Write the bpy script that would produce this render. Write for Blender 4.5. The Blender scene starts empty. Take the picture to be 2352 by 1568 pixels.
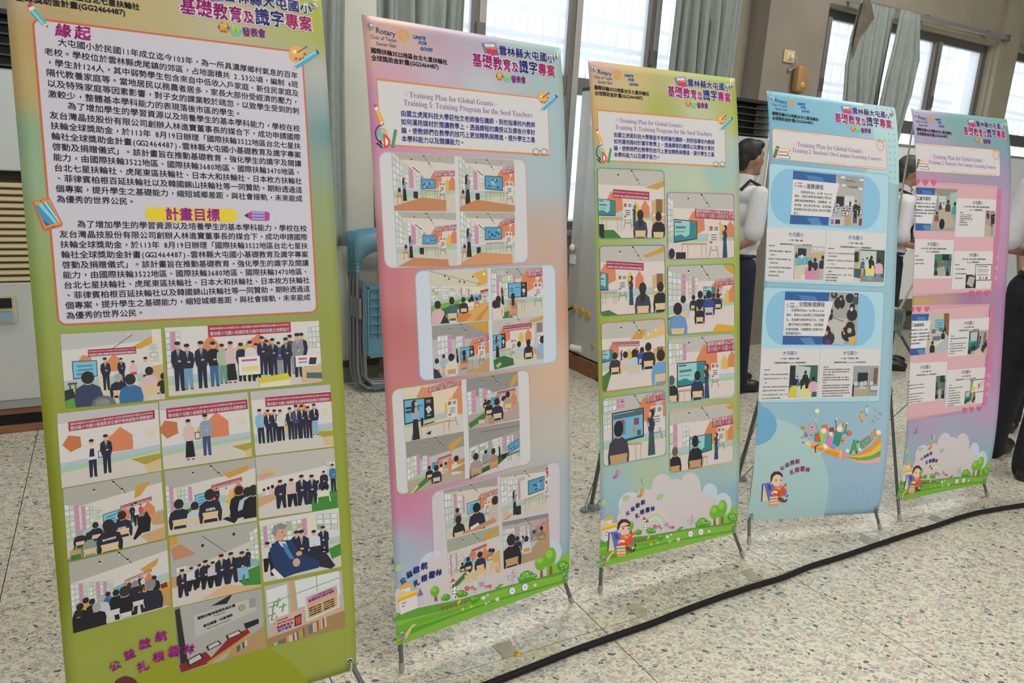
# Exhibition of five printed X-stand banners on a terrazzo floor, windowed wall behind.
import bpy, bmesh, math, random
import numpy as np
from mathutils import Vector, Matrix
random.seed(7)
D = bpy.data
SC = bpy.context.scene
COL = SC.collection
# ---------------------------------------------------------------- camera
F = 1673.106
M = np.array([[0.99833393, 0.01351435, 0.05609561],
              [0.05770057, -0.23382504, -0.97056504],
              [0.0, 0.97218476, -0.23421526]])       # rows: right, down, forward
CZ = 1.345
EYE = np.array([0, 0, CZ])
cam = D.cameras.new('camera'); cam.lens = F / 2352 * 36; cam.sensor_width = 36; cam.clip_start = 0.02
cam.dof.use_dof = False
camo = D.objects.new('camera', cam); COL.objects.link(camo)
camo.matrix_world = Matrix(((M[0][0], -M[1][0], -M[2][0], 0), (M[0][1], -M[1][1], -M[2][1], 0),
                            (M[0][2], -M[1][2], -M[2][2], CZ), (0, 0, 0, 1)))
SC.camera = camo
# ---------------------------------------------------------------- world, exposure
wd = D.worlds.new('sky'); SC.world = wd; wd.use_nodes = True
bg = wd.node_tree.nodes['Background']; bg.inputs[0].default_value = (.86, .93, 1, 1); bg.inputs[1].default_value = 2.7
SC.view_settings.view_transform = 'Standard'; SC.view_settings.look = 'None'
SC.view_settings.exposure = -0.22; SC.view_settings.gamma = 1
SC.view_settings.use_curve_mapping = False
SC.cycles.max_bounces = 8; SC.cycles.diffuse_bounces = 4; SC.cycles.glossy_bounces = 3
SC.cycles.sample_clamp_indirect = 6.0
C30, S30 = math.cos(math.pi / 6), math.sin(math.pi / 6)
WALL = 4.34                                            # distance of the window wall from the camera
def W(s, d, z):                                        # wall frame: s along the wall, d out of it into the hall
    n = -WALL + d
    return Vector((s * C30 + n * S30, s * S30 - n * C30, z))
RW = Matrix.Rotation(math.pi / 6, 4, 'Z')
def Wm(s, d, z):                                       # local x along wall, local -y into the hall
    return Matrix.Translation(W(s, d, z)) @ RW
def lamp(name, s, d, z, sx, sy, power, col):
    l = D.lights.new(name, 'AREA'); l.shape = 'RECTANGLE'; l.size = sx; l.size_y = sy; l.energy = power; l.color = col
    o = D.objects.new(name, l); COL.objects.link(o); o.matrix_world = Wm(s, d, z)
    return o
for s_ in (-2.0, 1.6, 5.2):
    for d_ in (1.7, 4.9, 7.9):
        lamp('added_hall_lamp', s_, d_, 3.86, 1.25, .5, 22 if s_ < 0 else 52, (1, .975, .93))  # unseen lamps added for brightness, the left row dimmed
# ---------------------------------------------------------------- materials
def mat(name, col, rough=.5, metal=0, spec=.5, **kw):
    m = D.materials.new(name); m.use_nodes = True
    b = m.node_tree.nodes['Principled BSDF']
    b.inputs['Base Color'].default_value = (*col, 1); b.inputs['Roughness'].default_value = rough
    b.inputs['Metallic'].default_value = metal; b.inputs['Specular IOR Level'].default_value = spec
    for k, v in kw.items(): b.inputs[k.replace('_', ' ')].default_value = v
    return m
def noisy(name, c1, c2, scale, rough=.6, bump=0.0, detail=4, stretch=(1, 1, 1), spec=.4):
    m = mat(name, c1, rough, 0, spec); nt = m.node_tree; N = nt.nodes; L = nt.links
    tc = N.new('ShaderNodeTexCoord'); mp = N.new('ShaderNodeMapping'); mp.inputs['Scale'].default_value = stretch
    n = N.new('ShaderNodeTexNoise'); n.inputs['Scale'].default_value = scale; n.inputs['Detail'].default_value = detail
    r = N.new('ShaderNodeValToRGB'); r.color_ramp.elements[0].color = (*c1, 1); r.color_ramp.elements[1].color = (*c2, 1)
    r.color_ramp.elements[0].position = .35; r.color_ramp.elements[1].position = .65
    L.new(tc.outputs['Object'], mp.inputs[0]); L.new(mp.outputs[0], n.inputs['Vector']); L.new(n.outputs['Fac'], r.inputs[0])
    L.new(r.outputs[0], N['Principled BSDF'].inputs['Base Color'])
    if bump:
        b = N.new('ShaderNodeBump'); b.inputs['Strength'].default_value = bump; b.inputs['Distance'].default_value = .01
        L.new(n.outputs['Fac'], b.inputs['Height']); L.new(b.outputs[0], N['Principled BSDF'].inputs['Normal'])
    return m
def s2l(c):
    c = np.asarray(c, float) / 255.0
    return np.where(c <= .04045, c / 12.92, ((c + .055) / 1.055) ** 2.4)
# ---------------------------------------------------------------- mesh helpers
def link(name, me, parent=None, m=None, mw=None):
    o = D.objects.new(name, me); COL.objects.link(o)
    if m is not None and me is not None and not me.materials: me.materials.append(m)
    if parent is not None: o.parent = parent
    if mw is not None: o.matrix_world = mw if parent is None else mw
    return o
class MB:                                              # collects shapes into one mesh
    def __init__(s): s.bm = bmesh.new()
    def _x(s, vs, mx):
        if mx is not None: bmesh.ops.transform(s.bm, matrix=mx, verts=vs)
    def box(s, x0, x1, y0, y1, z0, z1, mx=None, bev=0):
        r = bmesh.ops.create_cube(s.bm, size=1)['verts']
        bmesh.ops.transform(s.bm, matrix=Matrix.Translation(((x0+x1)/2, (y0+y1)/2, (z0+z1)/2)) @ Matrix.Diagonal((x1-x0, y1-y0, z1-z0, 1)), verts=r)
        if bev:
            es = list({e for v in r for e in v.link_edges})
            b = bmesh.ops.bevel(s.bm, geom=es, offset=bev, segments=2, affect='EDGES', profile=.5)
            r = list({v for f in b['faces'] for v in f.verts} | {v for v in r if v.is_valid})
        s._x(r, mx); return s
    def tube(s, pts, rad, seg=10, mx=None, caps=True):
        pts = [Vector(p) for p in pts]; n = len(pts)
        rs = rad if isinstance(rad, (list, tuple)) else [rad] * n
        rings = []; up = None
        for i, p in enumerate(pts):
            t = (pts[min(i+1, n-1)] - pts[max(i-1, 0)]).normalized()
            if up is None:
                up = Vector((0, 0, 1)) if abs(t.z) < .9 else Vector((1, 0, 0))
            a = t.cross(up).normalized(); b = a.cross(t).normalized(); up = b
            rings.append([s.bm.verts.new(p + (a*math.cos(2*math.pi*k/seg) + b*math.sin(2*math.pi*k/seg)) * rs[i]) for k in range(seg)])
        for i in range(n-1):
            for k in range(seg):
                s.bm.faces.new((rings[i][k], rings[i][(k+1) % seg], rings[i+1][(k+1) % seg], rings[i+1][k]))
        if caps: s.bm.faces.new(rings[0][::-1]); s.bm.faces.new(rings[-1])
        s._x([v for r in rings for v in r], mx); return s
    def ball(s, c, r, u=16, v=10, mx=None):
        r = (r, r, r) if not isinstance(r, (list, tuple)) else r
        b = bmesh.ops.create_uvsphere(s.bm, u_segments=u, v_segments=v, radius=1)['verts']
        bmesh.ops.transform(s.bm, matrix=Matrix.Translation(c) @ Matrix.Diagonal((*r, 1)), verts=b); s._x(b, mx); return s
    def prism(s, pts, d0, d1, axis='y', mx=None):       # outline in (x,z) extruded along y
        a = [s.bm.verts.new((x, d0, z)) for x, z in pts]; b = [s.bm.verts.new((x, d1, z)) for x, z in pts]; n = len(pts)
        s.bm.faces.new(a); s.bm.faces.new(b[::-1])
        for i in range(n): s.bm.faces.new((a[i], b[i], b[(i+1) % n], a[(i+1) % n]))
        s._x(a+b, mx); return s
    def ring(s, c, R, r, ax, seg=20, sec=8):            # torus about axis ax
        ax = Vector(ax).normalized(); a = ax.orthogonal().normalized(); b = ax.cross(a)
        V = []
        for i in range(seg):
            t = 2*math.pi*i/seg; d = a*math.cos(t) + b*math.sin(t)
            V.append([s.bm.verts.new(Vector(c) + d*(R + r*math.cos(2*math.pi*k/sec)) + ax*(r*math.sin(2*math.pi*k/sec))) for k in range(sec)])
        for i in range(seg):
            for k in range(sec):
                s.bm.faces.new((V[i][k], V[(i+1) % seg][k], V[(i+1) % seg][(k+1) % sec], V[i][(k+1) % sec]))
        return s
    def done(s, name, m, parent=None, mw=None, smooth=False, props=None):
        bmesh.ops.recalc_face_normals(s.bm, faces=s.bm.faces)
        me = D.meshes.new(name); s.bm.to_mesh(me); s.bm.free()
        if smooth:
            for p in me.polygons: p.use_smooth = True
            try: me.set_sharp_from_angle(angle=math.radians(40))
            except Exception: pass
        o = link(name, me, parent, m)
        if mw is not None:
            if parent is not None: o.matrix_local = mw
            else: o.matrix_world = mw
        for k, v in (props or {}).items(): o[k] = v
        return o
def thing(name, label, cat, mw=None, group=None):
    o = D.objects.new(name, None); COL.objects.link(o); o.empty_display_size = .1
    if mw is not None: o.matrix_world = mw
    o['label'] = label; o['category'] = cat
    if group: o['group'] = group
    return o
def tag(o, label, cat, group=None):
    o['label'] = label; o['category'] = cat
    if group: o['group'] = group
    return o
def struct(o): o['kind'] = 'structure'; return o
def copy_tree(o, parent=None):
    c = o.copy(); COL.objects.link(c); c.parent = parent
    for ch in list(o.children): copy_tree(ch, c)
    return c
def floor_pt(px, py, z=0.0):                            # where a measured sight line meets height z
    d = M.T @ np.array([(px-1176)/F, (py-784)/F, 1.0]); k = (z - CZ) / d[2]
    return Vector(EYE + d * k)
# ================================================================ banner sheets and what is printed on them
BW, BH = .6, 1.6
CORN = {  # top left, top right, bottom right, bottom left corner of each hanging sheet (metres)
 1: [(-.9946, 1.4828, 1.6962), (-.4796, 1.7906, 1.6962), (-.3358, 1.5501, .121), (-.8508, 1.2423, .121)],
 2: [(-.4041, 1.8685, 1.6752), (.0895, 2.2231, 1.6793), (.2182, 2.0363, .0949), (-.2596, 1.6825, .094)],
 3: [(.1819, 2.3738, 1.6716), (.7144, 2.6621, 1.6796), (.8489, 2.4095, .1048), (.3232, 2.1218, .0991)],
 4: [(.8725, 2.8024, 1.6618), (1.4259, 2.9713, 1.6459), (1.5176, 2.7211, .067), (.9292, 2.5517, .081)],
 5: [(1.5243, 3.043, 1.6534), (2.0713, 3.3022, 1.6578), (2.1712, 3.0785, .0738), (1.6364, 2.8209, .0757)]}
BULGE = {1: .018, 2: .018, 3: .020, 4: .040, 5: .040}
NROW = 64
_vb = np.linspace(0, 1, NROW + 1)
def surf(k, U, V, h=0.0):                               # u, v in metres from the sheet's top left corner
    c = [np.array(p) for p in CORN[k]]
    a = np.asarray(U) / BW; b = np.asarray(V) / BH
    P = ((1-a)*(1-b))[..., None]*c[0] + (a*(1-b))[..., None]*c[1] + (a*b)[..., None]*c[2] + ((1-a)*b)[..., None]*c[3]
    n = np.cross(c[1]-c[0], c[3]-c[0]); n /= np.linalg.norm(n)
    if n[1] > 0: n = -n
    bul = np.interp(b, _vb, BULGE[k] * (1 - np.abs(2*_vb - 1)**5))
    return P + n * (bul + h)[..., None]
def inv(k, X, Y):                                       # photograph measurement -> place on the sheet
    X = np.asarray(X, float); Y = np.asarray(Y, float)
    u = np.full(X.shape, .3); v = np.full(X.shape, .8)
    def pj(u, v):
        c = (surf(k, u, v, np.zeros_like(u)) - EYE) @ M.T
        return 1176 + F*c[..., 0]/c[..., 2], 784 + F*c[..., 1]/c[..., 2]
    for _ in range(9):
        x, y = pj(u, v); e = .004; xu, yu = pj(u+e, v); xv, yv = pj(u, v+e)
        a, b_, c, d = (xu-x)/e, (xv-x)/e, (yu-y)/e, (yv-y)/e
        det = a*d - b_*c; rx, ry = X-x, Y-y
        u = np.clip(u + (d*rx - b_*ry)/det, -.6, 1.2); v = np.clip(v + (-c*rx + a*ry)/det, -.8, 2.4)
    return u, v
PK = 1.10                                               # vinyl white .6
def ink(c):
    if isinstance(c, str): c = PAL[c] if c in PAL else tuple(int(c[i:i+2], 16) for i in (0, 2, 4))
    return tuple(np.clip(s2l(c) * PK, 0, .86))
PAL = dict(w=(218,214,214), W=(206,203,205), k=(22,22,28), n=(30,34,58), g=(150,150,150), d=(70,72,76), r=(176,36,74), o=(222,134,92),
  y=(226,186,92), c=(90,170,196), s=(222,178,152), b=(52,88,150), m=(222,190,194), t=(200,158,112), T=(226,196,150), G=(70,140,66),
  l=(170,205,170), B=(186,196,214), f=(214,206,198), C=(196,196,196), D=(120,120,122), p=(206,130,170), h=(40,34,34), e=(224,219,216),
  v=(168,60,150), x=(60,80,120), z=(146,200,222), q=(120,84,72))
ZOOMS = dict(a1=(0,0,3.0154,1), b1=(0,380,3.0154,1), c1=(100,740,3.2667,1), d1=(100,1080,3.2137,1),
  a2=(820,20,4.612,2), b2=(850,340,5.004,2), c2=(880,600,5.3455,2), d2=(880,840,5.227,2), e2=(880,1060,3.267,2),
  a3=(1340,130,5.808,3), b3=(1350,380,4.3543,3), c3=(1350,730,4.3556,3), d3=(1340,1040,4.6125,3),
  a4=(1740,200,4.9,4), b4=(1740,500,5.226,4), c4=(1700,780,3.2676,4),
  a5=(2060,230,4.75,5), b5=(2060,540,4.9,5), c5=(2030,840,4.0217,5))
def clip(poly, ax, val, keep_less, n_=2):
    out = []; n = len(poly)
    for i in range(n):
        p, q = poly[i], poly[(i+1) % n]
        a = (p[ax] <= val) if keep_less else (p[ax] >= val); b = (q[ax] <= val) if keep_less else (q[ax] >= val)
        if a: out.append(p)
        if a != b:
            t = (val - p[ax]) / (q[ax] - p[ax]); out.append(tuple(a_+(b_-a_)*t for a_, b_ in zip(p, q)))
    return out
_gl = {}
def glyph(ch):
    if ch not in _gl:
        c = D.curves.new('glyph', 'FONT'); c.body = ch; c.size = 1; c.fill_mode = 'FRONT'
        c.resolution_u = 2
        if 0x1D000 < ord(ch[0]) < 0x1E000: c.offset = -.009
        o = D.objects.new('glyph', c); m = o.to_mesh(); m.calc_loop_triangles()
        V = np.array([(v.co.x, v.co.y) for v in m.vertices]).reshape(-1, 2); T = np.array([t.vertices[:] for t in m.loop_triangles]).reshape(-1, 3)
        o.to_mesh_clear(); D.objects.remove(o); D.curves.remove(c); _gl[ch] = (V, T)
    return _gl[ch]
_adv = {}
def adv(ch):
    if ord(ch) > 0x2E00 and ord(ch) < 0x1D000: return 1.0
    if ch == ' ': return .28
    if ch not in _adv:
        a = glyph(ch)[0]; b = glyph(ch + ch)[0]
        _adv[ch] = (b[:, 0].max() - a[:, 0].max()) if len(a) else .3
    return _adv[ch]
class Print:
    """one printed piece of a sheet: flat ink shapes laid on the sheet's surface"""
    def __init__(s, k, name, h=.0003, z=None, src=None, label=None):
        s.k, s.name, s.h, s.src, s.label = k, name, h, src or k, label
        s.V = []; s.Fc = []; s.C = []; s.n = 0
        if z: s.zoom(z)
    def zoom(s, z): s.z = ZOOMS[z]; s.src = s.z[3]; return s
    def uv(s, pts):
        x0, y0, sc, _ = s.z
        a = np.array(pts, float).reshape(-1, 2)
        return list(zip(*inv(s.src, x0 + a[:, 0]/sc, y0 + a[:, 1]/sc)))
    def polyuv(s, col, pts, dh=0.000004):
        us = [p[0] for p in pts]; s.h += dh + 7e-5*max(0, min(1, (max(us)-min(us)-.03)/.3)); c = ink(col)
        pts = [(min(max(u, .0), BW), v) for u, v in pts]
        vs = [p[1] for p in pts]; r0 = max(0, int(min(vs)/BH*NROW)); r1 = min(NROW-1, int(max(vs)/BH*NROW))
        for r in range(r0, r1+1):
            q = pts
            if r > r0 or min(vs) < 0: q = clip(q, 1, r*BH/NROW, False)
            if (r < r1 or max(vs) > BH) and q: q = clip(q, 1, (r+1)*BH/NROW, True)
            if len(q) < 3: continue
            b = s.n; s.V += [(u, v, s.h) for u, v in q]; s.n += len(q)
            s.Fc.append(tuple(range(b, b+len(q)))); s.C.append(c)
    # ---- primitives in measured coordinates
    def q(s, col, *xy): s.polyuv(col, s.uv(xy)); return s
    def e(s, col, x, y, rx, ry=None, rot=0, n=18):
        ry = rx if ry is None else ry; cr, sr = math.cos(math.radians(rot)), math.sin(math.radians(rot)); P = []
        for i in range(n):
            t = 2*math.pi*i/n; a, b = rx*math.cos(t), ry*math.sin(t); P += [x + a*cr - b*sr, y + a*sr + b*cr]
        s.polyuv(col, s.uv(P)); return s
    def luv(s, col, w, P, closed=False):                 # stroke of width w metres
        P = [np.array(p) for p in P]; n = len(P); s.h += .000004; c = ink(col)
        L, R = [], []
        for i in range(n):
            a = P[i-1] if (i > 0 or closed) else P[i]; b = P[(i+1) % n] if (i < n-1 or closed) else P[i]
            t = b - a; t = t/(np.linalg.norm(t)+1e-9); nn = np.array([-t[1], t[0]])
            k = 1.0
            if 0 < i < n-1 or closed:
                t1 = P[i]-P[i-1]; t1 = t1/(np.linalg.norm(t1)+1e-9); k = 1/max(.5, abs(t1@t))
            L.append(P[i]+nn*w/2*k); R.append(P[i]-nn*w/2*k)
        for i in range(n if closed else n-1):
            j = (i+1) % n; s.h -= .000004; s.polyuv(col, [L[i], L[j], R[j], R[i]])
    def l(s, col, w, *xy, closed=False): s.luv(col, w/1000, s.uv(xy), closed); return s
    def rr(s, fill, edge, w, quad, r):                    # rounded rectangle from 4 measured corners (TL TR BR BL); r, w in mm
        P = s.uv(quad); u0 = (P[0][0]+P[3][0])/2; u1 = (P[1][0]+P[2][0])/2; v0 = (P[0][1]+P[1][1])/2; v1 = (P[2][1]+P[3][1])/2
        return s.rruv(fill, edge, w, u0, v0, u1, v1, r)
    def rruv(s, fill, edge, w, u0, v0, u1, v1, r):
        def rp(r, g):
            o = []
            for cx, cy, a0 in ((u1-r, v0+r, -90), (u1-r, v1-r, 0), (u0+r, v1-r, 90), (u0+r, v0+r, 180)):
                for i in range(6):
                    t = math.radians(a0 + 18*i); o.append((cx + (r-g)*math.cos(t), cy + (r-g)*math.sin(t)))
            return o
        r = min(r/1000, abs(v1-v0)/2*.98, abs(u1-u0)/2*.98); g = w/1000
        if r <= g: 
            a = [(u0, v0), (u1, v0), (u1, v1), (u0, v1)]; b = [(u0+g, v0+g), (u1-g, v0+g), (u1-g, v1-g), (u0+g, v1-g)]
        else: a, b = rp(r, 0), rp(r, g)
        if fill: s.polyuv(fill, b)
        if edge: s.luv(edge, g, [((p[0]+q_[0])/2, (p[1]+q_[1])/2) for p, q_ in zip(a, b)], True)
        s.box = (u0, v0, u1, v1); return s
    # ---- writing
    def text(s, txt, col, p0, p1=None, em=None, bold=0, vs=1.0, cell=0, outline=None, shear=0, uvin=False, hs=1.0):
        """baseline from p0 towards p1; em in metres or fitted to reach p1; bold/outline in metres"""
        a = np.array(p0 if uvin else s.uv(p0)[0]); b = np.array((p1 if uvin else s.uv(p1)[0])) if p1 is not None else a + np.array([1, 0])
        A = [((.5 if ord(ch) < 0x2E00 else 1.0) if cell else adv(ch)*hs) for ch in txt]; tot = sum(A)
        d = b - a; Ln = np.linalg.norm(d); d = d/Ln
        if em is None: em = Ln/tot; fit = 1.0
        else: fit = Ln/(tot*em) if p1 is not None and hs == 0 else 1.0
        if em is not None and hs == -1: pass
        nrm = np.array([d[1], -d[0]])                     # up on the sheet (v grows downwards)
        x = 0.0; jobs = []
        for ch, w in zip(txt, A):
            if ch != ' ':
                V, T = glyph(ch)
                if len(V):
                    gx = V[:, 0] * (hs if not cell else 1)
                    if cell and ord(ch) < 0x2E00: gx = gx*.82; gx = gx - (gx.min()+gx.max())/2 + w/2
                    gy = V[:, 1]
                    if ch in '，、。' and cell: gx = gx + .28; gy = gy + .28
                    if shear: gx = gx + gy*shear
                    XY = a + np.outer((x + gx)*em, d) + np.outer(gy*em*vs, nrm); jobs.append((XY, T))
            x += w
        h0 = s.h; s.h += 8e-5
        def put(jobs, c, offs):
            s.h += .000014; c = ink(c)
            for XY, T in jobs:
                for o in offs:
                    b0 = s.n; s.V += [(u, v, s.h) for u, v in XY + o]; s.n += len(XY)
                    s.Fc += [tuple(int(i)+b0 for i in t) for t in T]; s.C += [c]*len(T)
        ring = lambda r, n: [np.array([r*math.cos(2*math.pi*i/n), r*math.sin(2*math.pi*i/n)]) for i in range(n)]
        if outline: 
            oc, ow = outline; put(jobs, '8a8a92', [np.array([ow*.7, ow*.9])] + [o + np.array([ow*.7, ow*.9]) for o in ring(ow*.5+bold, 6)])
            put(jobs, oc, ring(ow + bold, 8))
        put(jobs, col, [np.zeros(2)] + (ring(bold, 4) if bold else [])); s.h = h0 + 6e-6; return s
    def build(s, parent, m):
        if not s.V: return None
        A = np.array(s.V); P = surf(s.k, A[:, 0], A[:, 1], A[:, 2])
        me = D.meshes.new(s.name); me.from_pydata([tuple(p) for p in P], [], s.Fc)
        at = me.attributes.new('ink', 'FLOAT_COLOR', 'CORNER')
        if len(me.polygons) != len(s.C): me.validate()
        cc = np.zeros((len(me.loops), 4), np.float32)
        tot = np.array([len(f) for f in s.Fc]); cc[:, :3] = np.repeat(np.array(s.C, np.float32), tot, axis=0)[:len(cc)]; cc[:, 3] = 1
        at.data.foreach_set('color', cc.ravel()); me.materials.append(m)
        o = link(s.name, me, parent)
        if s.label: o['label'] = s.label
        return o
PR = {k: [] for k in CORN}
def pr(k, name, h=.0003, z=None, label=None):
    p = Print(k, name, h, z, None, label); PR[k].append(p); return p

def dim(c):                                             # photographs print a little denser than the sheet's paper white
    if c in ('d0cccc', 'd4d2d4', 'd8d4d4'): return c
    c = PAL[c] if c in PAL else tuple(int(c[i:i+2], 16) for i in (0, 2, 4))
    return tuple(v*.92 for v in c)
class Photo:
    cut = ()
    """a printed photograph; its picture is drawn in 0..100 coordinates inside the measured quad"""
    def __init__(s, z, quad, label=None, k=None, h=.0008):
        s.P = pr(k or ZOOMS[z][3], 'printed_photo', h, z, label); c = s.P.uv(quad)
        s.u0, s.v0, s.u1, s.v1 = (c[0][0]+c[3][0])/2, (c[0][1]+c[1][1])/2, (c[1][0]+c[2][0])/2, (c[2][1]+c[3][1])/2
        s.c = c; s.a = (s.v1-s.v0)/(s.u1-s.u0)
        s.rn = random.Random(int(quad[0]*7+quad[1]))
    def m(s, x, y):
        a, b = x/100, y/100; c = s.c
        return tuple((1-a)*(1-b)*c[0][i] + a*(1-b)*c[1][i] + a*b*c[2][i] + (1-a)*b*c[3][i] for i in (0, 1))
    def q(s, col, *xy):
        p = list(zip(xy[::2], xy[1::2]))
        for ax, v, k in ((0, 0, False), (0, 100, True), (1, 0, False), (1, 100, True)):
            if p: p = clip(p, ax, v, k)
        for a, b, c in s.cut:
            if p: p = clip([(a*x + b*y, x, y) for x, y in p], 0, c, True, 3)
            p = [t[1:] for t in p]
        if len(p) >= 3: s.P.polyuv(dim(col), [s.m(*t) for t in p])
        return s
    def r(s, col, x0, y0, x1, y1): return s.q(col, x0, y0, x1, y0, x1, y1, x0, y1)
    def e(s, col, x, y, r, ry=None, n=12):              # r in units of the photo's height
        ry = r if ry is None else ry; P = []
        for i in range(n): P += [x + r*s.a*math.cos(2*math.pi*i/n), y + ry*math.sin(2*math.pi*i/n)]
        return s.q(col, *P)
    def l(s, col, w, *xy):
        for i in range(0, len(xy)-2, 2):
            x0, y0, x1, y1 = xy[i:i+4]; dx, dy = (x1-x0)/s.a, y1-y0; L = math.hypot(dx, dy)+1e-6; nx, ny = -dy/L*w/2, dx/L*w/2
            s.q(col, x0+nx*s.a, y0+ny, x1+nx*s.a, y1+ny, x1-nx*s.a, y1-ny, x0-nx*s.a, y0-ny)
        return s
    def t(s, txt, col, x0, y0, x1, y1, bold=0, vs=1, outline=None):
        s.P.text(txt, col, s.m(x0, y0), s.m(x1, y1), bold=bold, vs=vs, uvin=True, outline=outline); return s
    # ---- things that keep turning up in the pictures
    def room(s, c0, c1, f0, f1, ceil='C', wall='e', dado=1, floor='f'):
        s.r(wall, 0, 0, 100, 100); s.q(ceil, 0, 0, 100, 0, 100, c1, 0, c0)
        if dado:
            s.q('B', 0, f0-13, 100, f1-11, 100, f1-5, 0, f0-7); s.q('l', 0, f0-7, 100, f1-5, 100, f1, 0, f0)
        s.q(floor, 0, f0, 100, f1, 100, 100, 0, 100); return s
    def win(s, x0, a0, b0, x1, a1, b1, nx, ny, pink=(), tint='cfd9c2'):
        fr = 'b9b4b0'; s.q(fr, x0, a0, x1, a1, x1, b1, x0, b0)
        for i in range(nx):
            for j in range(ny):
                f = lambda u, v: (x0 + (x1-x0)*u, (a0 + (a1-a0)*u)*(1-v) + (b0 + (b1-b0)*u)*v)
                u0, u1 = (i+.1)/nx, (i+.9)/nx; v0, v1 = (j+.1)/ny, (j+.9)/ny
                c = 'd78bb4' if i in pink else s.rn.choice(['dfe6e8', 'd4dde6', 'c9d6c0', 'e6e8ea', tint])
                s.q(c, *f(u0, v0), *f(u1, v0), *f(u1, v1), *f(u0, v1))
        return s
    def ban(s, x0, y0, x1, y1, h, two=True, full=True):
        s.q('r', x0, y0, x1, y1, x1, y1+h, x0, y0+h)
        m_ = .02*(x1-x0); T2 = '雲林縣大屯國小基礎教育及識字專案啟動及捐贈儀式'; T1 = '國際扶輪第3522地區台北七星扶輪社主辦全球獎助金計畫(GG2464487)'
        if not full: T2, T1 = T2[:full_n(s, x0, x1, h)], T1[:int(full_n(s, x0, x1, h)*1.3)]
        big = h*(s.v1-s.v0) > .012
        if two: s.t(T1, 'e', x0+m_, y0+h*.36, x1-m_, y1+h*.36, 0)
        if two: s.t(T2, 'w', x0+m_, y0+h*.86, x1-m_, y1+h*.86, .0002 if big else .0001, vs=1.25)
        return s
    def pent(s, x, y, r, col='o'):
        P = []
        for i in range(5): P += [x + r*s.a*math.sin(2*math.pi*i/5+3.4), y - r*math.cos(2*math.pi*i/5+3.4)]
        return s.q(col, *P)
    def house(s, x, y, w, h, col='o'): return s.q(col, x-w/2, y, x-w/2, y-h*.6, x, y-h, x+w/2, y-h*.6, x+w/2, y)
    def screen(s, x0, a0, b0, x1, a1, b1, kind=0):
        s.q('h', x0, a0, x1, a1, x1, b1, x0, b0); f = lambda u, v: (x0 + (x1-x0)*u, (a0 + (a1-a0)*u)*(1-v) + (b0 + (b1-b0)*u)*v)
        Q = lambda c, u0, v0, u1, v1: s.q(c, *f(u0, v0), *f(u1, v0), *f(u1, v1), *f(u0, v1))
        Q({0: '7cc4dc', 1: '4f9fc9', 2: '9ed2cf', 3: '6fb4d6'}[kind], .03, .04, .97, .95)
        if kind == 0:
            for v in (.25, .48, .7): Q('4a8fb4', .2 if v < .6 else .15, v, .82, v+.1)
        if kind == 1:
            for _ in range(12):
                u, v = s.rn.uniform(.08, .8), s.rn.uniform(.15, .75); Q(s.rn.choice(['2b4a6e', 'b9d2da', '1f3550', '7f9d8e']), u, v, u+.1, v+.13)
        if kind == 2:
            s.q('2f8795', *f(.68, .05), *f(.97, .05), *f(.97, .95), *f(.03, .95), *f(.03, .72), *f(.3, .66), *f(.5, .82), *f(.66, .7))
            Q('2f5f78', .06, .09, .32, .15); Q('4d7f88', .08, .3, .5, .4); Q('5f9196', .08, .52, .45, .56); s.q('3f8f62', *f(.86, .9), *f(.84, .4), *f(.92, .2), *f(.97, .5), *f(.97, .9))
        if kind == 3:
            s.q('1d2430', *f(.68, .04), *f(.97, .04), *f(.97, .95), *f(.66, .95)); s.q('c9cdd0', *f(.72, .5), *f(.84, .38), *f(.93, .6), *f(.8, .78))
            for v in (.12, .2, .82): Q('c0b8a4', .75, v, .9, v+.04)
            Q('2c6fb5', .36, .3, .62, .35); Q('4a6e8c', .08, .34, .28, .42); Q('4a6e8c', .08, .5, .28, .58)
        return s
    def table(s, x0, y, x1, y1, h, col='t'):
        s.q(col, x0, y, x1, y1, x1+1, y1+2.5, x0-1, y+3)
        for x, yy in ((x0+1, y), (x1-1, y1), (x0+(x1-x0)*.25, y-1), (x1-(x1-x0)*.2, y1-1)): s.l(col, 1, x, yy+2, x, yy+h)
        return s
    def easel(s, x, y, h):
        w = h*.22*s.a
        s.l('q', .9, x-w*.9, y, x-w*.3, y-h*.5); s.l('q', .9, x+w*.9, y, x+w*.3, y-h*.5); s.l('q', .9, x-w*.5, y-h*.22, x+w*.5, y-h*.22)
        s.r('eadfc8', x-w, y-h, x+w, y-h*.36); s.r('w', x-w*.85, y-h*.75, x+w*.85, y-h*.42); s.r('b0607a', x-w*.8, y-h*.96, x-w*.2, y-h*.82); s.r('7f9cc0', x+w*.1, y-h*.95, x+w*.8, y-h*.82)
        for i in (.7, .62, .55): s.r('k', x-w*.5, y-h*i, x+w*.5, y-h*i+1)
        s.r('c06a6a', x-w*.8, y-h*.5, x-w*.3, y-h*.42); return s
    def stand(s, x, y, h, top='n', bot='k', tie=None, skirt=False, hair='h', pic=False, lean=0, skin='s', shoe='k'):
        a = s.a; u = h*a
        s.e(shoe, x-.055*u, y-.012*h, .035*h, .016*h); s.e(shoe, x+.06*u, y-.008*h, .035*h, .016*h)
        if skirt: s.q(bot, x-.07*u, y-.55*h, x+.07*u, y-.55*h, x+.11*u, y-.06*h, x-.11*u, y-.06*h)
        else: s.q(bot, x-.09*u, y-.5*h, x+.09*u, y-.5*h, x+.085*u, y-.015*h, x+.02*u, y-.015*h, x+.005*u, y-.4*h, x-.02*u, y-.015*h, x-.085*u, y-.015*h)
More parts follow.
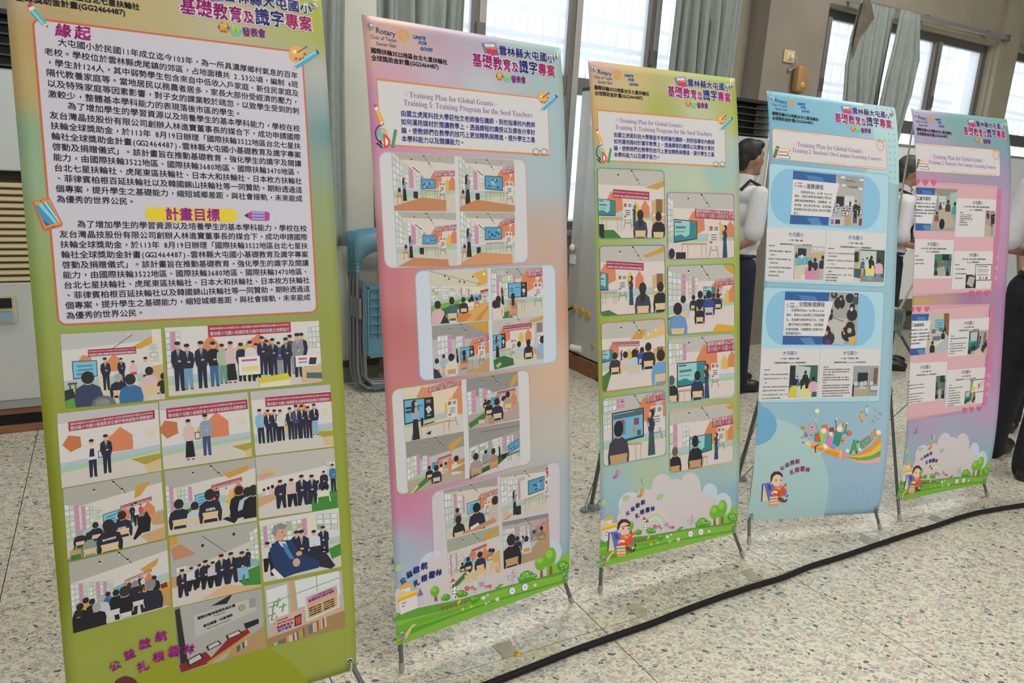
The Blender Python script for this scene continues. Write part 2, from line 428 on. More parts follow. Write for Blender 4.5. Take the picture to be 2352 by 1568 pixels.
        s.q(top, x-.05*u, y-.84*h, x+.05*u, y-.84*h, x+.12*u, y-.79*h, x+.14*u, y-.62*h, x+.1*u, y-.46*h, x-.1*u, y-.46*h, x-.14*u, y-.62*h, x-.12*u, y-.79*h)
        if tie: s.q('w', x-.03*u, y-.83*h, x+.03*u, y-.83*h, x, y-.64*h); s.q(tie, x-.01*u, y-.82*h, x+.01*u, y-.82*h, x+.008*u, y-.64*h, x-.008*u, y-.64*h)
        s.e(skin, x+lean*u, y-.92*h, .055*h, .072*h); s.e(hair, x+(lean-.004)*u, y-.965*h, .058*h, .04*h)
        if pic: s.r('3a2c28', x+pic*.19*u-.06*u, y-.66*h, x+pic*.19*u+.06*u, y-.48*h); s.r('w', x+pic*.19*u-.045*u, y-.64*h, x+pic*.19*u+.045*u, y-.5*h)
        else: s.e(skin, x+.02*u, y-.6*h, .035*h, .02*h)
        return s
    def talk(s, x, y, h, top='8c96ac', bot='k', face=1, long=True):   # speaker seen side on with a microphone
        a = s.a; u = h*a
        s.q(bot, x-.06*u, y-.56*h, x+.06*u, y-.56*h, x+.1*u, y-.03*h, x-.09*u, y-.03*h)
        s.q(top, x-.06*u, y-.82*h, x+.05*u, y-.82*h, x+.09*u, y-.68*h, x+.06*u, y-.54*h, x-.07*u, y-.54*h, x-.1*u, y-.7*h)
        s.e('h', x-.01*face*u, y-.91*h, .075*h, .09*h)
        if long: s.q('h', x-.08*u*face, y-.93*h, x-.0*u, y-.93*h, x-.02*u*face, y-.68*h, x-.09*u*face, y-.72*h)
        s.e('s', x+.035*face*u, y-.9*h, .04*h, .06*h); s.l('s', .035*h, x+.06*face*u, y-.64*h, x+.1*face*u, y-.76*h); s.l('h', .02*h, x+.1*face*u, y-.72*h, x+.08*face*u, y-.84*h)
        return s
    def back(s, x, y, h, col='k', hair='h', chair=None, w=1, pony=False):   # seated, seen from behind
        a = s.a; u = h*a*w
        s.q(col, x-.1*u, y-.66*h, x+.1*u, y-.66*h, x+.27*u, y-.56*h, x+.33*u, y-.3*h, x+.3*u, y, x-.3*u, y, x-.33*u, y-.3*h, x-.27*u, y-.56*h)
        s.r('s', x-.06*u, y-.72*h, x+.06*u, y-.64*h); s.e(hair, x, y-.83*h, .15*h*w, .17*h)
        if pony: s.q(hair, x-.12*u, y-.8*h, x+.12*u, y-.8*h, x+.09*u, y-.45*h, x-.08*u, y-.42*h)
        if chair: s.chair(x, y+.1*h, h*.62, chair)
        return s
    def chair(s, x, y, h, col='T'):
        a = s.a; u = h*a
        s.q(col, x-.36*u, y-.66*h, x+.36*u, y-.66*h, x+.3*u, y-.32*h, x-.3*u, y-.32*h)
        s.l(col, .06*h, x-.31*u, y-.4*h, x-.36*u, y); s.l(col, .06*h, x+.31*u, y-.4*h, x+.36*u, y); return s
    def sit(s, x, y, h, top='n', bot='k', tie=None, side=0):     # seated, facing the viewer
        a = s.a; u = h*a
        s.q(bot, x-.16*u, y-.5*h, x+.16*u, y-.5*h, x+.17*u, y-.02*h, x+.06*u, y-.02*h, x+.02*u, y-.3*h, x-.05*u, y-.02*h, x-.16*u, y-.02*h)
        s.q(top, x-.07*u, y-.84*h, x+.07*u, y-.84*h, x+.19*u, y-.74*h, x+.2*u, y-.46*h, x-.2*u, y-.46*h, x-.19*u, y-.74*h)
        if tie: s.q('w', x-.04*u, y-.83*h, x+.04*u, y-.83*h, x, y-.58*h); s.q(tie, x-.012*u, y-.8*h, x+.012*u, y-.8*h, x, y-.56*h)
        s.e('s', x+side*u, y-.9*h, .075*h, .095*h); s.e('h', x+side*u, y-.96*h, .08*h, .05*h); s.e('s', x, y-.5*h, .05*h, .03*h)
        s.e('k', x-.1*u, y-.015*h, .05*h, .02*h); s.e('k', x+.12*u, y-.015*h, .05*h, .02*h); return s
def full_n(s, x0, x1, h): return max(3, int((x1-x0)/100*(s.u1-s.u0)/((s.v1-s.v0)*h/100*.42)))
# ================================================================ printed content, shared by the sheets
def mb(s): return ''.join(chr(0x1D400+ord(x)-65) if 'A' <= x <= 'Z' else chr(0x1D41A+ord(x)-97) if 'a' <= x <= 'z' else chr(0x1D7CE+ord(x)-48) if '0' <= x <= '9' else x for x in s)
def header(k):
    p = pr(k, 'printed_logo', .0005, 'a2')
    bl = '2f5f9e'
    p.text('Rotary', bl, (196,252), (408,300), bold=.0003)
    p.text('Club of Taipei', '5f7590', (138,312), (420,356), bold=.0001)
    p.text('Seven Star', '5f7590', (205,386), (422,414), bold=.0001)
    for a, c, y in ((594, 'UNITE', 316), (650, 'FOR', 377), (668, 'GOOD', 438)):
        p.text(c, '1f66b4', (a, y), (a + {'UNITE': 132, 'FOR': 88, 'GOOD': 132}[c], y + {'UNITE': 20, 'FOR': 12, 'GOOD': 16}[c]), bold=.0007, shear=.2)
    (cu, cv), (eu, ev) = p.uv([495, 282, 560, 290]); R = math.hypot(eu-cu, ev-cv); g = 'eba93c'
    rg = lambda r, n=48, o=0: [(cu + r*math.cos(2*math.pi*(i+o)/n), cv + r*math.sin(2*math.pi*(i+o)/n)) for i in range(n)]
    for i in range(24):
        t = 2*math.pi*i/24; c_, s_ = math.cos(t), math.sin(t); f = lambda r, w: (cu + r*c_ - w*s_, cv + r*s_ + w*c_)
        p.polyuv(g, [f(R*.84, -R*.055), f(R, -R*.035), f(R, R*.035), f(R*.84, R*.055)])
    p.luv(g, R*.09, rg(R*.84), True); p.luv(g, R*.05, rg(R*.64, 36), True); p.luv(g, R*.05, rg(R*.2, 20), True)
    for i in range(6):
        t = math.pi*i/3 + .5; p.luv(g, R*.13, [(cu + R*.2*math.cos(t), cv + R*.2*math.sin(t)), (cu + R*.62*math.cos(t), cv + R*.62*math.sin(t))])
    for i in range(30):
        t = 2*math.pi*i/30; p.luv(g, R*.03, [(cu + R*.69*math.cos(t), cv + R*.69*math.sin(t)), (cu + R*.77*math.cos(t), cv + R*.77*math.sin(t))])
    p = pr(k, 'printed_heading', .0005, 'a2')
    p.text('國際扶輪3522地區台北七星扶輪社', '262428', (147,462), (958,590), bold=.0005)
    p.text('全球獎助金計畫(GG2464487)', '262428', (152,541), (866,640), bold=.0005)
    p = pr(k, 'printed_title', .0005, 'a2', 'school project title in outlined purple and pink characters')
    p.q('4a6ea8', 1318,368, 1338,362, 1392,520, 1372,512); p.q('5a86b8', 1330,364, 1465,358, 1512,490, 1385,516)
    p.q('9cc8e4', 1345,372, 1456,368, 1468,410, 1352,392); p.q('e0703c', 1350,388, 1466,400, 1480,440, 1360,424); p.q('b8265a', 1358,418, 1478,436, 1496,482, 1392,506)
    p.q('d9dcd8', 1352,384, 1380,376, 1400,396, 1425,378, 1458,398, 1450,406, 1360,400)
    w = 'f0eef6'
    p.text('雲林縣大屯國小', '2c2a88', (1502,478), (2096,572), bold=.0008, outline=(w, .0015))
    x = [1222,1330,1440,1543,1640,1716,1820,1918,2012,2100]; y = [600,618,636,652,656,672,682,698,710,718]
    for i, ch in enumerate('基礎教育及識字專案'):
        c = '2c2a88' if ch in '識字' else 'b02a86' if i < 5 else 'c22a78'
        w_ = (x[i+1]-x[i]-2); em = None
        p.text(ch, c, (x[i], y[i] - (6 if ch != '及' else -2)), (x[i]+w_, y[i] - (6 if ch != '及' else -2) + w_*.145), bold=.0011, outline=(w, .0017), vs=1.22)
    p.l('c23a3a', 2, 1214,548, 1296,560); p.l('e8b43c', 2.5, 1240,540, 1290,572); p.l('5aa8d4', 3, 1362,598, 1372,628); p.l('e0c23c', 3.4, 1482,590, 1512,632)
    p.l('c8372c', 2.4, 1790,620, 1765,668); p.l('d8702c', 2.5, 1752,570, 1768,600); p.e('3f8fb4', 1862,582, 14, 8); p.l('d86a4c', 2, 1938,676, 1920,690)
    for cx, cy, c, ch in ((1511, 716, 'b8265a', '成'), (1590, 742, '58b0bc', '果')):
        p.q(c, *[v for i in range(6) for v in (cx + 42*math.cos(math.pi*i/3), cy + 46*math.sin(math.pi*i/3) + 42*.14*math.cos(math.pi*i/3))])
        p.text(ch, 'f0dc3a' if ch == '成' else 'b9e04a', (cx-27, cy+20), (cx+27, cy+27), bold=.0007, vs=1.2)
    p.text('發表會', '8a2f92', (1636,776), (1790,786), bold=.0008, vs=1.25)
def deco_corner(k, dz=0):                                # palette and blue pencil at the top right of the text box
    p = pr(k, 'printed_drawing', .0009, 'a2')
    p.e('e2a53c', 1980,945, 60,62, 20, 22); p.e('e2a53c', 1955,935, 40,48); p.e('f2e6c8', 1952,930, 12)
    for x, y, c in ((2018,944,'3f6fb8'), (2012,978,'3f9a5c'), (1985,994,'d8452c'), (1958,988,'5a62b4')): p.e(c, x, y, 11)
    p.l('5c4a96', 3.2, 1968,940, 2036,888); p.e('5a4634', 1966,940, 9, 7)
    p.q('3aa0cc', 1948,1050, 2092,920, 2120,950, 1982,1080); p.q('8cd0e4', 1948,1050, 2092,920, 2101,930, 1958,1059)
    p.q('e8a88c', 1937,1086, 1948,1050, 1982,1080); p.q('2e2e3a', 2092,920, 2104,912, 2124,934, 2120,950)
def glasses(k):
    p = pr(k, 'printed_drawing', .0009, 'a2')
    for cx in (1896, 1982):
        (a, b), = p.uv([cx, 1518]); p.luv('2a2a30', .0011, [(a + 0.0104*math.cos(i*math.pi/8), b + .0094*math.sin(i*math.pi/8)) for i in range(16)], True)
    p.l('2a2a30', 1, 1928,1508, 1938,1502, 1950,1510); p.l('2a2a30', 1, 1858,1490, 1866,1506); p.l('2a2a30', 1, 2014,1506, 2022,1492)
def deco_left(k):                                        # pencil, globe, set square and ruler
    p = pr(k, 'printed_drawing', .0009, 'a2')
    p.e('c84a3c', 195,1028, 17,18); p.q('e8e2da', 182,1050, 216,1036, 226,1062, 192,1078); p.q('e8a02c', 192,1078, 226,1062, 286,1190, 240,1206)
    p.q('f2c05c', 204,1072, 214,1068, 262,1196, 250,1202); p.q('f0d0a8', 240,1206, 286,1190, 284,1238); p.q('2a2a30', 270,1216, 286,1206, 284,1238)
    (a, b), = p.uv([262, 1330]); p.luv('2a2c36', .0028, [(a + .0165*math.cos(t), b + .021*math.sin(t)) for t in [1.6 + i*.27 for i in range(13)]])
    p.e('58b4c4', 265,1330, 55,66); p.q('e2a84c', 240,1290, 270,1272, 300,1290, 318,1330, 296,1352, 268,1340, 262,1312); p.q('e2a84c', 215,1350, 240,1362, 250,1392, 225,1382)
    p.q('2a2c36', 240,1395, 256,1395, 262,1440, 246,1440); p.q('2a2c36', 198,1425, 220,1418, 272,1468, 270,1480, 250,1470)
    R = [(272,1318), (300,1330), (330,1360), (352,1400), (352,1440), (330,1468), (288,1480)]
    p.q('d8483a', 272,1318, 318,1342, 352,1392, 350,1442, 322,1472, 288,1480); p.q('ece2e0', 296,1366, 318,1384, 330,1412, 322,1440, 302,1448)
    p.q('2f8a52', 394,1276, 424,1286, 390,1476, 360,1466)
    for i in range(9): p.l('b8e0c0', .5, 414-i*3.6,1300+i*19, 402-i*3.6,1297+i*19)
def landscape(k, boy=True, col='2c2a88'):
    p = pr(k, 'printed_drawing', .0003, 'd3', 'printed picture of green hills with trees and rainbow'); w = 'c9c0c2'
    p.polyuv('7fb43e', [(0, 1.54), (.2, 1.52), (.6, 1.50), (.6, 1.6), (0, 1.6)])
    p.e('c3cad6', 500,560, 130,150); p.e('bcc8d4', 1340,420, 80,100); p.e('bfc9d4', 1480,540, 90,120)
    for x, y, a, b in ((840,400,125,180), (980,420,100,150), (1130,380,115,175), (660,520,130,140), (500,620,115,160), (1230,520,80,120), (1340,580,80,100), (1000,620,420,260), (220,820,70,120), (600,700,250,160)): p.e(w, x, y, a, b)
    p.q(w, 180,760, 1430,560, 1430,800, 180,960)
    (a, b), = p.uv([745, 800])
    for i, c in enumerate(('d8cba0', 'd4b8b4', 'a9c4cc', 'b7cdb0', 'cdd4b0')):
        p.luv(c, .0062, [(a + (.0555-.0055*i)*math.cos(t), b + (.058-.0055*i)*math.sin(t)) for t in [math.pi + j*math.pi/16 for j in range(17)]])
    p.q('5f9a34', 165,965, 300,905, 700,872, 1100,800, 1400,760, 1618,720, 1618,800, 165,1060)
    p.q('7fb43e', 165,1000, 500,960, 900,860, 1200,800, 1500,770, 1618,752, 1615,840, 1000,935, 500,1070, 160,1180)
    p.q('6aa636', 165,1045, 300,1005, 420,985, 700,940, 900,905, 700,972, 400,1040, 163,1120)
    p.q('5c9a2e', 163,1120, 240,1140, 600,1030, 1000,930, 1612,828, 1612,812, 1000,912, 600,1008, 163,1108)
    p.q('e0bc84', 175,1175, 230,1130, 300,1045, 340,1040, 300,1070, 262,1140, 250,1160)
    # houses
    p.q('d8d2d4', 208,825, 350,780, 352,900, 212,940); p.q('e8a62e', 188,832, 210,770, 345,732, 362,782, 280,800); p.q('d8d2d4', 232,722, 300,700, 302,745, 234,760); p.q('e8a62e', 212,720, 232,680, 300,662, 318,692)
    p.q('f2c850', 200,800, 212,772, 342,736, 348,752); p.q('c0b8c8', 352,800, 398,790, 400,870, 352,890); p.q('6f70a8', 350,800, 375,720, 402,790)
    for x, y in ((228,838), (240,834), (254,830), (228,866), (242,862), (244,738)): p.q('3a3444', x, y, x+7, y-2, x+7, y+10, x, y+12)
    for x, t0, y0 in ((643, 668, 850), (672, 697, 830)):
        p.q('e2dcde', x-14, t0+40, x+12, t0+36, x+10-(0 if x < 650 else 20), y0, x-16-(0 if x < 650 else 20)+8, y0); p.q('b8502c' if x < 650 else '8a4a8a', x-22, t0+46, x, t0, x+22, t0+34)
        for j in range(4): p.q('2e2a30', x-5-j*(0 if x<650 else 4), t0+56+j*28, x+3-j*(0 if x<650 else 4), t0+55+j*28, x+2-j*(0 if x<650 else 4), t0+70+j*28, x-6-j*(0 if x<650 else 4), t0+71+j*28)
    for x, y, r in ((583,838,34), (705,822,38), (740,830,24), (562,846,22), (810,890,38), (840,886,22), (505,770,26), (1262,740,62), (1315,750,36), (1225,760,40), (1580,680,50), (1612,690,30), (190,945,26)): p.e('4f9428', x, y, r, r*.92); p.e('74b43c', x-r*.2, y-r*.3, r*.55, r*.45)
    for x, y in ((1238,730), (1258,745), (1278,738), (1290,700), (1262,712), (1330,735), (1340,760), (1560,680), (1585,668), (1600,700), (1570,704)): p.e('e8f0d8', x, y, 5)
    for x, y, rx, ry, tx, ty in ((1387,625,52,75,1388,765), (1468,585,50,90,1470,750), (495,770,36,48,500,860)):
        p.q('8a5a3c', tx-14, ty, tx-5, y, tx+5, y, tx+14, ty); p.e('6fae2c', x, y, rx, ry, 8, 22); p.e('8cc444', x-rx*.2, y-ry*.35, rx*.6, ry*.45); 
        for i in range(10): p.e('2f6a1c', x + rx*.8*math.cos(i*2.4)*(.4+.06*i), y + ry*.8*math.sin(i*2.4)*(.4+.06*i), 3)
    def flower(x, y, r, c, stem=0):
        if stem: p.l('b8b0a8', .5, x, y, x+4, y+stem)
        for i in range(5): t = 2*math.pi*i/5 - 1.5; p.e(c, x + r*.6*math.cos(t), y + r*.6*math.sin(t), r*.5, r*.3, math.degrees(t), 8)
        p.e('f0d860', x, y, r*.22)
    for x, y, r, c in ((757,780,24,'c23a4c'), (800,778,18,'b05a8c'), (822,796,13,'b05a8c'), (880,758,24,'b880b4'), (915,785,14,'b05a8c'), (946,786,18,'c23a4c')): flower(x, y, r, c, 50)
    for x, y, r in ((887,885,20), (924,863,12), (1003,913,20), (1328,828,16), (907,938,12), (931,927,8)): flower(x, y, r, 'f0f0e8')
    for x, y in ((680,905), (712,965), (783,948), (690,890)): p.e('c8cc50', x, y, 13)
    for x, y in ((1010,808), (1035,790)): p.e('5a9c34', x-8, y, 12,8, 30); p.e('5a9c34', x+10, y-4, 12,8, -30); p.l('5a9c34', .8, x, y, x+2, y+25)
    for i in range(6): p.l('8a5a34', 2, 545+i*38,905-i*3 + (i-3)*-2, 548+i*38,960-i*7)
    p.l('8a5a34', 1.6, 535,930, 770,893); p.l('8a5a34', 1.6, 538,950, 770,905)
    for cx, cy in ((1131,855), (1241,834)):
        p.e('8fa0b4', cx, cy, 30,38, 5, 24); p.e('ece6e4', cx, cy, 24,31, 5, 24); p.e('c23a3a', cx, cy, 6)
    p.l('8fa0b4', 1.2, 1131,815, 1145,760, 1150,720, 1185,682); p.l('8fa0b4', 1.2, 1150,720, 1200,745, 1212,760); p.l('8fa0b4', 1, 1095,705, 1105,745, 1130,752, 1148,715, 1095,708)
    for x, y in ((1140,680), (1150,662), (1146,692)): p.e('c04a5a', x, y, 5)
    def butterfly(x, y, c, c2):
        p.q(c, x, y, x+10, y-45, x+38, y-48, x+42, y-5, x+10, y+18); p.q(c2, x, y+5, x-38, y+38, x-5, y+48, x+30, y+15)
    if boy: butterfly(342,225,'c880b0','a86aa0')
    if boy: butterfly(600,425,'dc9a3c','c8842c')
    for x, y, r in ((213,520,-20), (640,295,-60), (453,475,20), (812,462,0)):
        if boy or x == 213: p.e('a5bf8c', x, y, 38,24, -45+r); p.l('88a870', .6, x-25, y+20, x+25, y-18)
    if boy: the_boy(k, 'd3', 0, 0, 1)
def the_boy(k, z, dx, dy, sc):                            # boy with glasses reading, leaning on a blue book
    p = pr(k, 'printed_drawing', .0022, z, 'printed picture of a boy reading against a big blue book')
    def X(*a): return [v for i in range(0, len(a), 2) for v in (dx + (a[i]-160)*sc, dy + (a[i+1]-700)*sc)] if (dx or dy) else list(a)
    q = lambda c, *a: p.q(c, *X(*a)); e = lambda c, x, y, rx, ry=None, rot=0: p.e(c, *X(x, y), rx*(sc if dx or dy else 1), (ry or rx)*(sc if dx or dy else 1), rot)
    q('e8cfa0', 262,860, 285,845, 330,1030, 255,1040); q('3a489c', 262,840, 278,838, 262,1040, 252,1040); q('5a6cb8', 262,840, 385,820, 420,960, 370,1020, 335,1030, 285,850)
    for i in range(5): p.l('c0a070', .5, *X(282+i*4,870+i*14, 266+i*13,1036))
    q('3a4890', 322,852, 352,848, 372,905, 335,915)
    q('7a3a2c', 425,980, 470,985, 540,1040, 500,1050, 480,1040, 430,1022); q('f0c8a8', 505,1000, 530,985, 535,1005, 510,1020); q('22222a', 515,1040, 535,1005, 545,1015, 535,1035); q('22222a', 535,985, 548,960, 558,968, 545,990)
    e('5f74c4', 512,930, 26,44); e('e0743c', 445,920, 60,72); q('e8a8a0', 420,880, 470,880, 455,905)
    q('d4552c', 355,925, 390,895, 445,915, 470,900, 538,828, 530,900, 510,960, 440,990, 380,975); q('e8e0d0', 375,925, 400,915, 440,925, 432,945, 380,940); q('b83c24', 445,915, 452,980, 440,990, 436,916)
    e('e8b09c', 372,945, 12); e('e8b09c', 522,880, 12)
    for i, (c, y) in enumerate((('e8c49c', 985), ('4a9a84', 1005), ('e8c49c', 1018), ('d8602c', 1040), ('e8c49c', 1048), ('e8a060', 1075))): q(c, 345+(i%2)*6, y, 440, y-10, 443, y+14-(0), 348, y+22)
    e('f0c4ac', 425,800, 62,68); q('4a2228', 358,800, 362,740, 400,700, 455,698, 492,730, 494,770, 470,740, 430,728, 392,750, 372,800, 366,830)
    q('4a2228', 398,708, 412,696, 420,708); e('f0b0a8', 365,830, 10,14)
    for cx in (414, 470):
        (a, b), = p.uv(X(cx, 798)); rr = .0052 * (1 if not (dx or dy) else 1); p.luv('3a2a30', .0006, [(a + rr*math.cos(i*math.pi/7), b + rr*1.05*math.sin(i*math.pi/7)) for i in range(14)], True)
        e('2a1a1e', cx+4, 798, 6, 9)
    e('e8a09c', 388,838, 14,9); e('e8a09c', 478,830, 10,8); p.l('a04a3c', .5, *X(435,838, 448,842, 456,836))
def slogan(k, z, col, A, B, r0, r1, bold=.0006):            # two lines of four characters climbing to the right
    p = pr(k, 'printed_heading', .0024, z)
    for txt, pts, (a0, a1) in (('公益啟航', A, r0), ('扎根雲林', B, r1)):
        for i, ch in enumerate(txt):
            x, y, w = pts[i]; t = math.radians(a0 + (a1-a0)*i/3)
            p.text(ch, col, (x, y), (x + w*math.cos(t), y - w*math.sin(t)), bold=bold)
def train_box(k, z, q4, l1, l2, size=0):
    p = pr(k, 'printed_text', .0006, z)
    p.text('〈', 'a080a8', (q4[0]-70 if size else l1[0][0]-45, l1[0][1]+3), None, em=.022, hs=1)
    return p
def box_frame(k, z, quad):
    p = pr(k, 'printed_panel', .0002, z); u = p.uv(quad); p.rruv('ccc9ca', 'd8823c', 2.6, (u[0][0]+u[3][0])/2, (u[0][1]+u[1][1])/2, (u[1][0]+u[2][0])/2, (u[2][1]+u[3][1])/2, 0)
    return p
def angle(p, x, y, w, h, right=False):                     # < or > mark
    if right: p.l('a486b0', .9, x, y-h, x+w, y, x-w*.1, y+h*.9)
    else: p.l('a486b0', .9, x+w, y-h, x, y, x+w*.95, y+h)

# ================================================================ sheet 1: the project's origin
BGC = {
 1: [(20,0,'ccb898'),(70,80,'cca868'),(300,20,'d0bc84'),(500,40,'cfc29a'),(700,40,'b9c04c'),(738,90,'b4bb50'),(40,200,'ccb070'),(80,190,'ccb47c'),(50,300,'8fba9a'),(60,400,'a3bf98'),(80,520,'a4b878'),(740,170,'c9c6cc'),(748,240,'a8b8ba'),(755,300,'6f9fa4'),(760,380,'9aae9c'),(765,480,'a3ae78'),(770,620,'a2ac62'),(780,760,'a0a84c'),(100,700,'9fb45c'),(110,820,'a3b052'),(115,950,'a0a83a'),(130,1150,'98a032'),(140,1300,'939b30'),(790,950,'a0a844'),(800,1150,'a0aa40'),(815,1400,'a4ae46'),(450,900,'a2aa40'),(450,1400,'a6b04a'),(170,1540,'a4ae44'),(790,1530,'a6b04c')],  # top-left yellow darkened to carry lens falloff and shade
 2: [(835,50,'c49098'),(900,60,'d0a89c'),(860,90,'dcb49c'),(960,100,'cdb0a4'),(1000,80,'b89cb4'),(1040,110,'c0aabc'),(1100,100,'b9aec0'),(1200,110,'a9bfc0'),(1280,130,'9cc0bc'),(850,150,'d4a49c'),(860,200,'d08cb0'),(870,300,'d084b4'),(900,170,'cfa2bc'),(1000,170,'c9b4c8'),(1100,200,'bec6ce'),(1285,300,'a8c0c8'),(1290,400,'a4bcc4'),(870,420,'d0a0a8'),(880,560,'c07c84'),(900,640,'c87888'),(1250,400,'afc0c6'),(1290,520,'c2b0aa'),(1260,560,'c8a898'),(900,760,'c07070'),(960,660,'d48c84'),(1290,700,'d0a088'),(1290,860,'d4b49c'),(900,900,'c87c80'),(920,1050,'c47c98'),(940,1160,'cf7c9c'),(1290,1000,'c2bcb4'),(1290,1100,'a8b8c0'),(960,1190,'c890b0'),(930,1250,'a8b4c8'),(940,1330,'a4bed0'),(1000,1330,'b4c4d0'),(1290,1220,'a4b8c4'),(1290,1290,'98b4bc'),(1000,1420,'c0c4cc'),(1200,1390,'c4c2c6')],
 3: [(1355,150,'c4a09c'),(1400,160,'cdb09a'),(1360,220,'d2b27c'),(1450,200,'d0b87c'),(1550,190,'b9b87c'),(1650,190,'a8b864'),(1685,230,'a8b444'),(1690,290,'b0b83c'),(1400,240,'c8bc84'),(1530,250,'acb05c'),(1520,265,'a8ac48'),(1600,260,'c0c4a0'),(1370,260,'d0a85c'),(1375,310,'cfa868'),(1690,330,'b4c4b8'),(1690,370,'a4c0bc'),(1375,350,'9cb49c'),(1400,375,'a0bca8'),(1550,380,'b4c4b4'),(1640,400,'9cc0bc'),(1600,420,'c0c8ac'),(1380,420,'9cb48c'),(1690,480,'b4c09c'),(1380,560,'9cb45c'),(1690,600,'a4b454'),(1380,760,'9cac40'),(1690,760,'a0ac44'),(1380,900,'9cac50'),(1690,960,'a4b068'),(1400,1050,'a8bca4'),(1500,1080,'b0c0a0'),(1690,1080,'a8c0b4'),(1400,1120,'9cbcc8'),(1390,1200,'94b4c8'),(1690,1130,'8cb0c4'),(1650,1180,'8cb0c8'),(1540,1100,'a4c0c4')],
 4: [(1770,220,'74b4cc'),(2040,260,'a4c8cc'),(1780,400,'84b4d0'),(1750,600,'94bcd0'),(2040,500,'a4c4d0'),(2040,700,'9cc0d0'),(1740,900,'9cc0d0'),(2030,900,'a0c0d0'),(1900,280,'80b8d0'),(1720,1180,'a8c4c4'),(2010,1170,'9cbcd4'),(1900,940,'98bcd0')],
 5: [(2096,260,'b4acc8'),(2130,320,'b0a8cc'),(2200,270,'7cb0ac'),(2305,290,'74b4a8'),(2305,330,'84a8b4'),(2300,400,'a89cc0'),(2100,400,'c49cb8'),(2300,480,'c49cc0'),(2100,460,'c88ca8'),(2295,600,'c494b8'),(2085,620,'c48ca0'),(2080,700,'c8a45c'),(2120,690,'c8a870'),(2160,690,'c49c98'),(2230,695,'a880a4'),(2290,690,'b488b4'),(2080,800,'c07c94'),(2285,850,'c090bc'),(2275,950,'c0a0c4'),(2075,980,'b0a4bc'),(2150,980,'b8a4c4'),(2270,1000,'a8acc4'),(2070,1050,'9cb8cc'),(2265,1040,'90b8c4'),(2160,1010,'a4b4c8'),(2065,1120,'90ac60'),(2260,1090,'8cb4bc')]}
p = pr(1, 'printed_panel', .0002, 'a1')
p.zoom('d1'); p.e('8c9420', 1300,1800, 720,560, 0, 48)
p.zoom('a1'); a = p.uv([208,98, 2110,378]); p.zoom('b1'); b = p.uv([2190,1020, 395,1110])
p.e('b4c8a4', -60, 380, 1, 1)
p.rruv('c6c2cc', 'c8603c', 3.6, a[0][0]+.002, (a[0][1]+a[1][1])/2, (a[1][0]+b[0][0])/2, (b[0][1]+b[1][1])/2, 16)
L1 = ['大屯國小於民國11年成立迄今103年，為一所具濃厚鄉村氣息的百年', '老校。學校位於雲林縣虎尾鎮的郊區，占地面積共 2.53公頃，編制 6班', '，學生計124人，其中弱勢學生包含來自中低收入戶家庭、新住民家庭及',
 '隔代教養家庭等。當地居民以務農者居多，家長大部份受經濟的壓力，', '以及特殊家庭等因素影響，對子女的課業較於疏忽，以致學生受到的刺', '激較少，整體基本學科能力的表現落後市區的學生。']
L2 = ['為了增加學生的學習資源以及培養學生的基本學科能力，學校在校', '友台灣晶技股份有限公司創辦人林進寶董事長的媒合下，成功申請國際', '扶輪全球獎助金，於113年 8月19日辦理「國際扶輪3522地區台北七星扶',
 '輪社全球獎助金計畫(GG2464487)-雲林縣大屯國小基礎教育及識字專案', '啓動及捐贈儀式」。該計畫旨在推動基礎教育，強化學生的識字及閱讀', '能力，由國際扶輪3522地區、國際扶輪3680地區、國際扶輪3470地區、',
 '台北七星扶輪社、虎尾東區扶輪社、日本大和扶輪社、日本枚方扶輪社', '、菲律賓柏根百延扶輪社以及韓國錦山扶輪社等一同贊助。期盼透過這', '個專案，提升學生之基礎能力，縮短城鄉差距，與社會接軌，未來能成', '為優秀的世界公民。']
def block(lines, lt, lb, rt, rb, n, last_em=None, first=0):
    p = pr(1, 'printed_text', .0006); p.z = (0, 0, 1, 1)
    (a, b, c, d) = p.uv([*lt, *lb, *rt, *rb]); ems = []
    for i, t in enumerate(lines):
        f = (i+first)/(n-1); u0, v0 = a[0] + (b[0]-a[0])*f, a[1] + (b[1]-a[1])*f; u1, v1 = c[0] + (d[0]-c[0])*f, c[1] + (d[1]-c[1])*f
        full = sum(.5 if ord(x) < 0x2E00 else 1 for x in t)
        ind = t.startswith(('大屯國小於', '為了增加')); em = (u1-u0)/31.0
        if ind: p.text(t, '23223a', (u1 - full*em*(1 if full > 27.9 else 1), v0+em*.36), (u1, v1+em*.36), bold=.00022, cell=1, uvin=True)
        elif full > 28: p.text(t, '23223a', (u0, v0+em*.36), (u1, v1+em*.36), bold=.00022, cell=1, uvin=True)
        else: p.text(t, '23223a', (u0, v0+em*.36), (u0 + full*em, v0+em*.36 + (v1-v0)*full/31), bold=.00022, cell=1, uvin=True)
block(L1 + L2, (99.3, 93), (129.4, 457), (684, 174.5), (695.5, 476.5), 16)
block(L2, (134, 514), (151.5, 725), (704.8, 525), (714, 702), 10)
p = pr(1, 'printed_heading', .0006, 'a1')
p.text('緣', 'b8308a', (380,240), (492,256), bold=.0010, shear=.1)
p.text('起', 'b8308a', (514,260), (630,274), bold=.0010, shear=.1)
p.zoom('b1'); p.rr('e0c628', None, 0, [1002,287, 1645,302, 1645,392, 1002,382], 18)
p.text('計畫目標', 'b0389a', (1145,370), (1525,378), bold=.0009, vs=1.05)
p.q('b03a8c', 1690,345, 1742,316, 1850,320, 1868,330, 1866,378, 1848,384, 1742,380); p.q('1e1e26', 1690,345, 1716,330, 1716,362)
for i in range(3): p.q('8aa8dc', 1742,320+i*21, 1834,322+i*21, 1834,334+i*21, 1742,332+i*21)
p.q('b03a8c', 1834,318, 1850,320, 1868,330, 1866,378, 1848,384, 1834,382)
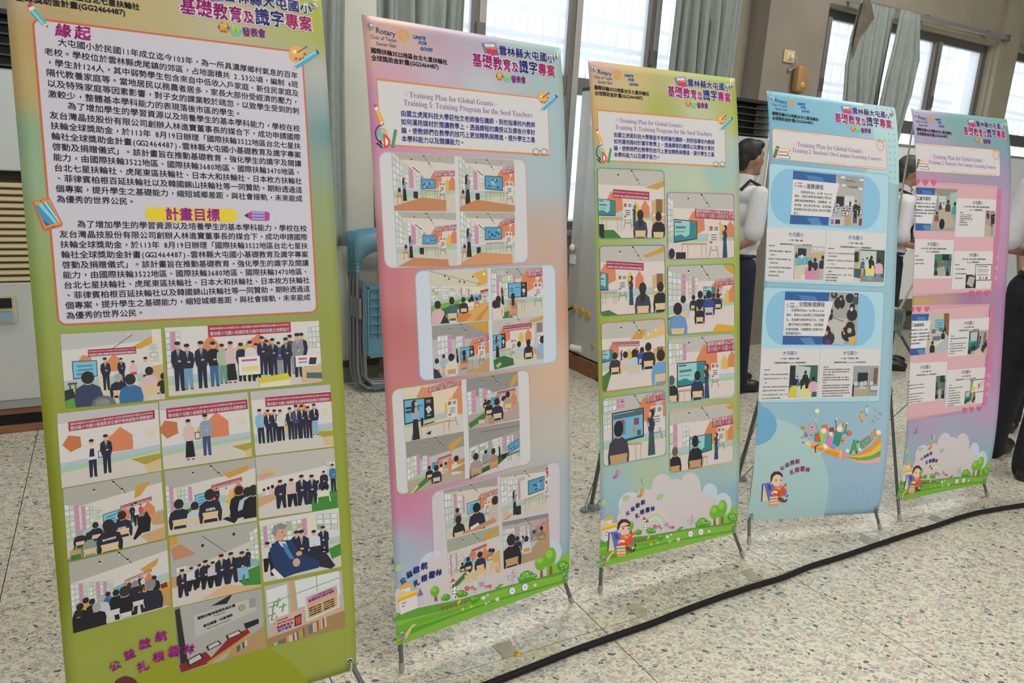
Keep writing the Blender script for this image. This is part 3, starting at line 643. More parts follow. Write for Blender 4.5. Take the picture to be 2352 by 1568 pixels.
p = pr(1, 'printed_drawing', .0009, 'b1', 'printed picture of an orange tablet')
p.q('c8642c', 222,250, 345,226, 436,404, 424,424, 310,450, 298,440); p.q('e88c3c', 236,252, 340,232, 428,404, 312,436)
p.q('3a90b8', 240,278, 335,250, 412,392, 318,420); p.q('88c8dc', 262,270, 290,262, 398,396, 380,402); p.q('9ed4e4', 305,258, 322,254, 410,385, 405,394); p.q('1e5c9c', 290,370, 318,420, 345,412)
p.e('5a3020', 285,248, 5); p.q('5a3020', 358,424, 380,418, 382,424, 360,430)
p = pr(1, 'printed_drawing', .0009, 'a1', 'printed picture of a pencil with pink rubber')
p.e('c84070', 212,40, 20,20); p.q('e0d8a0', 196,56, 232,40, 244,60, 206,80); p.q('58b0bc', 206,80, 244,60, 326,160, 292,176); p.q('8cd0d0', 216,74, 226,70, 306,166, 296,174); p.q('e8c49c', 292,176, 326,160, 333,194); p.q('2a2a34', 318,182, 330,176, 333,194)
p = pr(1, 'printed_drawing', .0009, 'a1', 'printed picture of a palette and blue pencil')
p.e('e2a53c', 2062,378, 62,58, 10, 22); p.e('e2a53c', 2045,362, 42,44); p.e('f0e6d0', 2040,358, 12)
for x, y, c in ((2110,376,'3f6fb8'), (2100,402,'3f9a5c'), (2078,410,'d8452c'), (2050,408,'6a62a4')): p.e(c, x, y, 11)
p.l('5c4a96', 2.6, 2060,365, 2126,322)
p.q('3aa0cc', 2036,450, 2186,352, 2204,382, 2056,478); p.q('8cd0e4', 2036,450, 2186,352, 2192,362, 2042,459); p.q('e8a0a0', 2030,488, 2036,450, 2056,478); p.q('2e2e3a', 2186,352, 2198,345, 2210,372, 2204,382)
def award(z, quad, b, people, house=None, pent=None, table=None, cam=None):
    f = Photo(z, quad); f.room(14, 10, 80, 72)
    if pent: f.pent(*pent)
    if house: f.house(house[0]-house[2]*.45, house[1], house[2]*.9, house[3]*.72, 'y'); f.house(*house)
    f.q('e0d8b8', 88,38, 96,38, 94,50, 86,47)
    if table: f.q('b0a038', *table); f.q('d8c090', table[6], table[7], table[4], table[5], 100, table[5]+16, table[6]+2, table[7]+14)
    f.ban(*b)
    for a in people: f.stand(*a[:3], **a[3])
    return f
f = Photo('c1', [125,90, 880,48, 912,575, 168,645], 'printed photograph of an opening speech before a seated audience')
f.room(22, 14, 76, 70); f.q('d8a43c', 64,26, 97,5, 100,8, 100,14, 78,26); f.l('h', .7, 44,28, 70,6); f.e('w', 54,17, 1.6); f.e('w', 66,5, 1.6)
f.q('e6ddd0', 90,0, 100,0, 100,70, 90,62); f.pent(22, 38, 9, 'd8905c'); f.house(50, 55, 15, 24, 'd8905c'); f.q('d8b080', 88,52, 100,50, 100,82, 88,80)
f.win(86, 22, 44, 96, 20, 46, 4, 4); f.ban(25, 23, 73, 23, 9.5); f.q('5ca040', 0,80, 14,78, 22,84, 26,100, 0,100)
f.screen(9, 37, 62, 33, 38, 60, 0); f.table(4, 66, 12, 66, 14, '6a4a3c'); f.q('2a2a30', 0,76, 8,74, 10,86, 0,90)
f.q('e0d0b8', 34,60, 40,59, 42,80, 34,82)
for x, y, h, t, b_, kw in ((41,80,45,'n','n',{'tie':'x'}), (57,73,36,'n','n',{'tie':'x'}), (69,80,38,'m','e',{'skirt':True}), (82,84,46,'w','k',{})): f.stand(x, y, h, t, b_, **kw)
f.q('c84a5c', 66,58, 72,58, 72,62, 66,63)
f.back(53, 92, 34, 'n', 'b0aca8', 'T'); f.back(85, 88, 36, 'm', 'h', 'T'); f.back(100, 92, 30, 'h'); f.chair(88, 98, 26); f.chair(57, 100, 18); f.chair(72, 100, 22)
f.back(23, 104, 52, '34405e', 'h'); f.back(65, 106, 46, '3a6ea4', 'h'); f.e('6a7078', 37,100, 15, 13); f.e('8a8e94', 36,97, 9, 6)
f = Photo('c1', [907,40, 2065,-12, 2090,448, 940,556], 'printed photograph of a large group standing under a red banner')
f.room(4, 2, 84, 80, 'e'); f.win(0, 6, 60, 9, 6, 58, 3, 6, (1,)); f.win(92, 10, 42, 100, 8, 44, 3, 4); f.house(27, 46, 10, 32, 'o'); f.house(58, 50, 17, 34, 'o'); f.house(47, 50, 10, 22, 'y'); f.pent(88, 30, 9, 'e0d4b0')
f.ban(26, 0, 80, -1, 17)
for x, y, h, t, b_, kw in ((34,78,46,'h','k',{}), (37,80,44,'w','k',{}), (46,86,58,'3a8cc0','k',{}), (56,84,54,'c4d4e4','k',{}), (63,80,54,'n','k',{'tie':'x'}), (71,84,54,'x','g',{}), (79,82,62,'d','g',{}), (87,84,66,'n','n',{'tie':'x'})): f.stand(x, y, h, t, b_, **kw)
for x, y, h, t, b_, kw in ((7,93,72,'n','n',{'tie':'x'}), (12.5,92,67,'n','6f9cc0',{'tie':'x'}), (21,92,70,'n','n',{'tie':'x'}), (28.5,91,67,'k','3a6a9c',{}), (34,88,60,'a8c0a4','6a9c84',{}), (39.5,88,63,'m','k',{'skirt':True}), (46,87,58,'n','k',{}), (52,88,62,'w','k',{}), (60,80,60,'n','n',{'tie':'x'}), (67,82,58,'n','n',{'tie':'x'}), (76,86,62,'n','n',{'tie':'x'}), (84,88,70,'8c9098','n',{'tie':'x'})): f.stand(x, y, h, t, b_, **kw)
f.r('e8e4e6', 44,50, 58,78); f.r('cf4a8c', 46,54, 56,57); f.r('e8d890', 46,65, 57,73); f.q('e8e4e0', 82,54, 97,54, 97,72, 82,72); f.r('cf4a8c', 84,58, 90,61); f.r('3a98b4', 84,64, 90,66); f.q('2e2e38', 92,58, 97,59, 96,70, 91,69)
f.q('d8cc3c', 56,84, 76,80, 78,90, 57,93); f.q('e8e2c8', 57,93, 78,90, 78,100, 57,100); f.q('d8b888', 86,72, 100,74, 100,100, 86,96); f.q('4a6a7c', 89,82, 100,84, 100,94, 89,91)
f = award('c1', [100,685, 858,600, 886,1111, 137,1243], (10, 13, 96, 10.5, 12.5), [(31,92,52,dict(top='e',bot='n',pic=1)), (45,90,54,dict(top='n',bot='n',pic=0,tie='x'))], (60,62,24,34), (13,42,12,'c87848'), (69,76, 100,74, 100,82, 83,87))
f.q('n', 29,53, 33,53, 33,64, 28,64)
f = award('c1', [865,590, 1530,522, 1565,1005, 900,1105], (7, 12, 99, 11, 15), [(30,91,60,dict(top='m',bot='k',skirt=True,pic=1)), (49,88,62,dict(top='8ea0bc',bot='x',pic=0))], (62,63,26,38), (9,42,14,'c87848'), (77,80, 100,78, 100,86, 92,90))
f = award('c1', [1550,520, 2150,465, 2178,930, 1590,1000], (17, 11, 100, 12, 15), [], (62,66,26,42), (18,45,12,'o'), (74,73, 100,74, 100,82, 86,83))
for i, (x, y, h, t, b_) in enumerate(((9,82,54,'8cb8dc','n'), (19,82,52,'n','n'), (27,81,50,'n','n'), (34,81,49,'w','k'), (46,81,51,'n','n'), (54,81,54,'x','n'), (61,81,53,'n','n'), (69,82,51,'n','n'), (77,78,50,'n','8ab4dc'))): f.stand(x, y, h, t, b_, tie=None if i in (0, 3) else 'w', pic=1 if i == 3 else False)
def corner(z, quad, win, scr, ban, table=None, easel=None, slab=None, f0=70, f1=64, green=None, label=None, ceil='b6b2aa', c0=30, c1=16, tint='cfd9c2', scrk=0, full=True, wl='dcd6d0', pent=1, fl='d4ccc0'):
    f = Photo(z, quad, label); f.room(c0, c1, f0, f1, ceil, wl, 1, fl)
    if win:
        for w_ in win: f.win(*w_[:8], pink=w_[8] if len(w_) > 8 else (), tint=tint)
    if slab: f.q('d0a040', *slab)
    f.l('h', .6, 48,0, 62,22)
    for x, y in ((30,10), (50,4), (58,16)): f.r('2a2a2e', x-1, y-2, x+1, y+1); f.e('f4f0e8', x, y+1.5, 1.1)
    if ban:
        x0, y0, x1, y1, h = ban
        if pent: f.pent(x0+2, y0+h+8, h*1.1+4); f.house(x0+(x1-x0)*.62, y0+h+26, 10, 22, 'y') if pent > 0 else None; f.house(x0+(x1-x0)*.88, y1+h+26, 13, 26)
        f.ban(x0, y0, x1, y1, h, full=full)
    if green: f.q('3f7c3c', *green)
    if scr: f.screen(*scr, kind=scrk)
    if table: f.table(*table)
    if easel: f.easel(*easel)
    return f
f = corner('d1', [143,135, 868,5, 900,500, 180,668], [(0,22,72,14,26,66,3,6,(2,)), (16,28,64,28,32,58,3,5,(0,)), (30,34,52,36,35,50,2,4)], (37,46,66,54,43,60), (55,39,88,34,6), (38,66,52,62,12), None, (72,15, 88,12, 76,30, 70,32), 74, 66, (8,80, 40,66, 60,62, 58,72, 30,100, 0,100))
f.q('c8a070', 82,60, 100,58, 100,78, 88,76); f.q('d0a878', 74,88, 100,82, 100,100, 82,100); f.stand(52, 66, 20, 'm', 'k', skirt=True); f.stand(71, 72, 34, 'w', 'k'); f.stand(67,66,26,'n','n'); f.stand(76,64,22,'c84a5c','k')
f.q('k', 72,62, 82,54, 86,66, 84,84, 76,84, 68,92, 66,90, 72,74); f.e('8a8a88', 77,57, 3.4)
f.back(13, 84, 24, 'n', 'b0a8a4', 'T'); f.back(29, 80, 26, 'n', 'h', 'T'); f.back(56, 84, 38, '24263a', 'h', 'T'); f.t('林嘉弘', 'e', 51, 72, 60, 72, .0003); f.back(42, 104, 50, '22222e', 'h', 'T', pony=True); f.t('雲林縣議員', 'e', 35, 84, 49, 83, .0002); f.t('黃美瑤', 'e', 38, 92, 46, 91, .0003); f.back(22, 100, 34, '8c9c98', 'h', 'T', .8); f.chair(8, 100, 20, 't')
f = corner('d1', [890,5, 1562,-95, 1572,370, 922,480], [(0,22,74,8,26,66,2,6,(1,)), (12,26,58,28,30,52,4,4,(3,))], (31,44,64,49,41,60), (49,33,84,27,7), (34,64,50,60,12), None, (62,18, 92,10, 92,18, 70,26), 66, 60, (20,64, 44,58, 46,80, 20,90), pent=1)
f.stand(55, 66, 28, 'n', 'n'); f.stand(66, 62, 22, 'e', 'm', skirt=True); f.back(13, 92, 46, 'n', 'h', 'T'); f.back(30, 92, 38, 'c8ccd4', 'h', 'T'); f.back(47, 90, 52, '22243a', 'h', 'T'); f.t('林嘉弘', 'e', 42, 72, 53, 71, .0003)
for x, y, h in ((80,84,44), (90,90,46), (97,94,52)): f.back(x, y, h, 'k' if h != 46 else 'a8c4dc', 'h'); 
f.q('k', 68,84, 84,78, 86,90, 72,92); f.q('k', 60,88, 66,86, 78,92, 74,98)
f = Photo('d1', [1564,-100, 2144,-168, 2172,272, 1590,355]); f.room(40, 26, 72, 68, 'c4c0b8'); f.q('d8a090', 0,30, 18,26, 22,32, 4,38); f.q('d0c090', 5,20, 28,24, 30,28, 10,28); f.win(88,20,60,100,22,58,3,5); f.q('3f8c3c', 66,74, 100,70, 100,100, 66,100)
for i in range(16): f.back(8+i*5.2, 66, 14 + (i%3)*2, f.rn.choice(['k','n','m','3a6ea4','d8d8d8']), 'h')
f.q('d0a878', 0,66, 22,62, 22,72, 0,82)
for x, h, t, b_ in ((28,46,'24263a','n'), (42,46,'m','k'), (55,50,'n','n'), (68,48,'n','n')): f.sit(x, 88, h, t, b_, tie=None if x < 50 else 'x')
f.sit(84, 70, 34, 'n', 'n'); f.stand(96, 72, 46, '3a78b4', 'k'); f.chair(82, 88, 30, 'e8dcc8')
f = corner('d1', [185,680, 910,508, 940,998, 220,1200], [(0,30,80,16,34,70,4,6,(2,)), (18,34,68,32,38,62,4,5,(2,)), (32,38,60,42,40,56,3,4,(0,))], (42,52,66,54,48,62), (54,44,82,38,4), None, None, (70,34, 90,24, 88,32, 76,42), 74, 60, (0,90, 30,70, 40,64, 44,68, 20,100, 0,100))
f.q('d8a848', 84,66, 100,62, 100,72, 88,76); f.q('c89858', 84,76, 100,72, 100,100, 84,92); f.stand(58, 66, 20, 'n', 'n'); f.stand(69,62,18,'n','n'); f.stand(72,66,20,'w','k'); f.q('8c2c34', 90,64, 97,62, 98,70, 91,71)
for x, y, h, c, hc in ((14,80,26,'c8a848','h'), (20,84,26,'k','h'), (36,76,22,'3a6ea4','h'), (44,82,28,'k','h'), (54,78,24,'8ca8a0','h'), (64,74,26,'n','8a8a8a'), (84,70,22,'k','h'), (8,90,30,'k','h'), (29,88,32,'c8ccd4','b0b0b0'), (6,102,34,'k','h'), (24,102,36,'k','a8aaae'), (53,98,46,'k','3c2c28'), (68,84,26,'n','h'), (80,98,46,'n','8a8c90')): f.back(x, y, h, c, hc)
f.chair(53, 104, 20, 'd8d4d0'); f.chair(40, 98, 24, 'd8d4d0'); f.chair(66, 92, 20, 'd8d4d0')
f = Photo('d1', [925,495, 1575,378, 1605,858, 955,1012]); f.room(56, 24, 80, 66, 'b4b2ac', dado=0, wall='d4cec4'); f.q('c88c6c', 0,16, 12,12, 28,30, 4,34); f.q('d0a040', 0,0, 8,0, 10,10, 0,14); f.l('h', .7, 36,6, 62,36)
for x, y in ((36,20), (72,12)): f.r('1e1e22', x-1.5, y-2, x+1.5, y+2)
f.win(6,44,62,20,44,60,4,2); f.q('3f8c3c', 74,82, 84,70, 100,66, 100,100, 80,92); f.r('c89c6c', 0,56, 10,72); f.q('8cb4b4', 84,50, 100,40, 100,66, 84,66); f.win(90,14,54,100,8,58,2,6); f.q('e0b48c', 30,98, 60,84, 80,92, 100,96, 100,100)
for i in range(9): f.back(56+i*3.6, 62, 15, f.rn.choice(['k','n','7ca8d0']), 'h')
for x, y, h, t, b_ in ((12,88,40,'n','n'), (22,82,34,'w','k'), (31,80,34,'n','k'), (38,84,42,'24263a','k'), (46,84,38,'c8c8d4','k'), (56,84,46,'n','n'), (67,84,46,'n','n'), (80,84,44,'24263a','8ab8e0')): f.sit(x, y, h, t, b_, tie='x' if t == 'n' else None)
f.stand(87, 66, 28, 'n', 'n')
f = Photo('d1', [1590,372, 2178,275, 2198,708, 1622,825], 'printed photograph of a seated elderly man in a blue suit'); f.room(8, 4, 66, 58, 'e'); f.win(0,10,46,26,8,44,6,5,(1,)); f.win(26,8,40,58,8,36,5,4,(4,),'a9bf86'); f.win(70,4,30,98,8,36,3,3,(),'8fae6c'); f.q('e4dccc', 58,2, 70,2, 70,60, 58,60); f.q('3f8c3c', 84,66, 100,60, 100,80, 88,84)
for x, y, h, t, b_ in ((8,84,48,'w','k'), (16,92,52,'n','k'), (44,78,52,'n','n'), (78,72,46,'n','n'), (66,80,50,'d0dce8','n'), (50,88,62,'n','n')): f.sit(x, y, h, t, b_, tie='x' if t == 'n' else None)
f.q('24243a', 55,62, 80,70, 92,96, 86,100, 62,88, 40,80); f.q('1f3a66', 10,48, 20,36, 38,40, 46,62, 62,76, 72,84, 70,94, 40,96, 22,100, 14,84)
f.q('w', 21,38, 30,40, 34,58, 24,46); f.q('4a84bc', 26,42, 30,44, 40,72, 34,70, 28,54); f.e('d8a888', 24,25, 10, 13); f.q('8f8f8c', 14,24, 17,12, 26,9, 33,14, 31,20, 22,18, 18,30); f.e('d8a888', 42,78, 6,7); f.e('d8a888', 46,64, 5,4); f.e('2a2022', 27,24, 1); f.l('a86a5c', .8, 27,31, 32,30)
f.q('e8e4e0', 10,84, 14,80, 26,100, 20,104)
f = Photo('d1', [968,1012, 1608,868, 1638,1310, 1005,1493], 'printed photograph of a donation plaque above framed certificates'); f.r('b0afaa', 0,0, 100,100); f.q('8f8f8c', 0,0, 6,0, 10,100, 0,100); f.q('2a2a2c', 0,4, 5,2, 10,90, 2,100); f.q('24262a', 40,10, 66,-2, 58,12)
f.q('c0c0bc', 20,18, 92,12, 92,34, 20,52); f.t('國際扶輪地區獎助金計畫', '3a3c44', 24, 26, 68, 19, .0004); f.t('December,2023', 'k', 42, 27, 56, 25.5, .0001); f.t('數位播種・社區領航', '2e3038', 30, 40, 64, 33, .0004); f.t('Digital Sowing,Community Pilot', 'k', 33, 44.5, 61, 39, .0001)
f.e('a08c48', 75,24, 5.2); f.e('c0c0bc', 75,24, 3.4); f.e('a08c48', 75,24, 1.4)
for i in range(6): f.l('a08c48', .7, 75,24, 75+4.5*f.a*math.cos(i*1.047), 24+4.5*math.sin(i*1.047))
for i in range(7): f.r('6a6c70', 84, 13+i*2.2, 92, 14+i*2.2)
f.q('b89468', 60,86, 100,62, 100,100, 50,100); f.q('8c2430', 0,88, 30,78, 36,90, 58,66, 80,60, 84,70, 60,82, 34,98, 2,100); f.q('c8963c', 30,96, 60,80, 84,66, 84,70, 62,84, 34,99)
for x, y, w_, h_ in ((8,78,20,16), (31,66,18,12), (54,58,20,11)): f.q('22201e', x, y+h_*.35, x+w_*.8, y, x+w_, y+h_*.6, x+w_*.1, y+h_); f.q('c8c6c0', x+w_*.14, y+h_*.4, x+w_*.75, y+h_*.12, x+w_*.88, y+h_*.55, x+w_*.18, y+h_*.85)
f.q('1e1c1c', 76,50, 94,48, 94,56, 78,60)
for i in range(8): f.q(f.rn.choice(['3a5a8c','d8d4cc','7c2c3c','2f4a44']), 66+i*1.6, 84-i*.8, 67.2+i*1.6, 83-i*.8, 67.2+i*1.6, 93-i*.9, 66+i*1.6, 94-i*.9)
f = Photo('d1', [1628,852, 2200,735, 2228,1155, 1655,1303], 'printed photograph of two project boards on a bookshelf'); f.r('bcbab4', 0,0, 100,100); f.q('dfe4e4', 2,8, 28,4, 28,60, 4,62); f.q('dfe4e4', 38,2, 96,0, 96,40, 40,48); f.q('c9a888', 30,0, 38,0, 40,60, 32,62)
for x, y in ((8,30), (14,24), (20,34), (10,52), (6,44)): f.l('7ca06c', 2.5, x, y+14, x+3, y); f.l('7ca06c', 2, x-4, y+6, x+6, y+4)
f.l('a8a49c', 1.5, 66,0, 66,30); f.l('a8a49c', 1.5, 2,30, 96,12); f.q('cdb39a', 0,76, 100,62, 100,78, 0,92); f.q('a8875c', 0,86, 100,70, 100,100, 0,100)
f.q('e2b0a4', 10,56, 46,50, 44,78, 12,82); f.t('GG2464487', 'k', 13, 62, 27, 60, .0002); f.t('國際扶輪全球獎助金', '5a3a5a', 13, 67, 36, 64, .0001); f.t('基礎教育及', 'b8307a', 12, 74, 33, 71, .0004); f.t('識字專案', '3a88b4', 13, 80, 31, 77, .0004); f.q('2e2e36', 35,60, 44,58, 43,76, 34,77); f.q('c8503c', 36,63, 43,61, 42,74, 36,75)
f.q('dcdcdc', 48,30, 94,20, 94,62, 50,74); f.q('d8b07c', 51,33, 92,24, 91,60, 52,70); f.q('c8a4b4', 51,33, 92,24, 92,38, 52,46); f.t('GG2464487國際扶輪全球獎助金', 'k', 58, 36, 86, 29, .0001); f.t('基礎教育及識字專案', 'b8307a', 54, 42, 88, 34, .0004)
for i in range(4): f.t(['國際扶輪3522地區', '國際扶輪3680地區', '台北七星扶輪社', '虎尾東區扶輪社'][i], 'k', 54, 54+i*4, 70, 50.5+i*4, .0002); f.t(['虎尾東區扶輪社', '日本大和扶輪社', '日本枚方扶輪社', '韓國錦山扶輪社'][i], 'k', 73, 50+i*3.8, 88, 46.5+i*3.8, .0002)
for i in range(26): x = 8 + i*2.6; f.q(f.rn.choice(['e0dcd4','b8485c','d8d4c8','4a6a8c','d8a83c']), x, 96-i*.9, x+1.6, 95.6-i*.9, x+2, 106-i*.6, x+.2, 106-i*.6) if not 14 < i < 17 else None
slogan(1, 'd1', 'a8308c', [(500,1484,92), (600,1398,92), (706,1318,96), (822,1258,92)], [(694,1486,98), (806,1412,94), (912,1372,98), (1024,1346,84)], (30, 10), (20, 2), .0010)
p = pr(1, 'printed_drawing', .0008, 'd1'); p.e('5a2a2c', 608,1600, 95,82); p.q('5a2a2c', 590,1530, 600,1512, 622,1524)
header(1)
# ================================================================ sheet 2 and sheet 3: teacher training
def teacher_box(k, z, quad, ls):
    box_frame(k, z, quad); p = pr(k, 'printed_text', .0006, z)
    (a, b, c, d) = ls['a']; angle(p, *ls['lt']); angle(p, *ls['rt'], right=True)
    p.text(mb('Training Plan for Global Grants'), '8a5a9c', (a[0], a[1]), (b[0], b[1]), bold=0, vs=1.12)
    p.text(mb('Training 1: Training Program for the Seed Teachers'), '8a5a9c', (c[0], c[1]), (d[0], d[1]), bold=0, vs=1.2)
    p = pr(k, 'printed_text', .0006, z); T = ls['txt']; n = 29
    (u0, v0), (u1, v1), (u2, v2), (u3, v3) = p.uv(ls['q'])
    for i, t in enumerate(T):
        f = i/3; A = (u0 + (u2-u0)*f, v0 + (v2-v0)*f); B = (u1 + (u3-u1)*f, v1 + (v3-v1)*f); k_ = len(t)/27
        em = (B[0]-A[0])/27; p.text(t, '38389c', (A[0], A[1]), (A[0] + (B[0]-A[0])*k_, A[1] + (B[1]-A[1])*k_), bold=.00035, cell=1, uvin=True, vs=1.08)
teacher_box(2, 'a2', [205,745, 2030,952, 2035,1558, 240,1437], dict(a=[(556,938), (1445,1032), (494,1022), (1858,1156)], lt=(500,905,42,22), rt=(1452,1012,40,20),
    q=[462,1132, 1886,1256, 472,1402, 1886,1492], txt=['由國立虎尾科技大學莊怡文老師擔任講師，到校指導校內教師', '如何運用媒材於閱讀教學上，透過課程的講授以及課後分享討', '論，使教師們在教學的技巧上更加精熟與精進，提升學生之基', '本學科能力以及閱讀能力。']))
teacher_box(3, 'a3', [185,695, 1892,865, 1895,1478, 200,1378], dict(a=[(482,878), (1310,948), (425,968), (1716,1064)], lt=(430,845,40,22), rt=(1318,928,38,20),
    q=[402,1066, 1748,1170, 406,1332, 1744,1412], txt=['由國立虎尾科技大學陳星平老師擔任講師，到校指導校內教師', '如何運用媒材於識字教學上，透過課程的講授以及課後分享討', '論，使教師們在教學的技巧上更加精熟與精進，提升學生之基', '本學科能力以及識字能力。']))
for k in (2, 3): header(k); deco_corner(k); glasses(k); deco_left(k)
def panel(k, z, quad, r, w, fill, edge):
    p = pr(k, 'printed_panel', .0003, z); p.rr(fill, edge, w, quad, r)
panel(2, 'b2', [100,30, 1800,130, 1810,1320, 155,1385], 24, 2.6, 'c9c8cc', 'c49aa8')
panel(2, 'c2', [388,108, 2110,42, 2135,1240, 445,1470], 22, 2.6, 'c2cad6', '8cbcd8')
panel(2, 'd2', [105,285, 1750,35, 1785,1170, 150,1568], 22, 2.4, 'c8c6ca', 'b4a44c')
panel(2, 'e2', [345,225, 1320,0, 1335,660, 395,985], 24, 2.4, 'c4bcc4', 'b4a0b0')
G1 = [(0,0,54,6,4,58,2,3), (10,8,62,24,24,60,3,5), (24,22,58,34,30,58,2,4,(0,)), (40,34,58,50,40,56,3,3,(2,))]
def readroom(z, quad, scr, ban, table, easel, sp, k=1, c0=0, c1=26):
    f = corner(z, quad, [(0,-6,58,16,14,60,3,5), (18,16,60,32,28,60,2,5,(1,)), (36,30,56,48,38,52,3,3,(2,))], None, ban, None, None, None, 78, 68, None, c0=10, c1=14, full=False, wl='ded4cc', pent=1)
    f.q('efe8e6', 28,18, 42,28, 42,34, 30,26); f.q('2a2426', 31,22, 42,31, 42,33, 31,24); f.l('h', .5, 76,4, 76,12); f.e('f4f0e8', 76,12, 1.2)
    f.screen(*scr, kind=k); f.table(*table); f.easel(*easel); f.r('1e1e22', sp[0]+14, 66, sp[0]+21, 78); f.talk(*sp[:3]); f.e('c8a888', sp[0]-8, 70, 4.5, 5); f.e('2a2a30', sp[0]-8, 64, 3, 4); f.r('d07c3c', sp[0]-13, 74, sp[0]-4, 76); f.l('d07c3c', 1, sp[0]-11,76, sp[0]-12,88); f.l('d07c3c', 1, sp[0]-5,76, sp[0]-4,86)
    return f
f = readroom('b2', [246,55, 965,95, 982,725, 278,718], (43,42,61,67,43,60), (66,28,100,26,10), (44,62,71,63,16), (78,78,30), (17,84,42)); f.q('c88a5c', 0,92, 44,76, 84,80, 84,100, 0,100)
f = readroom('b2', [1015,100, 1652,140, 1663,730, 1032,725], (45,32,58,78,33,60), (78,15,101,12,13), (46,62,80,62,20), (90,84,42), (14,92,60), 1); f.q('c88a5c', 0,92, 30,78, 100,88, 100,100, 0,100)
f = readroom('b2', [283,732, 985,740, 1000,1352, 310,1358], (42,42,60,66,42,59), (64,27,101,22,10), (42,64,69,65,18), (76,78,32), (23,86,42), 1); f.q('c88a5c', 2,100, 28,84, 84,88, 86,100)
f = readroom('b2', [1035,738, 1658,740, 1665,1325, 1050,1350], (43,28,53,75,28,52), (76,13,101,6,13), (45,58,78,57,20), (88,76,38), (14,86,56), 1); f.q('d89a6c', 0,94, 34,76, 95,82, 95,100, 0,100)
f = Photo('c2', [568,120, 1275,90, 1300,715, 595,775]); f.room(26, 36, 66, 56, 'd4cfb8', wall='e6dcc4', floor='e2d8d0'); f.q('e0b050', 74,8, 100,0, 100,28, 80,34, 84,22); f.e('fff8e0', 94,10, 2.5); f.l('h', .6, 0,0, 88,30)
for x, y in ((25,10), (32,16), (50,22), (58,24), (74,14)): f.r('1e1e22', x-1, y-2, x+1, y+2)
f.win(2,27,58,18,27,56,3,5,(),'a9bf86'); f.win(20,28,56,34,30,52,3,5,(),'b9cf76'); f.win(40,32,52,54,34,50,4,4,(3,)); f.win(60,36,52,70,38,50,3,3,(1,)); f.r('b8b8b4', 32,34, 40,39); f.q('7cae4c', 0,66, 40,58, 70,52, 70,56, 40,66, 0,78); f.q('3a6a34', 0,78, 44,64, 60,66, 30,84, 0,90)
f.ban(86,42,100,39,6); f.screen(74,52,62,87,50,60,3); f.easel(94,66,20); f.q('e0a860', 60,100, 40,84, 92,64, 100,66, 100,100); f.q('d8843c', 40,88, 52,80, 70,88, 56,100, 44,100); f.q('c89048', 72,100, 98,72, 100,74, 84,100)
f.back(79,74,20,'c88c6c','h','T'); f.back(66,78,22,'e6dcd8','h','T'); f.back(70,62,14,'n'); f.stand(71,62,14,'n','k'); f.back(55,84,32,'2a2a34','h','T'); f.back(35,96,46,'3a6a74','h','T',.8); f.chair(36,96,20); f.back(11,102,46,'d8b4b8','h'); f.q('2a2a2c', 14,100, 22,82, 30,100)
f = corner('c2', [1325,88, 1950,62, 1965,660, 1338,712], [(0,8,60,14,10,56,3,4,(2,)), (20,16,56,46,12,52,5,3,(4,))], (31,30,60,68,30,60), (70,5,100,4,16), (30,64,64,66,22), (90,80,48), None, 76, 70, (0,100,30,84,40,100), k0 if False else 'printed photograph of a reading lesson') if False else None
f = corner('c2', [1325,88, 1950,62, 1965,660, 1338,712], [(0,8,60,14,10,56,3,4,(2,)), (20,16,56,46,12,52,5,3,(4,))], (31,30,60,68,30,60), (70,5,100,4,16), (30,64,64,66,22), (90,80,48), None, 76, 70, (0,100,30,84,40,100), scrk=3, full=False)
f.r('c8c4c0', 10,4, 26,14); f.talk(20,74,36,'6a6a70','k'); f.back(40,96,46,'b88470','h','t',.7,True); f.q('d8a888', 22,78, 36,74, 36,84, 22,88); f.back(12,96,42,'e0c8c0','h','t',1,True); f.back(6,112,50,'e0d0c8','h')
f = corner('c2', [597,792, 1290,728, 1305,1345, 622,1440], [(8,20,70,32,20,64,4,4,(3,)), (40,24,60,56,24,54,4,3,(3,))], (47,47,70,72,46,66), (72,30,100,26,12), (48,72,70,74,20), (86,84,36), (56,0,100,2,100,24,92,22), 80, 72, None, scrk=3, full=False, ceil='9c9c98', c0=26, c1=34, wl='c4bcc0', fl='b8b0b0')
f.talk(42,76,28,'5a5a64','k'); f.q('d8b0a0', 8,84, 46,76, 50,82, 14,94); f.back(18,78,22,'a8bcc8','h'); f.back(6,92,30,'d0ccd4','h','t'); f.back(34,84,26,'e0d8d4','h'); f.back(54,90,38,'a87464','h','t',.7,True); f.back(31,100,44,'e0d4cc','h','t'); f.q('2a3448', 0,80, 8,86, 14,100, 0,100); f.q('c89c68', 86,84, 100,74, 100,100, 70,100); f.q('c8a040', 56,96, 72,90, 76,94, 60,100)
f = corner('c2', [1340,728, 1963,665, 1968,1240, 1355,1330], None, (0,30,62,24,28,58), (20,13,76,12,12), (12,62,36,60,18), (40,78,36), (68,8,100,0,100,8,82,12), 78, 70, None, scrk=3, ceil='c4c0bc', wl='e0d4d0')
f.q('c8c4c8', 82,12, 100,10, 100,68, 82,66); f.win(88,34,60,100,34,62,2,3); f.r('8a8076', 86,14, 98,34); f.q('3a6a3c', 2,100, 0,80, 20,74, 38,82, 40,96); f.q('a8c878', 4,92, 12,86, 16,90, 8,98); f.talk(8,78,46,'7c8490','k'); f.back(50,84,36,'b0cce0','h','T'); f.back(69,88,42,'2a2a34','h','T',.9,True); f.back(98,92,50,'90b8d8','h'); f.q('d0a078', 80,66, 96,82, 90,86, 76,72)
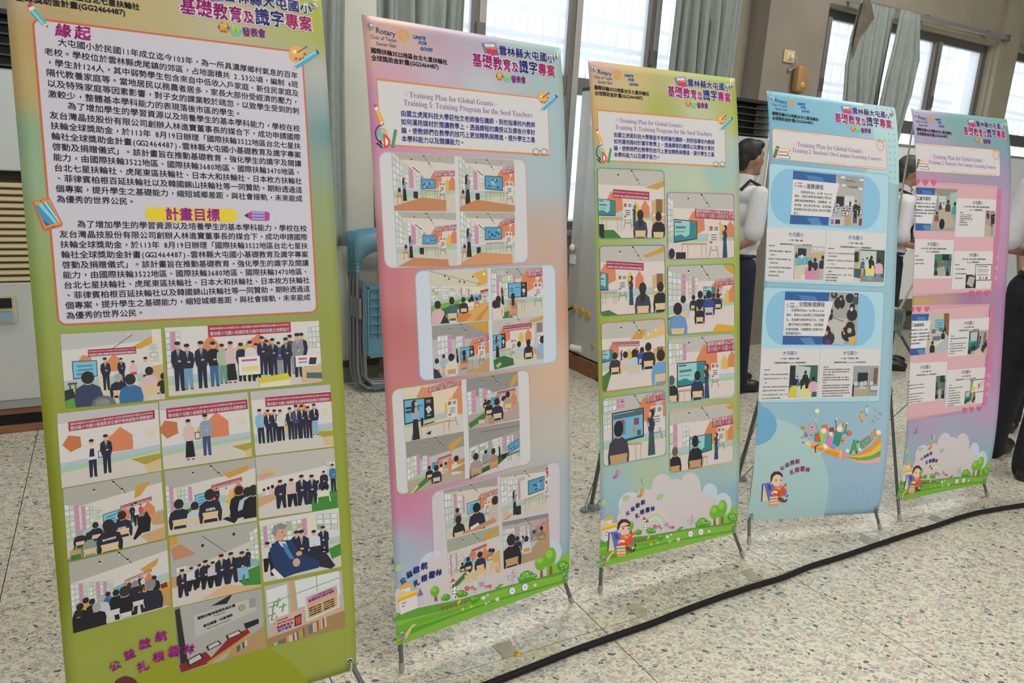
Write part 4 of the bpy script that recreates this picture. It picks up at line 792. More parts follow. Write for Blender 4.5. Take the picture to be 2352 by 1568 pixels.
f = Photo('d2', [235,278, 935,165, 962,775, 265,910], 'printed photograph of a teacher with microphone before a screen'); f.room(6, 2, 74, 66, 'dcd4c8', wall='e4d4b8'); f.pent(36,18,18,'dc9468'); f.house(100,66,34,62,'dc9060'); f.house(80,60,22,30,'e0b850'); f.ban(42,3,101,-2,12,full=False); f.screen(0,20,68,50,24,64,3); f.t('日治時期', 'n', 2,38, 12,38, .0004); f.t('臺灣的教育', 'n', 2,45, 14,45, .0004)
f.table(26,76,76,74,28,'d09858'); f.easel(82,88,52); f.r('24262c', 27,60, 31,76); f.l('k', 2, 32,74, 50,72); f.q('2a2a2e', 34,92, 44,88, 42,96); f.q('3a78d0', 12,88, 20,96, 20,100, 10,100); f.talk(18,104,80,'a8b0c4','24242c')
f = corner('d2', [998,158, 1615,65, 1635,635, 1022,755], [(0,26,74,16,24,68,2,5,(1,)), (22,22,60,36,24,56,2,4,(1,)), (38,28,56,46,30,50,2,3)], (44,46,62,60,46,60), (58,36,94,34,7), None, (66,66,22), (88,10,100,4,98,20,82,32), 74, 64, (0,90, 30,74, 34,84, 4,100), scrk=1, ceil='92928f', c0=40, c1=30, wl='c8c0c0', fl='b8a49c')
for x, y, h, c in ((34,64,18,'k'), (40,80,32,'1c1c24'), (72,68,22,'k'), (69,78,32,'d8d4d0'), (78,76,38,'b89c90'), (56,94,46,'24284a')): f.back(x, y, h, c, 'h', 'T')
f.q('b89068', 38,88, 46,82, 50,100, 40,100); f.chair(25,100,20)
f = corner('d2', [270,915, 965,785, 982,1365, 300,1540], [(0,30,74,22,28,66,4,4,(3,)), (26,32,62,38,34,58,3,3,(2,))], (42,50,62,53,50,60), (52,44,77,40,6), None, None, (72,22,96,8,100,12,76,38), 76, 66, (0,98, 34,74, 42,80, 10,100), scrk=1, ceil='98958f', c0=42, c1=30, wl='c8c0bc', fl='b8a89c')
for x, y, h, c in ((37,80,26,'1c1c24'), (58,76,20,'d8d4d0'), (66,74,20,'b89c90'), (49,92,36,'24284a'), (85,84,38,'d8d4d0')): f.back(x, y, h, c, 'h', 'T')
f.q('b89068', 68,76, 100,66, 100,82, 84,78); f.q('c89038', 84,58, 100,54, 100,62, 88,66); f.q('d8d070', 2,98, 16,86, 18,90, 8,100)
f = Photo('d2', [1025,760, 1635,650, 1650,1190, 1040,1358]); f.room(36, 22, 80, 70, '98958f', wall='a8a4a4'); f.l('h', .7, 20,10, 100,12); f.win(0,38,78,18,34,70,5,5,(),'8fae8c'); f.win(20,34,70,36,32,66,4,5,(),'9fbe8c'); f.win(44,30,66,68,28,60,6,5,(5,)); f.win(72,30,50,86,28,48,4,3,(2,)); f.q('2f5a2c', 0,82, 60,66, 80,64, 60,86, 0,100); f.q('cfcfd8', 52,88, 74,72, 100,74, 100,88, 60,100)
f.screen(76,48,68,97,40,60,1); f.table(74,70,98,66,14,'6a4a3c'); f.r('1e1e22', 62,66, 71,76); f.talk(58,72,26,'2a2a2e','2a2a2e'); f.back(31,74,26,'8c9ca4'); f.q('c0a4a0', 16,78, 40,74, 42,80, 20,86); f.back(46,90,42,'b08474','h','t',.8); f.back(12,94,44,'a89490','h','t',1)
f = corner('e2', [455,215, 855,115, 865,465, 475,580], [(0,6,66,22,12,62,4,4,(3,)), (24,16,60,36,20,56,3,3,(2,))], (40,38,62,66,37,60), (66,26,100,24,11), (42,66,64,66,14), (79,78,34), None, 80, 72, None, scrk=0, full=False, c0=6, c1=18, ceil='a8a29a', wl='d8ccc4')
f.back(22,72,30,'8c8c8c'); f.back(23,108,50,'2a2226','2a2226','T',.9,True); f.back(58,104,62,'24243a','16161a'); f.back(94,94,56,'c8bcb8','2c2220'); f.q('c89070', 30,96, 92,84, 96,94, 60,100, 30,104); f.q('e8e4e0', 44,90, 60,84, 62,90, 46,96)
f = corner('e2', [878,108, 1235,15, 1240,355, 890,440], [(0,8,62,12,8,60,2,4), (14,12,66,40,16,62,5,4,(4,))], (56,26,58,92,24,54), (96,8,104,8,20), (48,66,88,60,26), (100,84,50), None, 80, 72, None, scrk=1, full=False, c0=4, c1=16, ceil='b4aea4', pent=0)
f.r('c0bcb8', 34,14, 50,22); f.talk(27,96,56,'8c8c94','24242c'); f.r('1e1e22', 30,76, 40,96); f.q('d09c6c', 0,100, 20,88, 20,94, 6,104); f.e('d0b8a0', 8,86, 7)
f = corner('e2', [478,588, 868,478, 880,825, 495,950], [(0,30,80,10,30,74,3,5,(1,)), (14,30,70,24,32,64,3,4,(0,)), (26,36,62,34,38,58,2,3)], (29,48,64,45,46,62), (44,34,74,30,7), None, (54,70,20), (74,10,98,0,98,12,66,26), 74, 64, (2,100, 30,76, 36,84, 16,100), scrk=0, c0=26, c1=22, ceil='a8ac98', wl='dcd0c8', fl='dccfc0')
for x, y, h, c in ((37,76,30,'1c1c24'), (26,74,20,'2a2a30'), (60,84,42,'24284a'), (86,74,30,'d8d4d0'), (80,68,26,'a08878'), (40,96,24,'e0d0b8')): f.back(x, y, h, c, 'h', 'T')
f.q('d8b070', 82,60, 100,52, 100,100, 92,100); f.chair(38,104,32,'T'); f.chair(59,102,34,'T'); f.chair(88,96,30,'T')
f = corner('e2', [892,455, 1238,385, 1250,700, 905,805], [(0,14,80,30,16,66,6,5,(5,)), (36,16,62,56,16,54,5,4,(3,))], (60,32,54,74,30,50), (76,18,100,12,9), None, (80,56,20), None, 78, 66, None, scrk=1, full=False, c0=8, c1=10, ceil='908c88', wl='b8acac', fl='a89888')
f.q('b89878', 34,94, 90,46, 100,50, 100,96, 40,104); f.q('c8a040', 70,62, 84,58, 86,62, 74,68)
for x, y, h, c in ((67,54,22,'b08474'), (83,58,32,'8a8078'), (42,58,20,'8ca4b4'), (30,70,34,'24284a'), (49,80,40,'d8d4d0'), (17,104,76,'1a1a20')): f.back(x, y, h, c, 'h', 't')
landscape(2, False)
slogan(2, 'e2', '2f2f88', [(132,922,52), (176,872,52), (224,838,54), (280,806,52)], [(228,936,52), (282,900,52), (336,872,52), (388,850,46)], (36, 12), (26, 2), .0008)
# ---- sheet 3 photographs
def seed3(z, quad, edge, scr, ban, easel, speaker, slab, backs, table=None, green=None, win=None, label=None, f0=76, f1=72, shelf=True, full=True):
    Photo.cut = tuple(t for r_ in ((2.2, 8), (4.6, 4.6), (8, 2.2)) for t in ((-1/r_[0], -1/r_[1], -1), (1/r_[0], -1/r_[1], 100/r_[0]-1), (-1/r_[0], 1/r_[1], 100/r_[1]-1), (1/r_[0], 1/r_[1], 100/r_[0]+100/r_[1]-1)))
    panel(3, z, quad, 14, 1.8, None, edge); q = quad
    f = corner(z, quad, win, scr, ban, table, easel, slab, f0, f1, green, label, ceil='c4c0b8', c0=24, c1=24, scrk=2, full=full, wl='e2d6d0', fl='dfd2cc')
    if shelf: f.q('d8b078', 80,44, 100,42, 100,82, 80,78); f.r('8a6a4c', 86,42, 96,62); f.q('efe2c8', 82,64, 100,62, 100,66, 82,68)
    for b in backs: f.back(*b)
    if speaker: f.talk(*speaker[:3], top='2a3a52', bot='2a4a6e' if len(speaker) < 4 else speaker[3], face=-1, long=False)
    return f
def rim(z, quad, edge):
    p = pr(3, 'printed_panel', .0017, z); p.rr(None, edge, 1.9, quad, 13)
Q3 = [('b3', [90,15, 768,55, 768,730, 108,728], '5a8a6c'), ('b3', [795,262, 1462,285, 1465,930, 795,935], 'a070a4'), ('b3', [112,798, 772,795, 775,1468, 130,1505], '6a5a98'),
      ('b3', [797,992, 1465,988, 1468,1656, 800,1692], '5a8a5c'), ('c3', [130,45, 776,5, 778,660, 142,745], 'c86030'), ('c3', [803,200, 1468,158, 1468,790, 810,845], '8cb8cc'),
      ('c3', [145,800, 778,720, 780,1370, 150,1488], '4aa0b0'), ('c3', [810,912, 1455,850, 1452,1440, 818,1548], 'd8a830')]
f = seed3(*Q3[0], (0,44,68,25,46,68), (22,30,76,32,12), (43,86,38), (53,84,32), (70,26,100,14,100,22,88,28), [(62,102,44,'3a3c54','h','T',.9,True), (90,104,44,'1e2028','h','T',.9)], (4,70,34,70,20), (8,88,22,88,34,100,2,104))
f.r('1e1e22', 0,80, 8,100)
f = seed3(*Q3[1], (9,40,76,43,43,70), (40,24,101,27,14), (68,98,50), (85,100,52), None, [], (20,76,57,76,26), None, [(0,8,70,8,12,66,2,7)], shelf=False, label='printed photograph of a speaker beside an easel and screen', full=False)
f.e('2a2a30', 6,92, 6,8); f.r('24242a', 12,90, 26,100); f.q('e8e8ea', 2,12, 8,18, 8,22, 2,16)
f = seed3(*Q3[2], (0,38,64,12,40,64), (10,22,66,26,11), (33,80,38), (46,88,44), (64,16,98,2,98,10,72,18), [(64,104,50,'3a3c54','h','T',.9,True), (92,100,46,'1e2028','h','T',.9)], (2,66,24,66,18), (0,94,12,92,26,100,0,104))
f = seed3(*Q3[3], (52,32,50,70,33,48), (70,22,101,20,10), (78,56,20), (74,54,22), (82,0,100,0,100,16,90,10), [], None, (0,76,20,70,20,72,0,80), [(0,8,52,26,14,52,4,5,(3,)), (30,14,48,44,20,46,3,5,(1,))], shelf=False, full=False, f0=72, f1=60)
for x, y, h, c in ((54,60,14,'k'), (60,60,16,'k'), (67,62,20,'2a2a34'), (74,66,24,'24283a'), (37,66,22,'24242c'), (47,72,34,'20222c'), (60,74,36,'2a4a9c'), (22,78,34,'b8c4cc'), (46,86,30,'20222c'), (14,108,54,'6a98c8')): f.back(x, y, h, c, 'h', 'T')
f.q('e0a830', 64,100, 72,88, 100,92, 100,100)
f = seed3(*Q3[4], (1,40,58,17,40,56), (16,29,58,31,7), None, (30,62,20), (44,28,56,14,70,14,62,28), [], None, (0,78,12,70,14,76,6,100,0,100), None, f0=70, f1=62)
f.q('e0c088', 60,28, 96,6, 100,12, 100,24, 70,30); f.e('fff4dc', 72,22, 1.6); f.e('fff4dc', 84,16, 1.6); f.q('e0b850', 72,56, 100,52, 100,66, 74,60)
for x, y, h, c in ((50,60,16,'k'), (54,62,18,'n'), (62,60,20,'2a4a9c'), (20,76,32,'3a3038'), (36,74,30,'e0c4bc'), (50,78,36,'b8d0e0'), (62,66,26,'2a4ab0'), (72,74,40,'22242e'), (92,100,54,'6aa4d4')): f.back(x, y, h, c, 'h', 'T')
f = seed3(*Q3[5], (12,40,78,55,39,74), (56,10,101,8,18), (69,82,38), (56,100,56), None, [(4,104,46,'22242c','4a5a5c','T',.9), (42,100,46,'26344a','1c1c22','T',.9)], (14,82,48,82,20), None, [(0,8,42,26,10,36,5,3,(4,))], shelf=False, full=False)
f = seed3(*Q3[6], (14,24,70,64,22,66), (68,3,101,0,14), (85,74,52), (76,98,72,'3a5458'), None, [(24,108,72,'3c3c46','1c1c22','t',.8)], (16,70,60,74,28), None, [(2,4,22,34,4,18,5,2,(3,4)), (2,24,48,12,24,46,2,3)], shelf=False, label='printed photograph of a speaker pointing at a chart', full=False)
f.q('7cb8d4', 16,27, 62,25, 62,62, 16,66); f.q('4a6a74', 16,27, 62,25, 62,32, 16,34)
for i in range(9): f.r('4a6480', 21+i*1.6, 38, 21.8+i*1.6, 58) if i > 3 else None
f.r('b03a5a', 25,36, 33,42); f.r('8c4a6c', 48,36, 56,46); f.r('c8905c', 46,48, 51,58); f.r('3a5c8c', 53,54, 59,62); f.back(24,108,72,'3c3c46','1c1c22','t',.8)
f = seed3(*Q3[7], (30,48,80,65,46,74), (66,22,101,20,15), (80,76,38), (72,92,46), (88,4,100,2,100,10,92,10), [(8,104,44,'1e1e24','6a5a5a','t',.9), (39,104,58,'1c1c22','1c1c22','t',.8)], (28,82,58,82,16), None, [(0,24,86,12,24,84,2,4,(1,)), (20,30,64,30,30,60,2,4)], shelf=False, full=False)
Photo.cut = ()
for z, q_, e_ in Q3: rim(z, q_, e_)
landscape(3, True)
slogan(3, 'd3', '28287c', [(452,664,46), (502,618,46), (552,580,48), (606,546,46)], [(548,690,48), (598,650,48), (652,626,48), (706,610,44)], (34, 14), (24, 2), .0006)

# ================================================================ sheets 4 and 5: student courses
def course_box(k, z, q4, T, books, clock, bars):
    panel(k, z, q4, 14, 1.8, 'cfcaca', 'd8703c'); p = pr(k, 'printed_text', .0006, z)
    angle(p, *T['lt']); angle(p, *T['rt'], right=True)
    p.text(mb('Training Plan for Global Grants'), '8a5a9c', *T['a'], vs=1.2); p.text(mb('Training 2: Students') + "'" + mb(' On-Campus Learning Courses'), '8a5a9c', *T['b'], vs=1.22)
    p = pr(k, 'printed_drawing', .0009, z)
    for a in bars: p.l('dca04c', 1.5, *a); p.e('dca04c', a[2]+10 if a[2] > a[0] else a[2]-10, a[3]+2, 2.5)
    x, y, s = books
    X = lambda *v: [w for i in range(0, len(v), 2) for w in (x + v[i]*s, y + v[i+1]*s)]
    p.q('3a7a3c', *X(40,0, 75,10, 32,138, 0,128)); p.q('d8923c', *X(38,22, 68,30, 62,44, 33,36)); p.q('b8382c', *X(6,112, 36,122, 32,138, 0,128))
    for c, pg, x0, y0 in (('d88a3c', 'ecdcc0', 72, 24), ('b8385c', 'e8dcd8', 50, 66), ('3a8a9c', 'e0e4e4', 72, 106)):
        p.q(c, *X(x0,y0, x0+120,y0+14, x0+128,y0+30, x0+120,y0+46, x0,y0+34, x0,y0+28, x0+112,y0+40, x0+118,y0+30, x0+112,y0+18, x0,y0+6)); p.q(pg, *X(x0,y0+7, x0+112,y0+19, x0+117,y0+30, x0+112,y0+39, x0,y0+27))
    cx, cy, r = clock
    (a, b), (c, d) = p.uv([cx, cy, cx+r, cy+r*.15]); R = abs(c-a)
    p.luv('e0a03c', R*.14, [(a + R*math.cos(i*math.pi/12), b + R*math.sin(i*math.pi/12)) for i in range(24)], True); p.l('8a6a5c', .7, cx-r*.4, cy-r*.1, cx, cy, cx+r*.5, cy+r*.5)
    for sx in (-1, 1): p.luv('e0903c', R*.3, [(a + sx*R*.6 - R*.25, b - R*(1.1 + sx*.2*-1)), (a + sx*R*.6 + R*.25, b - R*(1.1 + sx*.2))])
    for i in range(12): t = i*math.pi/6; p.luv('e0a03c', R*.06, [(a + R*.75*math.cos(t), b + R*.75*math.sin(t)), (a + R*.85*math.cos(t), b + R*.85*math.sin(t))])
p = pr(4, 'printed_panel', .0001, 'a4')                 # soft circles and dots of the blue sheet
u = pr(4, 'printed_drawing', .00015, 'a4'); (cu, cv), = u.uv([1110, 560])
u.polyuv('a9cbcd', [(.6, 0), (.46, 0)] + [(.27 + .215*math.cos(t), .13 + .215*math.sin(t)) for t in [-.75 + i*.115 for i in range(14)]] + [(.6, .3)])
for i in range(5):
    for j in range(16):
        x, y = .485 + i*.024, .012 + j*.024
        if (i < 1 and j > 1) or (i < 2 and 5 < j) or (.04 < y < .13 and i < 3) or (i < 3 and j > 8): continue
        u.polyuv('84b8cc', [(x + .0045*math.cos(t*math.pi/5), y + .0045*math.sin(t*math.pi/5)) for t in range(10)])
u.zoom('c4'); u.e('a6c4c4', 220,1110, 445,520, 0, 48); u.e('6ea4c8', 90,640, 185,155, 0, 40)
for i in range(11):
    for j in range(5):
        x, y = .345 + i*.0235, 1.48 + j*.024; u.polyuv('84b8d4', [(x + .004*math.cos(t*math.pi/4), y + .004*math.sin(t*math.pi/4)) for t in range(8)])
header(4)
course_box(4, 'a4', [165,462, 1460,605, 1445,932, 160,812], dict(a=((445,668), (1175,745)), b=((388,730), (1392,832)), lt=(400,640,32,22), rt=(1182,728,30,20)), (170,660,1.0), (1384,662,40),
    [(195,482,555,520), (565,524,712,542), (998,577,1062,583), (985,869,740,844), (1415,909,1088,879)])
panel(4, 'a4', [125,862, 1482,975, 1434,2243, 80,2206], 14, 1.8, 'a8ccdc', '5aa4ac')
panel(4, 'b4', [80,835, 1525,880, 1462,2199, -1,2231], 14, 1.8, 'a8ccdc', '5aa4ac')
p = pr(4, 'printed_drawing', .0007, 'a4'); p.rr('84b8d8', None, 0, [165,915, 1390,1000, 1360,1600, 130,1540], 84); p.zoom('b4'); p.rr('84b8d8', None, 0, [110,870, 1418,905, 1395,1535, 95,1530], 84)
def lines(p, txts, col, x, y, w, dy, slope, em=None, bold=0):
    for i, t in enumerate(txts):
        if t: p.text(t, col, (x, y+i*dy), (x + w*sum(adv(c) for c in t), y+i*dy + slope*w*sum(adv(c) for c in t)), bold=bold)
def intro(z, quad, title, txt, kind, col='2f5fa4', logo=True, em=29.5, ty=None):
    f = Photo(z, quad, 'printed slide introducing a course' ); f.r('c8c4c0', 0,0, 100,100)
    if kind == 0:                                        # computer room with ceiling fans
        f.r('b8b6b4', 50,0, 100,100); f.q('a8a6a4', 60,0, 100,0, 100,26, 68,22)
        for x, y in ((80,10), (86,22)):
            for a in range(5): t = a*1.257+.3; f.l('6a625c', 1.3, x, y, x+9*math.cos(t), y+3.2*math.sin(t))
        for x, y in ((70,4), (97,6), (72,20), (96,24)): f.r('f4f2ee', x-3, y-2, x+3, y+1.5)
        f.r('24262c', 62,42, 73,62); f.r('d8d8d8', 74,40, 88,60); f.stand(82,66,18,'k','k'); f.stand(90,94,46,'20202a','20202a')
        for x, y, w_ in ((60,70,8), (74,66,6), (82,66,6), (64,62,5), (76,76,9), (96,72,7)): f.r('20242a', x-w_/2-.5, y-6, x+w_/2+.5, y+4); f.r('d4d8e4', x-w_/2, y-5, x+w_/2, y+3); f.r('6a3a6a', x-2, y-3, x+1, y+1)
        f.q('c4ccdc', 54,84, 74,83, 73,100, 50,100); f.r('5a2a34', 62,88, 69,97); f.r('c04a8c', 56,88, 60,92); f.r('4a6ad0', 56,93, 60,97); f.r('c8a070', 76,80, 84,100); f.r('8c2c4a', 96,84, 100,98); f.stand(95,80,26,'24242a','k')
    elif kind == 1:                                      # children sitting on the floor, seen from above
        f.r('a8a8a4', 55,0, 100,100); f.q('c4c4c0', 58,46, 86,50, 82,100, 52,96)
        for x, y, r, c in ((74,20,13,'26262c'), (88,10,10,'2a2630'), (66,4,8,'3c3c34'), (97,14,9,'4a4c50'), (92,42,13,'20242e'), (60,46,10,'22222a'), (60,88,16,'3a2c44'), (88,78,17,'22202a')): f.e(c, x, y, r, r*.95)
        for x, y, r in ((76,9,5), (66,0,5), (97,2,5), (92,26,6.5), (62,36,6), (58,72,9), (90,66,11)): f.e('2a2422', x, y, r); f.e('d0a890', x-.6, y+r*.6, r*.5)
        for x, y in ((70,34), (75,31), (80,54), (76,48), (84,58), (66,50), (62,54), (80,72), (82,78), (66,76)): f.e('d0a088', x, y, 2.6)
        f.l('2a3a6a', 1.2, 66,48, 80,55); f.e('d8c84c', 82,64, 3, 2); f.e('e8e4e0', 91,32, 3); f.q('d8b860', 88,86, 100,82, 98,96, 90,100); f.e('5a3a8c', 60,96, 7, 6)
    elif kind == 2:                                      # long classroom table
        f.r('a8a49c', 44,0, 100,100); f.q('98948c', 44,0, 100,0, 100,14, 60,18); f.win(58,18,44,74,18,44,4,4); f.q('a8c4c4', 84,10, 100,6, 100,60, 86,48); f.q('bcb09c', 62,50, 84,46, 100,90, 56,96)
        for x, y, h, c in ((62,50,18,'5a3a5a'), (70,46,14,'d8d8d8'), (80,54,28,'4a3a30'), (96,60,30,'4a9aa4'), (55,78,24,'8a5a4c')): f.back(x, y, h, c)
        f.e('1a1a20', 68,84, 10,13)
    else:
        f.r('c8c0ac', 44,0, 100,100); f.q('8a6040', 86,0, 100,0, 100,60, 90,50); f.screen(66,16,42,88,16,38,0)
        for x, y, w_ in ((62,44,12), (80,40,12), (70,62,22)): f.r('c4ccd4', x-w_/2, y-6, x+w_/2, y+8); f.r('6a7480', x-w_/2+1, y-5, x+w_/2-1, y+6)
        f.q('b8bcc8', 76,70, 100,60, 100,96, 74,100); f.q('e0dcb0', 60,78, 92,60, 94,64, 64,86); f.back(86,66,24,'20242c'); f.back(60,98,30,'22242c'); f.back(90,46,16,'2a2c34')
    e = 61 if kind < 2 else 50; s_ = 0
    f.q(col, 0,0, e+(-1 if kind < 2 else -1),0, e-(3 if kind else 1),18, 0,16) if True else 0; f.q('4a84c0', 18,6, 40,8, 44,16, 22,15); f.r(col, 0,82, e-8,100); f.q('5a8cc4', 22,88, 38,86, 44,100, 30,100)
    f.q('d4d2d4', 0,16, e+4,17, e-6 if kind else e-5,84, 0,83)
    if logo: f.e('58b0c4', 4,26, 2.6,4); f.e('e8e8ec', 4,26, 1.4,2.2); f.r('d84a7c', 7,21.5, 13,23.5); f.t('大屯', '2c3a9c', 7, 30, 13, 30, .0004); f.l('e0507c', 1.2, 14,27, 18,27); f.l('3a6ab8', .8, 14,30, 18,30)
    return f
def words(f, col, rows, em, bold=0):                      # rows of (text, x, y) inside a photo; em as share of its width
    W_ = f.u1 - f.u0
    for t, x, y in rows:
        w_ = sum(adv(c) for c in t)*em; dx, dy = f.m(x, y), f.m(x + w_, y); f.P.text(t, col, dx, dy, bold=bold, uvin=True)
f = intro('a4', [400,940, 1192,1015, 1168,1568, 362,1538], '', '', 0); words(f, 'k', [('運算課程', 19, 31)], 6, .0002)
words(f, '3c3c44', [('本課程結合Bee   Bot與  micro:bit', 11, 41), ('積木，透過互動學習培養國小學生的', 4, 49), ('運算思維與數學概念，涵蓋數感、形', 4, 57.5), ('狀空間、進位退位等內容，並透過編', 4, 66), ('程與積木設計提升創造力與合作溝通', 4, 74), ('能力。', 4, 81.5)], 3.2, .0001)
f = intro('b4', [330,885, 1212,905, 1185,1522, 297,1520], '', '', 1); words(f, 'k', [('空間推理課程', 19, 27)], 5.8, .0002)
words(f, '3c3c44', [('本課程結合Bee  Bot與micro:bit', 9, 37), ('積木，教授4-6年級學生空間推理概', 3, 46), ('念。透過實作練習學習方向、位置', 3, 55), ('、圖形特徵及空間關係，並挑戰設', 3, 64), ('計推理遊戲，培養觀察力與解決空', 3, 73), ('間問題的能力。', 3, 81)], 3.35, .0001)
def slide(z, quad, t1, t2, rows, pic, kind, tc='3a62b0', y1=12, em=3.1, hx=(33, 62), e2=3.6):
    f = Photo(z, quad, 'printed course slide with a small photograph'); f.r('d0cccc', 0,0, 100,100); hx0, hx1 = hx
    f.t('大屯國小', tc, hx0, y1, hx1, y1, .0002)
    W2 = [sum(adv(c) for c in t)*e2 for t in t2]
    words(f, '2a2a30', [(t, 50 - w_/2, y1 + 9 + i*8) for i, (t, w_) in enumerate(zip(t2, W2))], e2, .00015)
    words(f, '3a3a40', rows, em, .0001)
    x0, y0, x1, y2 = pic
    g = Photo.__new__(Photo); g.P = f.P; g.rn = f.rn; g.c = [f.m(x0, y0), f.m(x1, y0), f.m(x1, y2), f.m(x0, y2)]
    g.u0, g.v0, g.u1, g.v1 = g.c[0][0], g.c[0][1], g.c[2][0], g.c[2][1]; g.a = (g.v1-g.v0)/(g.u1-g.u0)
    if kind == 'pc':
        g.r('b8b8b4', 0,0, 100,100); g.r('24262c', 12,8, 40,30); g.win(56,2,24,100,2,28,5,2); g.q('c8b48c', 40,20, 100,16, 100,40, 44,36); g.screen(8,36,58,42,34,54,0); g.screen(42,34,52,60,34,50,0); g.q('d8ccb4', 4,60, 60,52, 66,60, 30,100, 4,100); g.e('e8e0e0', 34,94, 9,9)
        g.back(96,66,40,'24242c'); g.back(70,72,38,'2c2a34'); g.back(54,98,56,'d890b0','2a2020',None,1,True); g.q('c8a0a4', 60,90, 84,60, 90,94, 66,102); g.back(8,36,16,'2a3a5a'); g.back(26,36,14,'e0e0e0')
    elif kind == 'board':
        g.r('2f6a5c', 0,0, 100,100); g.q('c8d0c8', 20,4, 72,4, 72,52, 20,50); g.r('b8b0a4', 0,0, 20,60); g.r('2a2a2e', 0,8, 14,40); g.q('3a4a48', 74,0, 100,0, 100,60, 74,56); g.q('dcd0c0', 0,86, 30,92, 20,100, 0,100); g.q('8c8c80', 20,80, 100,86, 100,100, 24,100)
        for i in range(6): g.l('6a8a80', .8, 30+i*6, 12+(i%3)*8, 34+i*6, 12+(i%3)*8)
        g.back(56,56,38,'20222a'); g.stand(28,84,56,'2f62b8','d8b04c'); g.stand(15,84,52,'d8c03c','3a4a9c'); g.stand(42,96,72,'c8dcd8','7ca4c0'); g.back(53,82,54,'e8dc84','22201e',None,1,True); g.r('7ca8c8', 44,80, 62,96); g.back(82,74,50,'e8b0c0','2a2022'); g.r('7090a8', 72,74, 88,88)
    elif kind == 'board2':
        g.r('2f6a5c', 0,0, 100,100); g.q('c4ccc8', 20,0, 74,6, 70,50, 22,56); g.r('24282c', 0,0, 18,60); g.back(56,50,34,'20222a'); g.stand(28,90,58,'2f62b8','d8b04c'); g.back(20,104,62,'e0cc3c','22201e'); g.back(46,100,58,'c8dcd8','22201e',None,1,True); g.back(63,100,62,'e8dc84','22201e',None,1,True); g.back(86,84,50,'e8b0c0','2a2022')
    elif kind == 'pc2':
        g.r('a4a4a4', 0,0, 100,100); g.r('24262c', 18,22, 60,54); g.r('8a5a3c', 80,8, 96,60); g.l('d0d0d0', 2, 60,8, 60,54)
        for x, y, w_ in ((12,58,20), (36,60,18), (50,58,14), (74,58,18), (86,74,34), (40,76,30)): g.r('6a6a70', x-w_/2, y-10, x+w_/2, y+10); g.r('d0d4d8', x-w_/2+2, y-8, x+w_/2-2, y+7)
        g.r('b8a890', 0,72, 60,100); g.r('c8c0b0', 0,72, 60,76); g.r('24242c', 0,60, 6,100)
    elif kind == 'hall':
        g.r('a8a098', 0,0, 100,100); g.r('b03a6a', 10,0, 34,20); g.stand(28,56,54,'2c3050','b89c8c'); g.stand(70,60,56,'24242c','24242c'); g.back(92,50,40,'2a2a30'); g.e('d8b03c', 36,84, 8,5); g.q('c0b4a0', 0,50, 60,60, 60,100, 0,100)
    elif kind == 'class':
        g.r('3a8a74', 0,0, 100,100); g.r('24262e', 44,0, 84,28); g.r('b0542c', 18,24, 34,50); g.r('c8602c', 40,30, 56,38); g.q('b4aca0', 10,64, 60,54, 76,100, 4,100)
        for x, y, c in ((8,60,'2a3a6a'), (84,56,'a83a5a'), (94,50,'3a6aa4'), (80,98,'2a2a34'), (12,96,'24284a')): g.back(x, y, 34, c)
    elif kind == 'map': g.r('24242c', 0,0, 100,100); g.q('b8b4a8', 30,12, 90,20, 70,96, 10,70); g.r('c8a83c', 60,2, 90,10)
    elif kind == 'proj':
        g.r('b0a89c', 0,0, 100,100); g.r('24282c', 4,2, 52,44); g.q('b4c8c8', 8,6, 46,4, 44,42, 10,44); g.q('3a8a74', 0,46, 60,44, 60,80, 0,90); g.r('8a6a5c', 78,10, 92,60); g.stand(60,56,40,'2a2a34','2a2a34')
        for x, y, c in ((20,84,'2a3a6a'), (32,80,'24242c'), (48,76,'2c5a8c'), (84,80,'24242c'), (94,72,'2a2a34'), (8,96,'24284a'), (76,92,'2a2430')): g.back(x, y, 30, c)
        g.q('d8c0a0', 34,90, 62,70, 80,100, 34,100)
    return f
slide('b4', [108,108, 822,148, 788,768, 92,745], '', ['1-3 年級「運算」課程。', '編程智能積木課程-32 in 1 micro:bit 積木擴充套件'],
  [('• 課程大綱', 3, 36), ('1. 運算思維概述:問題解決、邏輯思考和', 3, 46), ('分析能力。', 6, 53), ('2.編程積木介紹:簡要介紹編程積木的基', 3, 61), ('本原理和功能。', 6, 68.5), ('3.介紹如何使用積木進行簡單的編程操作', 3, 77), ('如拖放積木、設定指令等。', 6, 85), ('4.積木編程活動設計。', 3, 92.5)], (47,32,99,97), 'pc', em=2.3, hx=(36,62), e2=2.55, y1=15)
slide('b4', [826,150, 1540,188, 1520,785, 792,768], '', ['1-3 年級「運算」課程。', '不插電運算思維課程-Bee Bot 小蜜蜂編程機器人'],
  [('•  課程大綱', 3, 36), ('1.了解 BEE-BOT APP 的互動功能,並使用空白地圖', 2, 45), ('進行操作教學。', 6, 51), ('2. 數感準備(比大小|使用符號)、數字的組合(個、', 2, 59), ('十、百位)。', 6, 66), ('3.數字的組合與運算(數數位的概念)、加法與減法', 2, 73.5), ('的實作。', 6, 80.5), ('4.形狀和空間探索(如正方形、三角形、長方形。', 2, 87), ('5.時間和日曆實際應用。', 2, 92.5), ('6.圖形定量分類練習。', 2, 98)], (48,34,99,98), 'board', em=2.15, hx=(36,61), e2=2.6, y1=15)
